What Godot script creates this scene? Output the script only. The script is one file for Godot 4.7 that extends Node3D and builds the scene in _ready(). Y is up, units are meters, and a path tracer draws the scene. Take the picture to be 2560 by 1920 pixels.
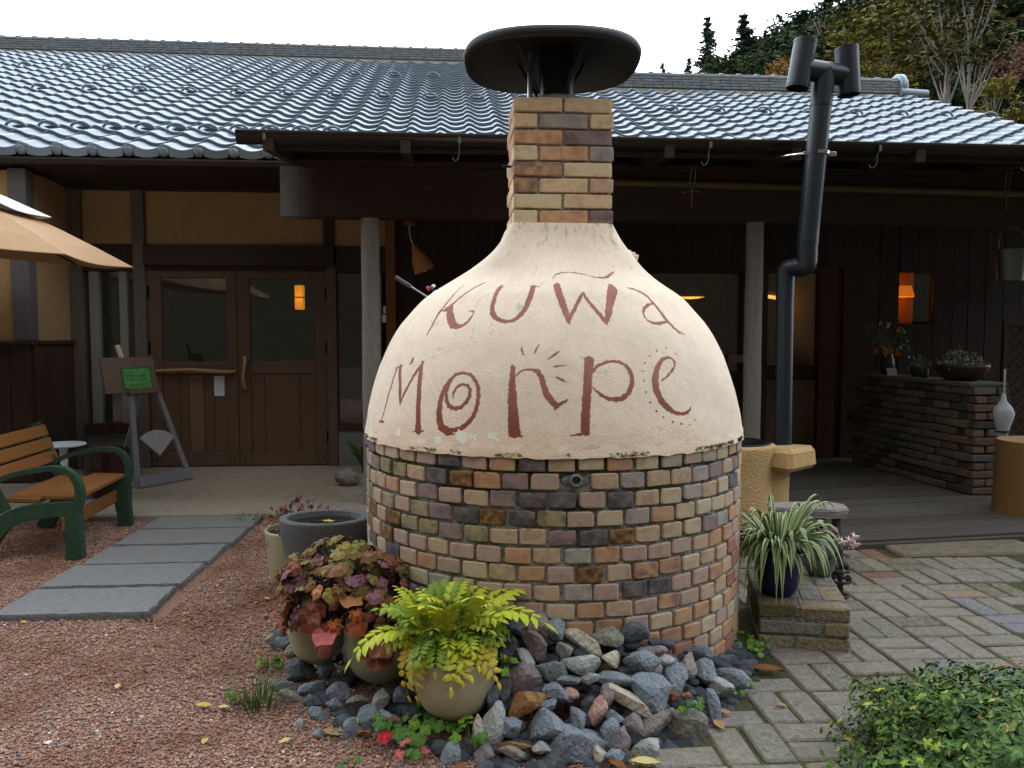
extends Node3D
# A plastered brick oven with a painted dome stands before a tiled wooden cafe, under a white overcast sky.

const TURN := 0.0767945            # the house, the path and the paving are all turned by this much about the vertical
var R := RandomNumberGenerator.new()
var taken := {}
var M := {}
var house_frame := Transform3D(Basis(Vector3.UP, TURN), Vector3.ZERO)

# ---------------------------------------------------------------- geometry helper
class Geo:
	var v := PackedVector3Array()
	var n := PackedVector3Array()
	var t := PackedVector2Array()
	var c := PackedColorArray()
	var col := Color.WHITE
	func tri(a: Vector3, b: Vector3, d: Vector3) -> void:   # anticlockwise seen from outside
		var nn := (b - a).cross(d - a).normalized()
		ntri(a, b, d, nn, nn, nn)
	func ntri(a: Vector3, b: Vector3, d: Vector3, na: Vector3, nb: Vector3, nd: Vector3) -> void:
		v.append(a); v.append(d); v.append(b)
		n.append(na); n.append(nd); n.append(nb)
		t.append(Vector2(a.x, a.y)); t.append(Vector2(d.x, d.y)); t.append(Vector2(b.x, b.y))
		c.append(col); c.append(col); c.append(col)
	func otri(a: Vector3, b: Vector3, d: Vector3, centre: Vector3) -> void:   # turned so that it faces away from the centre
		if (b - a).cross(d - a).dot((a + b + d) / 3.0 - centre) < 0.0:
			tri(a, d, b)
		else:
			tri(a, b, d)
	func quad(a: Vector3, b: Vector3, d: Vector3, e: Vector3) -> void:
		tri(a, b, d); tri(a, d, e)
	func oquad(a: Vector3, b: Vector3, d: Vector3, e: Vector3, centre: Vector3) -> void:
		otri(a, b, d, centre); otri(a, d, e, centre)
	func nquad(a: Vector3, b: Vector3, d: Vector3, e: Vector3, na: Vector3, nb: Vector3, nd: Vector3, ne: Vector3) -> void:
		ntri(a, b, d, na, nb, nd); ntri(a, d, e, na, nd, ne)
	func uvquad(a: Vector3, b: Vector3, d: Vector3, e: Vector3, na: Vector3, nb: Vector3, nd: Vector3, ne: Vector3, ua: Vector2, ub: Vector2, ud: Vector2, ue: Vector2) -> void:
		nquad(a, b, d, e, na, nb, nd, ne)
		var k := t.size() - 6
		t[k] = ua; t[k + 1] = ud; t[k + 2] = ub; t[k + 3] = ua; t[k + 4] = ue; t[k + 5] = ud
	func mesh() -> ArrayMesh:
		var m := ArrayMesh.new()
		if v.is_empty():
			return m
		var a := []
		a.resize(Mesh.ARRAY_MAX)
		a[Mesh.ARRAY_VERTEX] = v; a[Mesh.ARRAY_NORMAL] = n; a[Mesh.ARRAY_TEX_UV] = t; a[Mesh.ARRAY_COLOR] = c
		m.add_surface_from_arrays(Mesh.PRIMITIVE_TRIANGLES, a)
		return m

func at(p: Vector3, yaw := 0.0) -> Transform3D:
	return Transform3D(Basis(Vector3.UP, yaw), p)

func jit(k: float) -> Vector3:
	return Vector3(R.randf_range(-k, k), R.randf_range(-k, k), R.randf_range(-k, k))

# a box with chamfered edges; rough moves its corners about
func box(g: Geo, xf: Transform3D, size: Vector3, b := 0.004, rough := 0.0) -> void:
	var h := size / 2.0
	b = minf(b, minf(h.x, minf(h.y, h.z)) * 0.9)
	var px := []; var py := []; var pz := []
	for i in 8:
		var s := Vector3(-1 if i & 1 == 0 else 1, -1 if i & 2 == 0 else 1, -1 if i & 4 == 0 else 1)
		var j := jit(rough) if rough > 0.0 else Vector3.ZERO
		px.append(xf * (s * Vector3(h.x, h.y - b, h.z - b) + j))
		py.append(xf * (s * Vector3(h.x - b, h.y, h.z - b) + j))
		pz.append(xf * (s * Vector3(h.x - b, h.y - b, h.z) + j))
	var o := xf.origin
	for s in 2:
		g.oquad(px[s], px[s + 2], px[s + 6], px[s + 4], o)
		g.oquad(py[s * 2], py[s * 2 + 1], py[s * 2 + 5], py[s * 2 + 4], o)
		g.oquad(pz[s * 4], pz[s * 4 + 1], pz[s * 4 + 3], pz[s * 4 + 2], o)
	for a in 2:
		for d in 2:
			var e: int = a + d * 2
			g.oquad(px[e], px[e + 4], py[e + 4], py[e], o)
			e = a + d * 4
			g.oquad(px[e], px[e + 2], pz[e + 2], pz[e], o)
			e = a * 2 + d * 4
			g.oquad(py[e], py[e + 1], pz[e + 1], pz[e], o)
	for i in 8:
		g.otri(px[i], py[i], pz[i], o)

func box_of(size: Vector3, b := 0.004, rough := 0.0) -> ArrayMesh:
	var g := Geo.new()
	box(g, Transform3D(), size, b, rough)
	return g.mesh()

# a worn brick: its front and back faces have rounded corners, some chipped; the face looks along z
func brick_of(w: float, h: float, d: float, worn := 0.012, edge := 0.0035) -> ArrayMesh:
	var g := Geo.new()
	var rim := []
	for q in [[-1, -1], [1, -1], [1, 1], [-1, 1]]:
		var c := Vector2(q[0] * w / 2.0, q[1] * h / 2.0) + Vector2(R.randf_range(-0.0018, 0.0018), R.randf_range(-0.0018, 0.0018))
		var r := worn * R.randf_range(0.35, 1.1)
		if R.randf() < 0.12:
			r *= 1.7
		var a := c - Vector2(q[0] * r, 0)
		var b := c - Vector2(0, q[1] * r * R.randf_range(0.6, 1.0))
		var m := c - Vector2(q[0], q[1]) * r * 0.28
		if q[0] * q[1] > 0:
			rim.append_array([b, m, a])
		else:
			rim.append_array([a, m, b])
	var n := rim.size()
	var lift := R.randf_range(-0.002, 0.002)
	for i in n:
		var k := (i + 1) % n
		var p: Vector2 = rim[i]
		var q: Vector2 = rim[k]
		var pi := p * (1.0 - edge * 2.0 / h)
		var qi := q * (1.0 - edge * 2.0 / h)
		var za := d / 2.0 + lift * p.x / w
		var zb := d / 2.0 + lift * q.x / w
		g.tri(Vector3(pi.x, pi.y, za), Vector3(qi.x, qi.y, zb), Vector3(0, 0, d / 2.0 + 0.0006))
		g.quad(Vector3(p.x, p.y, za - edge), Vector3(q.x, q.y, zb - edge), Vector3(qi.x, qi.y, zb), Vector3(pi.x, pi.y, za))
		g.quad(Vector3(p.x, p.y, -d / 2.0), Vector3(q.x, q.y, -d / 2.0), Vector3(q.x, q.y, zb - edge), Vector3(p.x, p.y, za - edge))
	return g.mesh()

# a straight bar from a to b
func bar(g: Geo, a: Vector3, b: Vector3, w: float, d: float, bevel := 0.003, side := Vector3.RIGHT) -> void:
	var y := (b - a).normalized()
	var x := (side - y * side.dot(y)).normalized()
	box(g, Transform3D(Basis(x, y, x.cross(y)), (a + b) / 2.0), Vector3(w, a.distance_to(b), d), bevel)

func tube(g: Geo, pts: Array, radii: Array, sides := 10, capped := true) -> void:
	var rings := []
	var norms := []
	var prev := Vector3.ZERO
	for i in pts.size():
		var d: Vector3 = (pts[mini(i + 1, pts.size() - 1)] - pts[maxi(i - 1, 0)]).normalized()
		var x := prev
		if i == 0:
			x = Vector3.RIGHT if absf(d.x) < 0.8 else Vector3.FORWARD
		x = (x - d * x.dot(d)).normalized()
		prev = x
		var y := d.cross(x)
		var ring := []; var nr := []
		var r: float = radii[i] if i < radii.size() else radii[-1]
		for k in sides:
			var a := TAU * k / sides
			var o := x * cos(a) + y * sin(a)
			nr.append(o)
			ring.append(pts[i] + o * r)
		rings.append(ring); norms.append(nr)
	for i in pts.size() - 1:
		for k in sides:
			var l := (k + 1) % sides
			g.nquad(rings[i][k], rings[i][l], rings[i + 1][l], rings[i + 1][k], norms[i][k], norms[i][l], norms[i + 1][l], norms[i + 1][k])
	if capped:
		for k in range(1, sides - 1):
			g.tri(rings[0][0], rings[0][k + 1], rings[0][k])
			g.tri(rings[-1][0], rings[-1][k], rings[-1][k + 1])

# profile points are (radius, height), listed upwards on the outside
func lathe(g: Geo, prof: Array, seg := 32, xf := Transform3D(), squash := 1.0, wobble := 0.0, corner := 2.0) -> void:
	var rings := []; var ns := []
	for i in prof.size():
		var p: Vector2 = prof[i]
		var d: Vector2 = (prof[mini(i + 1, prof.size() - 1)] - prof[maxi(i - 1, 0)]).normalized()
		var ring := []; var nn := []
		for k in seg:
			var a := TAU * k / seg
			var w := 1.0 + wobble * sin(a * 3.0 + i) + wobble * 0.6 * sin(a * 7.0 + i * 2.3)
			if corner != 2.0:
				w *= pow(pow(absf(sin(a)), corner) + pow(absf(cos(a)), corner), -1.0 / corner)
			ring.append(xf * Vector3(sin(a) * p.x * w, p.y, cos(a) * p.x * w * squash))
			nn.append((xf.basis * Vector3(sin(a) * d.y, -d.x, cos(a) * d.y)).normalized())
		rings.append(ring); ns.append(nn)
	for i in prof.size() - 1:
		for k in seg:
			var l := (k + 1) % seg
			g.nquad(rings[i][k], rings[i][l], rings[i + 1][l], rings[i + 1][k], ns[i][k], ns[i][l], ns[i + 1][l], ns[i + 1][k])

# a flat band swept along a path in the plane of z and y, thick along x
func ribbon(g: Geo, path: Array, widths: Array, x0: float, x1: float) -> void:
	for i in path.size() - 1:
		var q := []
		for k in [i, i + 1]:
			var d: Vector2 = (path[mini(k + 1, path.size() - 1)] - path[maxi(k - 1, 0)]).normalized()
			var o := Vector2(-d.y, d.x) * float(widths[mini(k, widths.size() - 1)]) / 2.0
			for s in [-1, 1]:
				for x in [x0, x1]:
					var p: Vector2 = path[k] + o * float(s)
					q.append(Vector3(x, p.y, p.x))
		var o2: Vector3 = (q[0] + q[7]) / 2.0
		g.oquad(q[0], q[2], q[6], q[4], o2); g.oquad(q[1], q[3], q[7], q[5], o2)
		g.oquad(q[0], q[1], q[5], q[4], o2); g.oquad(q[2], q[3], q[7], q[6], o2)
		if i == 0:
			g.oquad(q[0], q[1], q[3], q[2], o2)
		if i == path.size() - 2:
			g.oquad(q[4], q[5], q[7], q[6], o2)

func smooth(pts: Array, times := 2) -> Array:   # corner cutting
	for k in times:
		var o := [pts[0]]
		for i in pts.size() - 1:
			o.append(pts[i] * 0.75 + pts[i + 1] * 0.25)
			o.append(pts[i] * 0.25 + pts[i + 1] * 0.75)
		o.append(pts[-1])
		pts = o
	return pts

var ico := []
func ico_dirs() -> Array:   # the faces of a twice divided icosahedron
	if ico.is_empty():
		var f := (1.0 + sqrt(5.0)) / 2.0
		var p := [Vector3(-1, f, 0), Vector3(1, f, 0), Vector3(-1, -f, 0), Vector3(1, -f, 0), Vector3(0, -1, f), Vector3(0, 1, f), Vector3(0, -1, -f), Vector3(0, 1, -f), Vector3(f, 0, -1), Vector3(f, 0, 1), Vector3(-f, 0, -1), Vector3(-f, 0, 1)]
		for e in ["0 11 5", "0 5 1", "0 1 7", "0 7 10", "0 10 11", "1 5 9", "5 11 4", "11 10 2", "10 7 6", "7 1 8", "3 9 4", "3 4 2", "3 2 6", "3 6 8", "3 8 9", "4 9 5", "2 4 11", "6 2 10", "8 6 7", "9 8 1"]:
			var s: PackedStringArray = e.split(" ")
			ico.append([p[int(s[0])].normalized(), p[int(s[1])].normalized(), p[int(s[2])].normalized()])
		for k in 2:
			var o := []
			for q in ico:
				var a: Vector3 = ((q[0] + q[1]) / 2.0).normalized()
				var b: Vector3 = ((q[1] + q[2]) / 2.0).normalized()
				var d: Vector3 = ((q[2] + q[0]) / 2.0).normalized()
				o.append_array([[q[0], a, d], [a, q[1], b], [d, b, q[2]], [a, b, d]])
			ico = o
	return ico

# a broken stone: a ball cut by random planes
func stone(g: Geo, xf: Transform3D, half: Vector3, planes := 13, soft := 0.03, near := 0.55) -> void:
	var cuts := []
	for i in planes:
		cuts.append([jit(1.0).normalized(), R.randf_range(near, 0.92)])
	var mem := {}
	var place := func(d: Vector3) -> Vector3:
		if not mem.has(d):
			var r := 1.0
			for q in cuts:
				var k: float = d.dot(q[0])
				if k > 0.05:
					r = minf(r, q[1] / k)
			mem[d] = xf * (d * (r + R.randf_range(-soft, soft)) * half)
		return mem[d]
	for q in ico_dirs():
		var a: Vector3 = place.call(q[0])
		var b: Vector3 = place.call(q[1])
		var d: Vector3 = place.call(q[2])
		g.otri(a, b, d, xf.origin)

# ---------------------------------------------------------------- materials
func srgb(r: float, g: float, b: float) -> Color:   # a real-world base colour, given as linear values
	return Color(r, g, b).linear_to_srgb()

func noise_tex(freq: float, ramp: Array, size := 256, octaves := 4, as_bump := false, kind := FastNoiseLite.TYPE_SIMPLEX_SMOOTH, sd := 1) -> NoiseTexture2D:
	var f := FastNoiseLite.new()
	f.seed = sd; f.frequency = freq; f.noise_type = kind
	f.fractal_type = FastNoiseLite.FRACTAL_FBM; f.fractal_octaves = octaves; f.fractal_gain = 0.58
	var t := NoiseTexture2D.new()
	t.width = size; t.height = size; t.seamless = true; t.noise = f; t.normalize = true
	if not as_bump:
		var gr := Gradient.new()
		var offs := PackedFloat32Array(); var cols := PackedColorArray()
		for i in ramp.size():
			offs.append(0.12 + 0.76 * i / maxf(1.0, ramp.size() - 1.0))
			cols.append((ramp[i] as Color).linear_to_srgb())
		gr.offsets = offs; gr.colors = cols
		t.color_ramp = gr
	return t

var bumps := {}
func bump_tex(freq: float) -> NoiseTexture2D:
	if not bumps.has(freq):
		bumps[freq] = noise_tex(freq, [], 256, 5, true, FastNoiseLite.TYPE_SIMPLEX_SMOOTH, 7)
	return bumps[freq]

# ramp: linear colours from the noise's low to its high values; scale: repeats per metre along x, y and z
func mat(key: String, ramp: Array, rough := 0.9, scale := Vector3.ONE * 2.0, bump := 0.0, freq := 0.02, world := false, bump_freq := 0.06) -> StandardMaterial3D:
	if M.has(key):
		return M[key]
	var m := StandardMaterial3D.new()
	m.resource_name = key
	m.roughness = rough
	m.metallic_specular = 0.4
	if ramp.size() == 1:
		m.albedo_color = (ramp[0] as Color).linear_to_srgb()
	else:
		m.albedo_texture = noise_tex(freq, ramp, 256, 4, false, FastNoiseLite.TYPE_SIMPLEX_SMOOTH, key.hash() % 1000)
	if bump > 0.0:
		m.heightmap_enabled = true
		m.heightmap_texture = bump_tex(bump_freq)
		m.heightmap_scale = bump
	if ramp.size() > 1 or bump > 0.0:
		m.uv1_triplanar = true
		m.uv1_world_triplanar = world
		m.uv1_triplanar_sharpness = 4.0
		m.uv1_scale = scale
	M[key] = m
	return m

func tinted(key: String) -> StandardMaterial3D:   # takes its colour from the vertices or the copies
	if not M.has(key):
		var m := StandardMaterial3D.new()
		m.resource_name = key
		m.vertex_color_use_as_albedo = true
		m.roughness = 0.75
		m.metallic_specular = 0.35
		M[key] = m
	return M[key]

func leafy(key: String, c: Color, rough := 0.55, through := 0.25) -> StandardMaterial3D:
	if not M.has(key):
		var m := StandardMaterial3D.new()
		m.resource_name = key
		m.albedo_color = c.linear_to_srgb()
		m.roughness = rough
		m.metallic_specular = 0.3
		m.backlight_enabled = true
		m.backlight = (c * through).linear_to_srgb()
		M[key] = m
	return M[key]

func glass(key: String, a := 0.015) -> StandardMaterial3D:
	if not M.has(key):
		var m := StandardMaterial3D.new()
		m.resource_name = key
		m.albedo_color = Color(0.75, 0.8, 0.78, a)
		m.transparency = BaseMaterial3D.TRANSPARENCY_ALPHA
		m.roughness = 0.03
		M[key] = m
	return M[key]

func glow(key: String, c: Color, e: float) -> StandardMaterial3D:
	if not M.has(key):
		var m := StandardMaterial3D.new()
		m.resource_name = key
		m.albedo_color = c
		m.emission_enabled = true
		m.emission = c
		m.emission_energy_multiplier = e
		M[key] = m
	return M[key]

func metal(key: String, c: Color, rough := 0.4, met := 1.0) -> StandardMaterial3D:
	if not M.has(key):
		var m := StandardMaterial3D.new()
		m.resource_name = key
		m.albedo_color = c.linear_to_srgb()
		m.roughness = rough
		m.metallic = met
		M[key] = m
	return M[key]

# ---------------------------------------------------------------- objects
func numbered(called: String) -> String:
	if not taken.has(called):
		taken[called] = 0
		return called
	taken[called] += 1
	return "%s_%03d" % [called, taken[called]]

func tag(o: Node3D, label := "", category := "", group := "", kind := "") -> Node3D:
	if label: o.set_meta("label", label)
	if category: o.set_meta("category", category)
	if group: o.set_meta("group", group)
	if kind: o.set_meta("kind", kind)
	return o

func thing(called: String, label: String, category: String, where := Vector3.ZERO, yaw := 0.0, group := "") -> Node3D:
	var o := Node3D.new()
	o.name = numbered(called)
	add_child(o)
	o.position = where
	o.rotation.y = yaw
	return tag(o, label, category, group)

func part(called: String, m: Mesh, material: Material, parent: Node3D, xf := Transform3D()) -> MeshInstance3D:
	var o := MeshInstance3D.new()
	o.name = called if parent != self else numbered(called)
	o.mesh = m
	o.material_override = material
	o.transform = xf
	parent.add_child(o, true)
	return o

func single(called: String, m: Mesh, material: Material, label: String, category: String, xf := Transform3D(), group := "") -> MeshInstance3D:
	var o := part(called, m, material, self, xf)
	tag(o, label, category, group)
	return o

func setting(called: String, m: Mesh, material: Material, xf := Transform3D()) -> MeshInstance3D:
	var o := part(called, m, material, self, xf)
	o.set_meta("kind", "structure")
	return o

func copies(called: String, m: Mesh, material: Material, parent: Node3D, where: Array, colours: Array = []) -> MultiMeshInstance3D:
	var mm := MultiMesh.new()
	mm.transform_format = MultiMesh.TRANSFORM_3D
	mm.use_colors = colours.size() > 0
	mm.mesh = m
	mm.instance_count = where.size()
	for i in where.size():
		mm.set_instance_transform(i, where[i])
		if colours.size() > 0:
			mm.set_instance_color(i, colours[i])
	var o := MultiMeshInstance3D.new()
	o.name = called if parent != self else numbered(called)
	o.multimesh = mm
	o.material_override = material
	parent.add_child(o, true)
	o.set_meta("kind", "stuff")
	return o

func H(u: float, y: float, l: float) -> Vector3:   # house axes: u to the right, l away from the viewer
	return house_frame * Vector3(u, y, -l)

func pick(a: Array) -> Variant:
	return a[R.randi() % a.size()]
const PAINTED_LETTERS := [
	[-480,1578,8,-475,1563,10,-466,1526,11,-467,1488,13,-471,1462,15,-469,1429,13,-467,1403,12,-468,1374,8],
	[-354,1584,7,-372,1575,11,-392,1556,12,-408,1530,12,-427,1500,13,-444,1480,13,-465,1468,11],
	[-447,1477,22,-426,1476,33,-409,1454,35,-386,1428,36,-366,1410,32,-346,1404,22,-326,1408,15,-312,1422,13,-305,1441,11,-304,1457,8,-309,1465,7,-327,1466,5],
	[-265,1558,4,-236,1561,5],
	[-250,1559,26,-250,1542,24,-245,1512,21,-241,1483,21,-232,1458,22,-216,1438,21,-195,1426,17,-174,1422,15,-153,1427,16,-137,1443,20,-124,1464,24,-115,1492,26,-109,1525,28,-109,1558,26],
	[-129,1565,3,-87,1562,5],
	[-13,1562,37,-6,1539,35,5,1499,33,15,1460,29,22,1425,19,22,1416,8],
	[21,1418,7,32,1446,16,51,1481,16,73,1517,15,87,1534,13],
	[87,1534,13,97,1506,15,113,1474,18,128,1446,21,138,1425,17,142,1417,14],
	[221,1556,45,196,1526,42,174,1489,35,156,1450,28,143,1417,12],
	[-30,1599,6,-19,1614,7,6,1621,5,44,1624,4,85,1621,5,124,1615,5,155,1606,6,189,1601,7,230,1604,10,267,1618,11,299,1631,5],
	[297,1561,4,328,1556,10,354,1545,15,370,1525,17,375,1500,19,380,1471,19,382,1446,21,386,1428,21,396,1406,16,411,1385,13,434,1375,6],
	[367,1497,9,338,1490,12,313,1477,11,296,1459,11,292,1441,10,297,1427,10,313,1418,12,334,1416,13,361,1420,13,383,1426,11],
	[-604,1018,7,-572,1019,13],
	[-586,1021,7,-577,1062,8,-571,1114,9,-566,1166,10,-565,1206,11,-563,1236,13],
	[-575,1236,4,-533,1246,9],
	[-547,1244,21,-534,1215,21,-517,1180,20,-507,1145,19,-499,1117,16,-492,1095,5],
	[-493,1098,6,-488,1132,12,-474,1169,13,-462,1208,15,-448,1241,16,-436,1268,7],
	[-440,1266,11,-437,1241,20,-431,1203,22,-423,1158,22,-416,1107,23,-409,1063,23,-404,1025,26,-401,1005,31],
	[-419,1000,7,-384,1007,8],
	[-489,1279,11,-490,1264,16,-493,1258,9],
	[-299,1139,6,-300,1159,10,-292,1177,11,-278,1188,12,-261,1185,13,-250,1171,13,-249,1148,14,-256,1124,15,-270,1105,16,-289,1097,18,-307,1105,18,-318,1124,15,-324,1151,14,-322,1178,16,-316,1205,17,-302,1225,14],
	[-302,1224,14,-279,1230,12,-256,1224,14,-238,1204,14,-227,1178,14,-223,1149,15,-224,1113,15,-230,1079,15,-242,1054,17,-260,1032,21,-280,1015,30,-302,1012,34,-323,1026,31,-333,1052,26,-338,1086,24,-339,1119,21,-336,1150,19,-328,1179,21,-316,1205,17],
	[-136,1254,19,-135,1226,19,-133,1187,24,-131,1139,31,-127,1090,35,-125,1049,38,-122,1017,40],
	[-110,1007,8,-102,1007,5],
	[-128,1218,8,-119,1233,7,-102,1245,9,-82,1246,12,-67,1238,18,-57,1217,19,-51,1189,20,-43,1156,23,-31,1134,24,-19,1118,20,-8,1123,16,3,1132,12,10,1140,4],
	[-22,1104,7,-17,1115,16],
	[-117,1325,3,-113,1310,9,-108,1298,5],
	[-67,1337,3,-74,1319,8,-79,1304,4],
	[-11,1311,5,-26,1296,10,-41,1281,5],
	[10,1261,3,-7,1260,8,-26,1256,5],
	[-20,1221,5,-5,1210,10,12,1198,3],
	[72,1278,36,70,1260,34,66,1227,32,63,1188,30,59,1147,30,56,1102,30,53,1060,30,52,1031,29,52,1022,28],
	[12,1011,5,27,1014,8,47,1017,12,58,1017,13],
	[48,1290,3,66,1287,5,81,1286,10],
	[78,1238,13,94,1258,13,116,1271,12,137,1275,12,158,1273,13,176,1260,14,186,1238,16,189,1212,17,183,1183,18,172,1157,19,155,1141,20,135,1136,20,116,1141,16,97,1154,13,84,1170,9,75,1187,5],
	[279,1201,7,299,1214,9,320,1232,10,337,1251,10,343,1268,10,336,1282,10,320,1287,11,299,1279,16,280,1260,21,266,1233,24,258,1204,27,256,1174,28,263,1144,28,274,1118,27,289,1097,24,308,1081,18,330,1075,15,351,1078,14,364,1089,8,369,1100,3],
	[325,1321,8],
	[358,1300,8],
	[287,1312,8],
	[258,1293,8],
	[237,1268,8],
	[227,1237,8],
	[223,1204,8],
	[223,1162,8],
	[233,1122,8],
	[249,1090,8],
	[270,1068,8],
	[296,1047,8],
	[324,1039,8],
	[355,1034,8],
	[376,1048,8]]
const BARE_PATCHES := [
	[-273,1031,13,-266,1015,20,-255,996,30,-243,1003,27,-227,1001,23,-216,1012,13],
	[-256,976,13,-255,996,20],
	[-182,1004,10,-167,995,23,-151,996,26,-140,1001,20],
	[-484,995,11,-488,976,18,-491,962,7],
	[-328,981,14]]
const STONES := [
	"9 314 -2800 45 26 0 K",
	"95 327 -2773 39 49 0 W",
	"78 276 -2727 66 33 45 P",
	"157 313 -2760 31 41 10 B",
	"179 266 -2707 30 25 -20 W",
	"254 284 -2747 67 33 35 T",
	"342 283 -2769 47 35 10 G",
	"451 283 -2818 55 50 0 K",
	"509 235 -2784 42 20 5 P",
	"-14 254 -2742 33 57 5 K",
	"49 239 -2690 38 25 30 L",
	"131 215 -2651 50 37 -10 B",
	"241 221 -2677 65 36 5 L",
	"350 230 -2711 41 33 10 T",
	"453 208 -2727 61 49 20 B",
	"556 195 -2783 36 20 25 L",
	"713 156 -2934 62 29 20 K",
	"649 157 -2841 35 45 30 W",
	"21 188 -2649 65 54 10 P",
	"194 191 -2629 41 17 0 B",
	"267 190 -2638 32 17 -5 L",
	"354 180 -2654 56 24 15 B",
	"148 165 -2599 64 28 15 B",
	"194 159 -2594 28 21 0 R",
	"-34 160 -2626 27 40 20 K",
	"43 137 -2578 64 38 -15 O",
	"487 131 -2654 75 54 20 B",
	"578 133 -2730 41 67 10 B",
	"405 122 -2609 76 30 40 T",
	"282 111 -2560 32 48 10 R",
	"326 144 -2605 29 44 20 P",
	"127 139 -2562 27 17 5 B",
	"-75 143 -2619 27 39 0 K",
	"722 116 -2877 48 37 0 B",
	"838 67 -2939 55 34 25 B",
	"769 64 -2846 54 31 15 L",
	"217 102 -2533 25 34 -20 B",
	"344 96 -2554 28 24 15 B",
	"411 72 -2548 36 35 10 P",
	"500 73 -2586 71 30 -35 W",
	"587 25 -2600 76 56 -15 G",
	"118 84 -2515 73 53 -10 B",
	"-57 89 -2544 37 62 10 L",
	"-111 69 -2525 25 38 0 T",
	"1 82 -2514 34 28 10 B",
	"230 49 -2489 75 53 10 B",
	"319 60 -2509 25 45 25 B",
	"357 45 -2505 34 57 20 P",
	"449 21 -2503 47 43 0 L",
	"157 29 -2453 38 49 20 K",
	"285 21 -2455 23 29 -40 T",
	"331 11 -2450 39 30 10 B",
	"20 45 -2469 56 14 8 O",
	"6 29 -2449 44 19 10 W",
	"-85 23 -2455 37 33 0 P",
	"-198 17 -2472 41 36 0 B",
	"714 37 -2731 24 57 0 B",
	"637 67 -2691 28 29 0 B",
	"514 183 -2723 23 23 0 W",
	"94 42 -2456 28 20 0 L",
	"-1011 14 -3389 44 40 0 B",
	"-932 16 -3293 31 46 0 W",
	"-856 18 -3083 71 52 20 K",
	"-741 46 -3057 43 39 20 B",
	"-886 7 -2984 46 19 10 B",
	"-768 19 -2938 45 27 -20 B",
	"-823 9 -2883 51 26 10 W",
	"-736 12 -2848 34 23 0 K",
	"-648 37 -2863 37 33 10 B",
	"-647 22 -2798 47 28 20 B",
	"-687 9 -2758 39 24 20 B",
	"-565 41 -2788 39 22 15 G",
	"-464 59 -2771 36 26 -40 L",
	"-593 14 -2699 36 18 -20 K",
	"-497 29 -2683 38 41 0 B",
	"-551 13 -2620 33 36 0 B",
	"-419 28 -2628 46 62 10 B",
	"-748 8 -2693 21 22 0 L",
	"-662 5 -2615 18 15 0 B",
	"-608 4 -2625 16 12 0 B",
	"-500 14 -2612 25 12 5 O",
	"-1070 10 -3520 29 29 0 B",
	"-1087 9 -3455 24 24 0 W",
	"-401 72 -2766 29 29 0 B"]
const TREES := [
	["c", 14.6, 16.9, -78.0, 10.7, 0.70, "tiny far dark conifer standing alone left of the hillside trees"],
	["c", 15.4, 14.9, -70.0, 10.4, 0.80, "small slim conifer just left of the tall pointed one"],
	["c", 16.0, 14.0, -66.0, 13.2, 0.95, "tall pointed conifer standing free against the white sky"],
	["d", 15.7, 12.3, -60.0, 9.9, 0.90, "low dark bushy tree between the two tall conifers"],
	["c", 17.8, 13.4, -62.0, 12.4, 1.25, "broad dark conifer with a ragged top right of the pointed one"],
	["d", 17.5, 11.7, -56.0, 9.4, 1.00, "dark green dense tree filling below the ragged conifer"],
	["d", 21.4, 14.9, -64.0, 10.4, 1.00, "dark green bushy tree behind the stove pipe's open cowl"],
	["c", 23.8, 16.0, -66.0, 11.7, 1.20, "tall dark conifer rising left of the grey bare tree"],
	["c", 26.6, 17.3, -68.0, 13.4, 1.30, "tallest dark conifer at the top of the hillside tree line"],
	["o", 16.0, 8.6, -46.0, 9.1, 0.80, "small orange brown autumn tree behind the open cowl"],
	["g", 21.5, 12.2, -54.0, 11.1, 1.00, "grey leafless tree among the dark conifers"],
	["d", 25.6, 14.9, -60.0, 9.4, 1.10, "dark green tree behind the yellow green autumn tree"],
	["c", 28.3, 16.6, -64.0, 11.9, 1.20, "dark conifer at the frame's top above the yellow green tree"],
	["y", 20.5, 9.2, -44.0, 10.5, 1.25, "large yellow green autumn tree with a bright crown"],
	["y", 23.2, 10.4, -46.0, 9.5, 1.10, "second yellow green autumn tree leaning to the right"],
	["y", 19.0, 8.3, -42.0, 7.9, 0.80, "low yellow green tree close above the roof's ridge end"],
	["c", 29.3, 15.8, -60.0, 12.4, 1.30, "dark conifer behind the big yellow green tree"],
	["t", 18.9, 6.4, -35.0, 10.3, 1.00, "thin pale trunked tree in the dark wood, first from the yellow trees"],
	["t", 19.4, 6.2, -34.0, 10.4, 1.00, "thin pale trunked tree in the dark wood, nearest the pink tree"],
	["c", 33.2, 17.4, -62.0, 12.4, 1.30, "dark conifer deep in the wood behind the pale trunks"],
	["d", 33.5, 16.4, -58.0, 11.9, 1.30, "dark leafy tree deep in the wood right of the pale trunks"],
	["c", 37.4, 17.9, -60.0, 11.6, 1.40, "dark conifer at the right edge of the wood"],
	["p", 24.8, 9.2, -40.0, 6.6, 1.00, "pinkish red autumn tree at the right edge"],
	["m", 21.6, 7.3, -36.0, 5.6, 0.80, "little yellow tree with a leaning grey trunk above the verge"],
	["d", 22.3, 9.1, -42.0, 6.3, 0.90, "dark green understorey tree right of the ridge end"],
	["d", 25.1, 10.4, -44.0, 6.2, 1.00, "dark understorey tree below the pale trunks"],
	["d", 25.0, 9.3, -40.0, 4.4, 1.00, "dark understorey tree behind the roof's verge"],
	["d", 29.1, 11.4, -44.0, 7.2, 1.30, "dark tree just beyond the right edge of the view"]]

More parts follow.
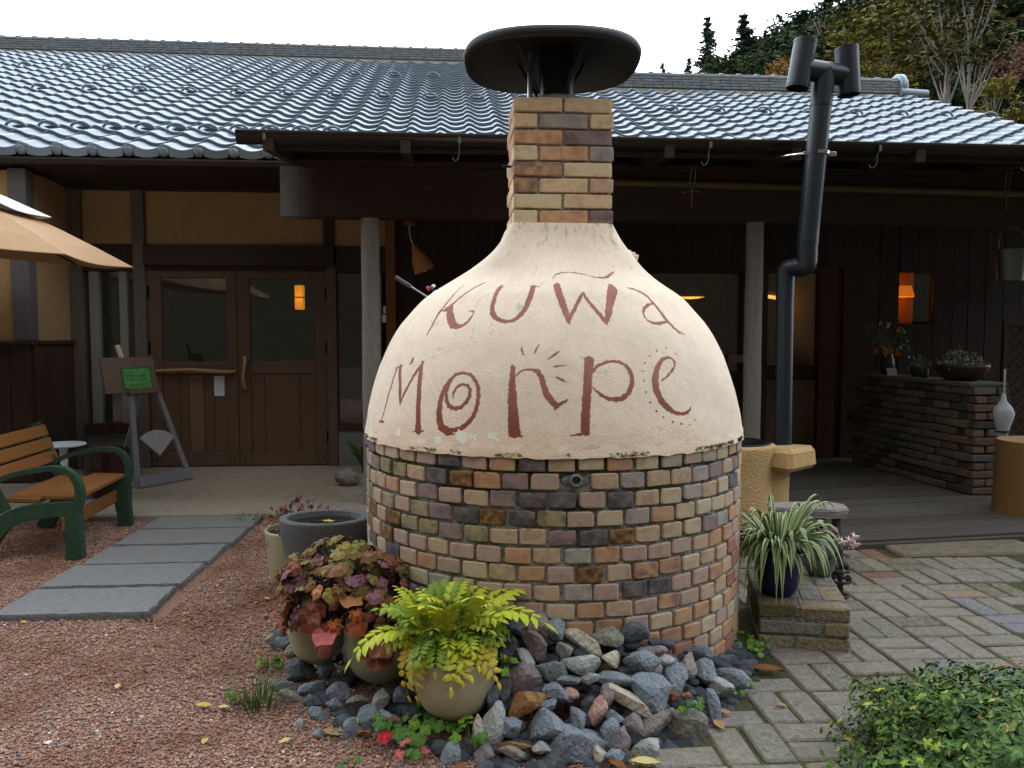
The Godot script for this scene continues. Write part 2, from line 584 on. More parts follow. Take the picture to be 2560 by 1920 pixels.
# ---------------------------------------------------------------- the oven
const OVEN := Vector3(0.185, 0.0, -3.649)
const DOME := [Vector2(0.858, 0.93), Vector2(0.856, 0.945), Vector2(0.851, 0.973), Vector2(0.837, 1.054), Vector2(0.807, 1.176), Vector2(0.761, 1.298), Vector2(0.698, 1.411), Vector2(0.610, 1.515), Vector2(0.552, 1.562), Vector2(0.463, 1.617), Vector2(0.389, 1.664), Vector2(0.318, 1.718), Vector2(0.262, 1.782), Vector2(0.228, 1.85)]

func spline(p: Array, per := 5) -> Array:
	var o := []
	for i in p.size() - 1:
		var a: Vector2 = p[maxi(i - 1, 0)]
		var b: Vector2 = p[i]
		var c: Vector2 = p[i + 1]
		var d: Vector2 = p[mini(i + 2, p.size() - 1)]
		for k in per:
			o.append(b.cubic_interpolate(c, a, d, float(k) / per))
	o.append(p[-1])
	return o

func dome_paint() -> ImageTexture:   # the stucco's own colours, its stains and the painted lettering, over angle and height
	var w := 2048
	var h := 1024
	var layers := []
	for q in [[0.004, 4, 11], [0.028, 4, 23], [0.11, 3, 31], [0.35, 2, 47]]:
		var f := FastNoiseLite.new()
		f.seed = q[2]; f.frequency = q[0]; f.fractal_octaves = q[1]
		f.noise_type = FastNoiseLite.TYPE_SIMPLEX_SMOOTH
		var im := f.get_image(w, 430)
		im.convert(Image.FORMAT_L8)
		im.resize(w, h, Image.INTERPOLATE_CUBIC)
		layers.append(im.get_data())
	var la: PackedByteArray = layers[0]
	var lb: PackedByteArray = layers[1]
	var lc: PackedByteArray = layers[2]
	var ld: PackedByteArray = layers[3]
	var mask := PackedFloat32Array(); mask.resize(w * h)      # 1 painted
	var bare := PackedFloat32Array(); bare.resize(w * h)
	for which in 2:
		for stroke in (PAINTED_LETTERS if which == 0 else BARE_PATCHES):
			var pts := []
			for i in range(0, stroke.size(), 3):
				var th: float = stroke[i] / 10.0
				pts.append(Vector3((th / 360.0 + 0.5) * w, (stroke[i + 1] / 1000.0 - 0.93) / 0.93 * h, stroke[i + 2] / 1000.0))
			if pts.size() == 1:
				pts.append(pts[0])
			for i in pts.size() - 1:
				var a: Vector3 = pts[i]
				var b: Vector3 = pts[i + 1]
				var sx := TAU * 0.75 / w          # metres across a pixel, near enough on the lettered part
				var sy := 0.93 * 1.15 / h
				var rad := maxf(a.z, b.z) / 2.0 + 0.004
				var x0 := int(minf(a.x, b.x) - rad / sx) - 1
				var x1 := int(maxf(a.x, b.x) + rad / sx) + 1
				var y0 := maxi(0, int(minf(a.y, b.y) - rad / sy) - 1)
				var y1 := mini(h - 1, int(maxf(a.y, b.y) + rad / sy) + 1)
				var ab := Vector2((b.x - a.x) * sx, (b.y - a.y) * sy)
				var ll := maxf(ab.length_squared(), 1e-9)
				for y in range(y0, y1 + 1):
					for x in range(x0, x1 + 1):
						var q := Vector2((x - a.x) * sx, (y - a.y) * sy)
						var s := clampf(q.dot(ab) / ll, 0.0, 1.0)
						var dist := (q - ab * s).length() - (a.z + (b.z - a.z) * s) / 2.0
						var k := y * w + x
						if which == 0:
							dist += (lc[k] - 128) * 0.000022
							mask[k] = maxf(mask[k], clampf(0.5 - dist / 0.0022, 0.0, 1.0))
						else:
							dist += (lb[k] - 128) * 0.0003 + (lc[k] - 128) * 0.00012
							bare[k] = maxf(bare[k], clampf(0.5 - dist / 0.002, 0.0, 1.0))
	var out := PackedByteArray(); out.resize(w * h * 3)
	for y in h:
		var hh := 0.93 + 0.93 * y / h
		var low := clampf((1.06 - hh) / 0.13, 0.0, 1.0)
		var high := smoothstep(1.6, 1.86, hh)
		for x in w:
			var k := y * w + x
			var a := (la[k] - 128) / 128.0
			var b := (lb[k] - 128) / 128.0
			var c := (lc[k] - 128) / 128.0
			var d := (ld[k] - 128) / 128.0
			var v := 1.0 + a * 0.08 + b * 0.07 + c * 0.05
			var r := 0.73 * v
			var g := 0.625 * v
			var bl := 0.505 * v
			var warm := low * clampf(0.55 + a * 0.6 + b * 0.4, 0.0, 1.0)          # the damp foot: pinkish tan
			r *= 1.0 - warm * 0.10; g *= 1.0 - warm * 0.22; bl *= 1.0 - warm * 0.30
			var soot := high * clampf(b * 1.2 + a * 0.5, 0.0, 1.0) * 0.45
			r *= 1.0 - soot; g *= 1.0 - soot * 0.9; bl *= 1.0 - soot * 1.15
			var speck := clampf((d * 0.55 + b * 0.75 + a * 0.25 - 0.52) * 3.0, 0.0, 0.5)   # mildew freckles
			r *= 1.0 - speck * 0.75; g *= 1.0 - speck * 0.65; bl *= 1.0 - speck * 0.45
			var olive := clampf((b * 0.8 - a * 0.5 - 0.48) * 1.8, 0.0, 0.35) * (0.3 + high)
			r *= 1.0 - olive * 0.5; g *= 1.0 - olive * 0.35; bl *= 1.0 - olive * 0.9
			var p := mask[k]
			if p > 0.0:
				var worn := clampf((d * 0.6 + c * 0.5 + low * 0.25 - 0.62) * 4.0, 0.0, 0.7)
				p *= 1.0 - worn
				var pv := 1.0 + b * 0.16 + c * 0.08
				var fade := smoothstep(0.98, 1.28, hh)
				r += ((0.20 + 0.12 * fade) * pv - r) * p
				g += ((0.060 + 0.082 * fade) * pv - g) * p
				bl += ((0.032 + 0.075 * fade) * pv - bl) * p
			var e := bare[k]
			if e > 0.0:
				r += (0.74 - r) * e; g += (0.76 - g) * e; bl += (0.66 - bl) * e
				if e < 0.6:
					r *= 0.75; g *= 0.72; bl *= 0.65
			out[k * 3] = int(clampf(pow(clampf(r, 0.0, 1.0), 0.4545) * 255.0, 0.0, 255.0))
			out[k * 3 + 1] = int(clampf(pow(clampf(g, 0.0, 1.0), 0.4545) * 255.0, 0.0, 255.0))
			out[k * 3 + 2] = int(clampf(pow(clampf(bl, 0.0, 1.0), 0.4545) * 255.0, 0.0, 255.0))
	return ImageTexture.create_from_image(Image.create_from_data(w, h, false, Image.FORMAT_RGB8, out))

func dome_shape() -> ArrayMesh:
	var g := Geo.new()
	var prof := spline(DOME, 6)
	var seg := 160
	var lump := FastNoiseLite.new()
	lump.seed = 5; lump.frequency = 3.0; lump.fractal_octaves = 3
	var rings := []
	for p in prof:
		var ring := []
		var sq: float = smoothstep(1.56, 1.84, p.y)
		for k in seg + 1:
			var a := -PI + TAU * k / seg
			var b := a - TURN
			var e := 2.0 + 7.0 * sq * sq
			var f := pow(pow(absf(sin(b)), e) + pow(absf(cos(b)), e), -1.0 / e)
			var dir := Vector3(sin(a), 0, cos(a))
			var r: float = p.x * f
			r += lump.get_noise_3d(dir.x * p.x, p.y, dir.z * p.x) * 0.006
			if p.y < 0.97:
				r += lump.get_noise_3d(dir.x * 4.0, p.y, dir.z * 4.0) * 0.006
			ring.append(dir * r + Vector3(0.018, 0, 0.03) * smoothstep(1.5, 1.8, p.y) + Vector3.UP * (p.y + (lump.get_noise_2d(a * 3.0, 1.0) * 0.008 if p.y < 0.94 else 0.0)))
		rings.append(ring)
	var ns := []
	for i in rings.size():
		var nr := []
		for k in seg + 1:
			var du: Vector3 = rings[i][(k + 1) % seg] - rings[i][(k - 1 + seg) % seg]
			var dv: Vector3 = rings[mini(i + 1, rings.size() - 1)][k] - rings[maxi(i - 1, 0)][k]
			nr.append(du.cross(dv).normalized())
		ns.append(nr)
	for i in rings.size() - 1:
		for k in seg:
			var u0 := float(k) / seg
			var u1 := float(k + 1) / seg
			var v0: float = (prof[i].y - 0.93) / 0.93
			var v1: float = (prof[i + 1].y - 0.93) / 0.93
			g.uvquad(rings[i][k], rings[i][k + 1], rings[i + 1][k + 1], rings[i + 1][k], ns[i][k], ns[i][k + 1], ns[i + 1][k + 1], ns[i + 1][k], Vector2(u0, v0), Vector2(u1, v0), Vector2(u1, v1), Vector2(u0, v1))
	for k in seg:
		g.tri(rings[-1][k], rings[-1][k + 1], Vector3(0, 1.85, 0))
	return g.mesh()

func brick_mats() -> void:
	mat("brick_tan", [Color(0.29, 0.215, 0.145), Color(0.41, 0.305, 0.205), Color(0.35, 0.24, 0.17)], 0.9, Vector3.ONE * 4.0, 0.1, 0.012, true)
	mat("brick_cream", [Color(0.33, 0.26, 0.17), Color(0.43, 0.35, 0.235), Color(0.36, 0.31, 0.245)], 0.9, Vector3.ONE * 4.0, 0.1, 0.012, true)
	mat("brick_pink", [Color(0.29, 0.20, 0.165), Color(0.37, 0.26, 0.21), Color(0.28, 0.22, 0.205)], 0.9, Vector3.ONE * 4.0, 0.1, 0.012, true)
	mat("brick_orange", [Color(0.31, 0.16, 0.095), Color(0.38, 0.215, 0.125), Color(0.38, 0.27, 0.165)], 0.9, Vector3.ONE * 4.0, 0.1, 0.012, true)
	mat("brick_red", [Color(0.21, 0.085, 0.065), Color(0.29, 0.125, 0.09), Color(0.26, 0.155, 0.125)], 0.9, Vector3.ONE * 4.0, 0.1, 0.012, true)
	mat("brick_purple", [Color(0.12, 0.09, 0.095), Color(0.21, 0.155, 0.15), Color(0.27, 0.17, 0.14)], 0.9, Vector3.ONE * 4.0, 0.1, 0.012, true)
	mat("brick_grey", [Color(0.19, 0.175, 0.165), Color(0.28, 0.25, 0.22), Color(0.33, 0.29, 0.25)], 0.9, Vector3.ONE * 4.0, 0.1, 0.012, true)
	mat("brick_dark", [Color(0.045, 0.04, 0.045), Color(0.09, 0.08, 0.085), Color(0.17, 0.14, 0.13)], 0.8, Vector3.ONE * 4.0, 0.1, 0.014, true)
	mat("brick_burnt", [Color(0.05, 0.028, 0.012), Color(0.16, 0.075, 0.02), Color(0.24, 0.16, 0.09)], 0.75, Vector3.ONE * 5.0, 0.1, 0.016, true)
	mat("brick_mossy", [Color(0.10, 0.095, 0.05), Color(0.24, 0.20, 0.12), Color(0.31, 0.25, 0.15)], 0.95, Vector3.ONE * 4.0, 0.1, 0.012, true)
	mat("brick_two_tone", [Color(0.15, 0.10, 0.105), Color(0.32, 0.17, 0.11), Color(0.43, 0.30, 0.15)], 0.9, Vector3.ONE * 5.0, 0.1, 0.009, true)
	mat("fire_tan", [Color(0.48, 0.34, 0.21), Color(0.62, 0.46, 0.29), Color(0.57, 0.38, 0.23)], 0.9, Vector3.ONE * 4.0, 0.1, 0.012, true)  # this and the next three: clean chimney bricks, lightened to stand for skylight
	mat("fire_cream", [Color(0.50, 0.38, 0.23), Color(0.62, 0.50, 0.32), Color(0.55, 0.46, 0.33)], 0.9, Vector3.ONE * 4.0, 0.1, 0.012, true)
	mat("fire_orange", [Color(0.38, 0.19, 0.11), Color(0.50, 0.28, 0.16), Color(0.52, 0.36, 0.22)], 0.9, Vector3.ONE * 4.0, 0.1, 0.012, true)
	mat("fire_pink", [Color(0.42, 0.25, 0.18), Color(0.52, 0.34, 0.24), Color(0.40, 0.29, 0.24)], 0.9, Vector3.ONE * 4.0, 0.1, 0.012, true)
	mat("mortar", [Color(0.095, 0.095, 0.09), Color(0.17, 0.17, 0.165), Color(0.055, 0.055, 0.045)], 1.0, Vector3.ONE * 3.0, 1.0, 0.03, true)
	mat("stucco", [Color(0.64, 0.54, 0.43), Color(0.73, 0.625, 0.505), Color(0.67, 0.57, 0.46)], 0.95, Vector3.ONE * 2.0, 0.8, 0.02, true)

func tuft_mesh() -> ArrayMesh:   # a little cushion of moss
	var g := Geo.new()
	for i in 26:
		var d := Vector3(R.randf_range(-1, 1), R.randf_range(0.1, 1.0), R.randf_range(-1, 1)).normalized()
		var p := d * R.randf_range(0.3, 1.0) * Vector3(1, 0.6, 1)
		var a := jit(0.35)
		var b := jit(0.35)
		g.tri(p, p + a, p + b)
	return g.mesh()

func build_oven() -> void:
	brick_mats()
	var oven := thing("brick_oven", "big round brick oven with cream painted dome and square brick chimney", "oven", OVEN)
	# the drum: a mortar body, then bricks laid round it
	var g := Geo.new()
	var lump := FastNoiseLite.new()
	lump.seed = 9; lump.frequency = 9.0; lump.fractal_octaves = 3
	var prof := []
	for i in 48:
		prof.append(Vector2(0.838, 0.945 * i / 47.0 - 0.01))
	var seg := 220
	var rings := []
	for p in prof:
		var ring := []
		for k in seg:
			var a := TAU * k / seg
			var r: float = p.x + lump.get_noise_3d(sin(a) * 2.0, p.y * 2.2, cos(a) * 2.0) * 0.008
			ring.append(Vector3(sin(a) * r, p.y, cos(a) * r))
		rings.append(ring)
	for i in rings.size() - 1:
		for k in seg:
			# damp green-black growth in the upper courses, bare grey cement below
			var ang := wrapf(TAU * k / seg, -PI, PI)
			var damp := clampf((prof[i].y - 0.5) * 2.2 - ang * 0.18 + lump.get_noise_3d(sin(ang) * 0.5, prof[i].y * 0.6, cos(ang) * 0.5) * 1.3, 0.0, 1.0)
			g.col = Color(0.85, 0.88, 0.86).lerp(Color(0.13, 0.145, 0.075), damp)
			g.quad(rings[i][k], rings[i][(k + 1) % seg], rings[i + 1][(k + 1) % seg], rings[i + 1][k])
	for k in seg:
		g.tri(rings[-1][k], rings[-1][(k + 1) % seg], Vector3(0, 0.935, 0))
	var cement: StandardMaterial3D = M.mortar.duplicate()
	cement.albedo_texture = noise_tex(0.03, [Color(0.17, 0.175, 0.175), Color(0.31, 0.315, 0.31), Color(0.22, 0.22, 0.215)], 256, 4, false, FastNoiseLite.TYPE_SIMPLEX_SMOOTH, 5)
	cement.vertex_color_use_as_albedo = true
	var drum := part("drum", g.mesh(), cement, oven)
	var shapes := []
	for i in 16:
		shapes.append(brick_of(0.0985, 0.0565, 0.06))
	var kinds := ["brick_tan", "brick_tan", "brick_tan", "brick_tan", "brick_pink", "brick_pink", "brick_cream", "brick_grey", "brick_two_tone", "brick_orange"]
	var count := 49
	var back := []
	var made := 0
	var hidden := {}
	for key in ["brick_tan", "brick_grey"]:
		hidden[key] = []
	for row in 14:
		var y := 0.945 - 0.0675 * (row + 0.5) - 0.001
		var shift := (row % 2) * 0.5 + R.randf_range(-0.16, 0.16)
		for k in count:
			var a := fposmod((k + shift) / count * TAU + PI + R.randf_range(-0.003, 0.003), TAU) - PI
			var view := absf(wrapf(a - 0.05, -PI, PI))
			var wide := R.randf_range(0.93, 1.04)
			var xf := Transform3D(Basis(Vector3.UP, a) * Basis(Vector3.BACK, R.randf_range(-0.018, 0.018)), Vector3(sin(a), 0, cos(a)) * (0.8195 + R.randf_range(-0.0022, 0.0022)) + Vector3.UP * (y + R.randf_range(-0.0025, 0.0025)))
			xf = xf.scaled_local(Vector3(wide, R.randf_range(0.94, 1.04), 1))
			if row == 1 and absf(a - 0.052) < 0.066:
				continue                                     # the drain takes this brick's place
			var covered := row >= 11 and a < 0.2 and a > -1.0
			if view > 1.36 or covered:
				hidden[pick(["brick_tan", "brick_grey"])].append(xf)
				continue
			var key: String = pick(kinds)
			var up := 1.0 - row / 13.0
			var q := R.randf()
			if a < 0.1 and row < 5 and q < 0.42:
				key = pick(["brick_mossy", "brick_purple", "brick_dark", "brick_mossy", "brick_mossy"])
			elif a > 0.0 and row > 4 and q < 0.45:
				key = pick(["brick_red", "brick_orange", "brick_pink", "brick_orange", "brick_two_tone"])
			elif a > 0.5 and row < 6 and q < 0.35:
				key = pick(["brick_grey", "brick_purple", "brick_cream"])
			elif q > 0.93:
				key = pick(["brick_dark", "brick_burnt", "brick_dark"])
			part("brick", pick(shapes), M[key], drum, xf)
			made += 1
	for key in hidden:
		copies("brickwork", shapes[0], M[key], drum, hidden[key])
	# the drain
	var pipe := Geo.new()
	lathe(pipe, [Vector2(0.0155, -0.05), Vector2(0.0155, 0.028), Vector2(0.018, 0.031), Vector2(0.0215, 0.028), Vector2(0.0215, -0.05)], 24, Transform3D(Basis(Vector3.RIGHT, PI / 2), Vector3.ZERO))
	part("drain_pipe", pipe.mesh(), metal("grey_plastic", Color(0.17, 0.2, 0.21), 0.5, 0.0), oven, Transform3D(Basis(Vector3.UP, 0.052), Vector3(sin(0.052), 0, cos(0.052)) * 0.836 + Vector3.UP * 0.852))
	var plug := Geo.new()
	stone(plug, Transform3D(), Vector3(0.062, 0.034, 0.02), 10, 0.05)
	part("mortar_patch", plug.mesh(), M.mortar, oven, at(Vector3(sin(0.05), 0, cos(0.05)) * 0.828 + Vector3.UP * 0.846, 0.05))
	# the dome
	var dm := StandardMaterial3D.new()
	dm.resource_name = "painted_stucco"
	dm.albedo_texture = dome_paint()
	dm.texture_repeat = false
	dm.roughness = 0.92
	dm.metallic_specular = 0.3
	dm.heightmap_enabled = true
	var grain := FastNoiseLite.new()
	grain.seed = 77; grain.frequency = 0.24; grain.fractal_octaves = 3
	grain.noise_type = FastNoiseLite.TYPE_SIMPLEX_SMOOTH
	var gi := grain.get_image(2048, 430)
	var coarse := FastNoiseLite.new()
	coarse.seed = 78; coarse.frequency = 0.03; coarse.fractal_octaves = 3
	var ci := coarse.get_image(2048, 430)
	gi.convert(Image.FORMAT_L8); ci.convert(Image.FORMAT_L8)
	gi.resize(2048, 1024, Image.INTERPOLATE_CUBIC); ci.resize(2048, 1024, Image.INTERPOLATE_CUBIC)
	var gd := gi.get_data()
	var cd := ci.get_data()
	for i in gd.size():
		gd[i] = int(gd[i] * 0.6 + cd[i] * 0.4)
	dm.heightmap_texture = ImageTexture.create_from_image(Image.create_from_data(2048, 1024, false, Image.FORMAT_L8, gd))
	dm.heightmap_scale = 0.22
	var dome := part("dome", dome_shape(), dm, oven)
	# moss along the foot of the dome and in the upper joints
	var moss_at := []
	var moss_col := []
	for i in 2600:
		var a := R.randf_range(-1.45, 1.5)
		var y := 0.0
		var rr := 0.0
		var dense := lump.get_noise_2d(a * 0.55, 3.0)
		if i % 5 < 2:
			if dense < 0.02:
				continue
			y = 0.938 + R.randf_range(-0.004, 0.009)
			rr = 0.856
		else:
			var row := R.randi_range(0, 6)
			if R.randf() * 7.0 < row or lump.get_noise_2d(a * 0.8, row * 0.7) < -0.02 - (0.06 if a < 0.0 else 0.0):
				continue
			y = 0.945 - 0.0675 * row + R.randf_range(-0.006, 0.002)
			rr = 0.8455
		var s := R.randf_range(0.0045, 0.0095)
		moss_at.append(Transform3D(Basis(jit(1).normalized(), R.randf() * TAU).scaled(Vector3(s * 1.5, s * 0.75, s)), Vector3(sin(a), 0, cos(a)) * rr + Vector3.UP * y))
		var k := R.randf()
		moss_col.append(Color(0.055, 0.07, 0.012).lerp(Color(0.02, 0.026, 0.008), k))
	copies("moss", tuft_mesh(), tinted("moss"), oven, moss_at, moss_col)
	# the chimney
	g = Geo.new()
	box(g, at(Vector3(0, 0.26, 0)), Vector3(0.402, 0.525, 0.402), 0.004)
	var chimney := part("chimney", g.mesh(), mat("chimney_mortar", [Color(0.30, 0.27, 0.21), Color(0.38, 0.34, 0.27), Color(0.14, 0.13, 0.11)], 1.0, Vector3.ONE * 4.0, 0.8, 0.02), oven, at(Vector3(0.018, 1.846, 0.029), TURN))
	var longs := []; var shorts := []
	for i in 6:
		longs.append(brick_of(0.206, 0.0585, 0.1, 0.007, 0.003))
		shorts.append(brick_of(0.1, 0.0585, 0.1, 0.007, 0.003))
	# the front as it is laid, from the bottom row up: S a short brick, L a long one, and the colour of each
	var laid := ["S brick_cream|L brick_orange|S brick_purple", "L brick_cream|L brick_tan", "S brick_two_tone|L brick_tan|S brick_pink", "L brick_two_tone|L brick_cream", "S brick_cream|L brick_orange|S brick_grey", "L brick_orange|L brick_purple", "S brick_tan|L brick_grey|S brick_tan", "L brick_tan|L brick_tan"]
	for row in 8:
		var y := 0.0675 * (row + 0.5) - 0.004
		for side in 4:
			var x := -0.213
			var words: PackedStringArray = laid[row if side == 0 else (row + 1) % 8].split("|")
			for n in words.size():
				var q := words[n].split(" ")
				var long := q[0] == "L"
				var wid := 0.206 if long else 0.1
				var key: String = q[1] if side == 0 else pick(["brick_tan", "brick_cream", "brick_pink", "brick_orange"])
				var c := x + wid / 2.0
				x += wid + 0.0115
				if side != 0 and (n == 0 or n == words.size() - 1) and not long:
					continue                                  # the corner brick belongs to the neighbouring face
				if side % 2 == 1 and long:
					c = clampf(c, -0.1, 0.1)
				var turned := Basis(Vector3.UP, side * PI / 2)
				part("brick", pick(longs if long else shorts), M[key.replace("brick_tan", "fire_tan").replace("brick_cream", "fire_cream").replace("brick_orange", "fire_orange").replace("brick_pink", "fire_pink")], chimney, Transform3D(turned * Basis(Vector3.BACK, R.randf_range(-0.006, 0.006)), turned * Vector3(c, y, 0.163 + R.randf_range(-0.0025, 0.003) - (0.0015 if side % 2 else 0.0))))  # the paler set carries the skylight on the chimney in its colour
	g = Geo.new()
	lathe(g, [Vector2(0.2, 0), Vector2(0.19, 0.022), Vector2(0.13, 0.045), Vector2(0.08, 0.062), Vector2(0.0, 0.064)], 28, Transform3D(), 1.0, 0.03)
	part("mortar_cap", g.mesh(), mat("cap_mortar", [Color(0.25, 0.23, 0.2), Color(0.38, 0.35, 0.3)], 1.0, Vector3.ONE * 5.0, 0.8), chimney, at(Vector3(0, 0.527, 0)))
	g = Geo.new()
	tube(g, [Vector3(-0.25, 0, 0), Vector3(0.24, 0.004, 0)], [0.006], 8)
	part("iron_rod", g.mesh(), metal("dark_iron", Color(0.02, 0.02, 0.022), 0.6), chimney, at(Vector3(0, 0.272, 0.06)))
	# flue and cowl
	var black := metal("black_enamel", Color(0.0022, 0.0022, 0.003), 0.62, 0.0)
	g = Geo.new()
	lathe(g, [Vector2(0.08, 0), Vector2(0.08, 0.22)], 36)
	part("flue_pipe", g.mesh(), metal("black_steel", Color(0.009, 0.0095, 0.012), 0.35, 0.3), oven, at(Vector3(0.018, 2.42, 0.029)))
	g = Geo.new()
	lathe(g, [Vector2(0.0, 0.055), Vector2(0.2, 0.045), Vector2(0.34, 0.012), Vector2(0.368, -0.022), Vector2(0.380, -0.026), Vector2(0.389, -0.016), Vector2(0.392, 0.002), Vector2(0.383, 0.018), Vector2(0.35, 0.032), Vector2(0.25, 0.055), Vector2(0.12, 0.07), Vector2(0.0, 0.074)], 72, Transform3D(), 1.0, 0.0, 2.7)
	var cowl := part("chimney_cowl", g.mesh(), black, oven, at(Vector3(-0.008, 2.596, 0.03)))
	for a in [0.75, -0.85, 2.3, -2.4]:
		g = Geo.new()
		bar(g, Vector3(sin(a) * 0.078, -0.15, cos(a) * 0.078), Vector3(sin(a) * 0.21, 0.04, cos(a) * 0.21), 0.02, 0.004, 0.001, Vector3(cos(a), 0, -sin(a)))
		part("strap", g.mesh(), M.black_steel, cowl)
	g = Geo.new()
	tube(g, [Vector3(-0.105, 2.425, 0.07), Vector3(-0.105, 2.62, 0.07)], [0.012], 10)
	part("steel_stay", g.mesh(), metal("bright_steel", Color(0.5, 0.52, 0.55), 0.3), oven)
	# lumps of clay where hooks were bedded into the shoulders
	for q in [[Vector3(-0.535, 1.560, -0.06), Vector3(0.05, 0.024, 0.05), 0.5], [Vector3(0.352, 1.725, -0.05), Vector3(0.042, 0.07, 0.05), -0.75]]:
		g = Geo.new()
		stone(g, Transform3D(Basis(Vector3.BACK, q[2]), Vector3.ZERO), q[1], 9, 0.07)
		part("clay_lump", g.mesh(), M.stucco, oven, at(q[0]))
	# the rod and the toy beside the left shoulder
	var rod := thing("poker_rod", "thin steel rod with dark grey grip poking out of the dome's left shoulder", "rod", Vector3(-0.43, 1.565, -3.70))
	g = Geo.new(); tube(g, [Vector3(0.05, -0.025, 0), Vector3(-0.045, 0.035, 0)], [0.004], 8)
	part("shaft", g.mesh(), M.bright_steel, rod)
	g = Geo.new(); tube(g, [Vector3(-0.042, 0.033, 0), Vector3(-0.048, 0.036, 0), Vector3(-0.115, 0.078, 0)], [0.007, 0.0095, 0.0095], 12)
	part("grip", g.mesh(), metal("grey_rubber", Color(0.05, 0.06, 0.075), 0.5, 0.0), rod)
	var toy := thing("bead_ornament", "tiny red, blue and white ornament sitting on the clay lump of the dome", "ornament", Vector3(-0.377, 1.589, -3.70))
	for q in [["red_bead", Vector3(-0.014, 0.002, 0), 0.012, Color(0.35, 0.02, 0.05)], ["blue_bead", Vector3(0.002, 0.003, 0.003), 0.010, Color(0.06, 0.05, 0.3)], ["white_bead", Vector3(0.010, 0.011, 0), 0.010, Color(0.75, 0.78, 0.8)]]:
		g = Geo.new()
		stone(g, Transform3D(), Vector3.ONE * q[2], 8, 0.02)
		part(q[0], g.mesh(), mat(q[0], [q[3]], 0.35), toy, at(q[1]))

# ---------------------------------------------------------------- the house (all in house axes: x right, y up, -z away)
const EAVE_L := 7.2
const EAVE_H := 2.96
const PITCH := 0.45
const STEP := 0.256                 # one course of tiles, measured level
const TILE := 0.2985

func wood(key: String, a: Color, b: Color, along: int, rough := 0.8, bump := 0.35) -> StandardMaterial3D:
	var s := Vector3(11, 11, 11)
	s[along] = 0.6
	if M.has(key):
		return M[key]
	var m := mat(key, [b], rough, s, bump, 0.02, false, 0.03)
	var strong := a.get_luminance() < b.get_luminance() * 0.5
	var lo := 0.42 if strong else 0.62
	var tk := "wood_grain_strong" if strong else "wood_grain"
	if not M.has(tk):
		M[tk] = noise_tex(0.02, [Color(lo, lo, lo), Color(1, 1, 1), Color(lo, lo, lo).lerp(Color(1, 1, 1), 0.35), Color(0.95, 0.95, 0.95)], 512, 5, false, FastNoiseLite.TYPE_SIMPLEX_SMOOTH, 17)
	m.albedo_texture = M[tk]
	m.uv1_offset = Vector3(key.hash() % 97, key.hash() % 53, key.hash() % 31) * 0.13
	return m

func slab_part(called: String, parent: Node3D, material: Material, u0: float, u1: float, y0: float, y1: float, l0: float, l1: float, bevel := 0.004) -> MeshInstance3D:
	return part(called, box_of(Vector3(u1 - u0, y1 - y0, l1 - l0), bevel), material, parent, at(Vector3((u0 + u1) / 2, (y0 + y1) / 2, -(l0 + l1) / 2)))

func tile_profile(x: float) -> float:
	var p := [Vector2(0, 0.012), Vector2(0.02, 0.033), Vector2(0.05, 0.045), Vector2(0.085, 0.036), Vector2(0.125, 0.013), Vector2(0.165, -0.002), Vector2(0.205, -0.006), Vector2(0.25, 0.0), Vector2(0.31, 0.016)]
	for i in p.size() - 1:
		if x <= p[i + 1].x:
			return lerpf(p[i].y, p[i + 1].y, (x - p[i].x) / (p[i + 1].x - p[i].x))
	return 0.016

func tile_shape(eave := false) -> ArrayMesh:   # its front edge is at z = 0, its body runs to -z; lies along the roof's slope
	var g := Geo.new()
	var xs := [0.0, 0.012, 0.028, 0.05, 0.072, 0.095, 0.125, 0.16, 0.2, 0.24, 0.275, 0.305]
	var back := -0.30
	for i in xs.size() - 1:
		var xa: float = xs[i]
		var xb: float = xs[i + 1]
		var ya := tile_profile(xa)
		var yb := tile_profile(xb)
		var na := Vector3(-(tile_profile(xa + 0.008) - tile_profile(maxf(xa - 0.008, 0))) / 0.016, 1, 0).normalized()
		var nb := Vector3(-(tile_profile(xb + 0.008) - tile_profile(xb - 0.008)) / 0.016, 1, 0).normalized()
		var lip := 0.003
		g.nquad(Vector3(xa, ya + 0.036, -0.006), Vector3(xb, yb + 0.036, -0.006), Vector3(xb, yb, back), Vector3(xa, ya, back), na, nb, nb, na)
		var front := Vector3(0, 0.3, 1).normalized()
		g.nquad(Vector3(xa, ya + 0.034 - lip, 0), Vector3(xb, yb + 0.034 - lip, 0), Vector3(xb, yb + 0.036, -0.006), Vector3(xa, ya + 0.036, -0.006), front, front, nb, na)
		var drop := 0.034 if not eave else 0.042
		var z := 0.0
		g.quad(Vector3(xa, ya + 0.031 - drop, z), Vector3(xb, yb + 0.031 - drop, z), Vector3(xb, yb + 0.031, 0), Vector3(xa, ya + 0.031, 0))
	g.quad(Vector3(0, 0.036, -0.004), Vector3(0, 0.012, back), Vector3(0, -0.01, back), Vector3(0, 0.012, 0))
	if eave:
		var a := 0.3
		for i in 8:      # the hanging lip under the trough
			var xa := 0.09 + 0.205 * i / 8.0
			var xb := 0.09 + 0.205 * (i + 1) / 8.0
			var da := 0.012 + 0.016 * sin(PI * i / 8.0)
			var db := 0.012 + 0.016 * sin(PI * (i + 1) / 8.0)
			g.quad(Vector3(xa, -0.012 - da, 0.004), Vector3(xb, -0.012 - db, 0.004), Vector3(xb, tile_profile(xb) + 0.016, 0.004), Vector3(xa, tile_profile(xa) + 0.016, 0.004))
		lathe(g, [Vector2(0.046, -0.05), Vector2(0.046, 0.002), Vector2(0.04, 0.012), Vector2(0.024, 0.021), Vector2(0, 0.024)], 18, Transform3D(Basis(Vector3.RIGHT, PI / 2), Vector3(0.045, 0.012, 0.002)))
	return g.mesh()

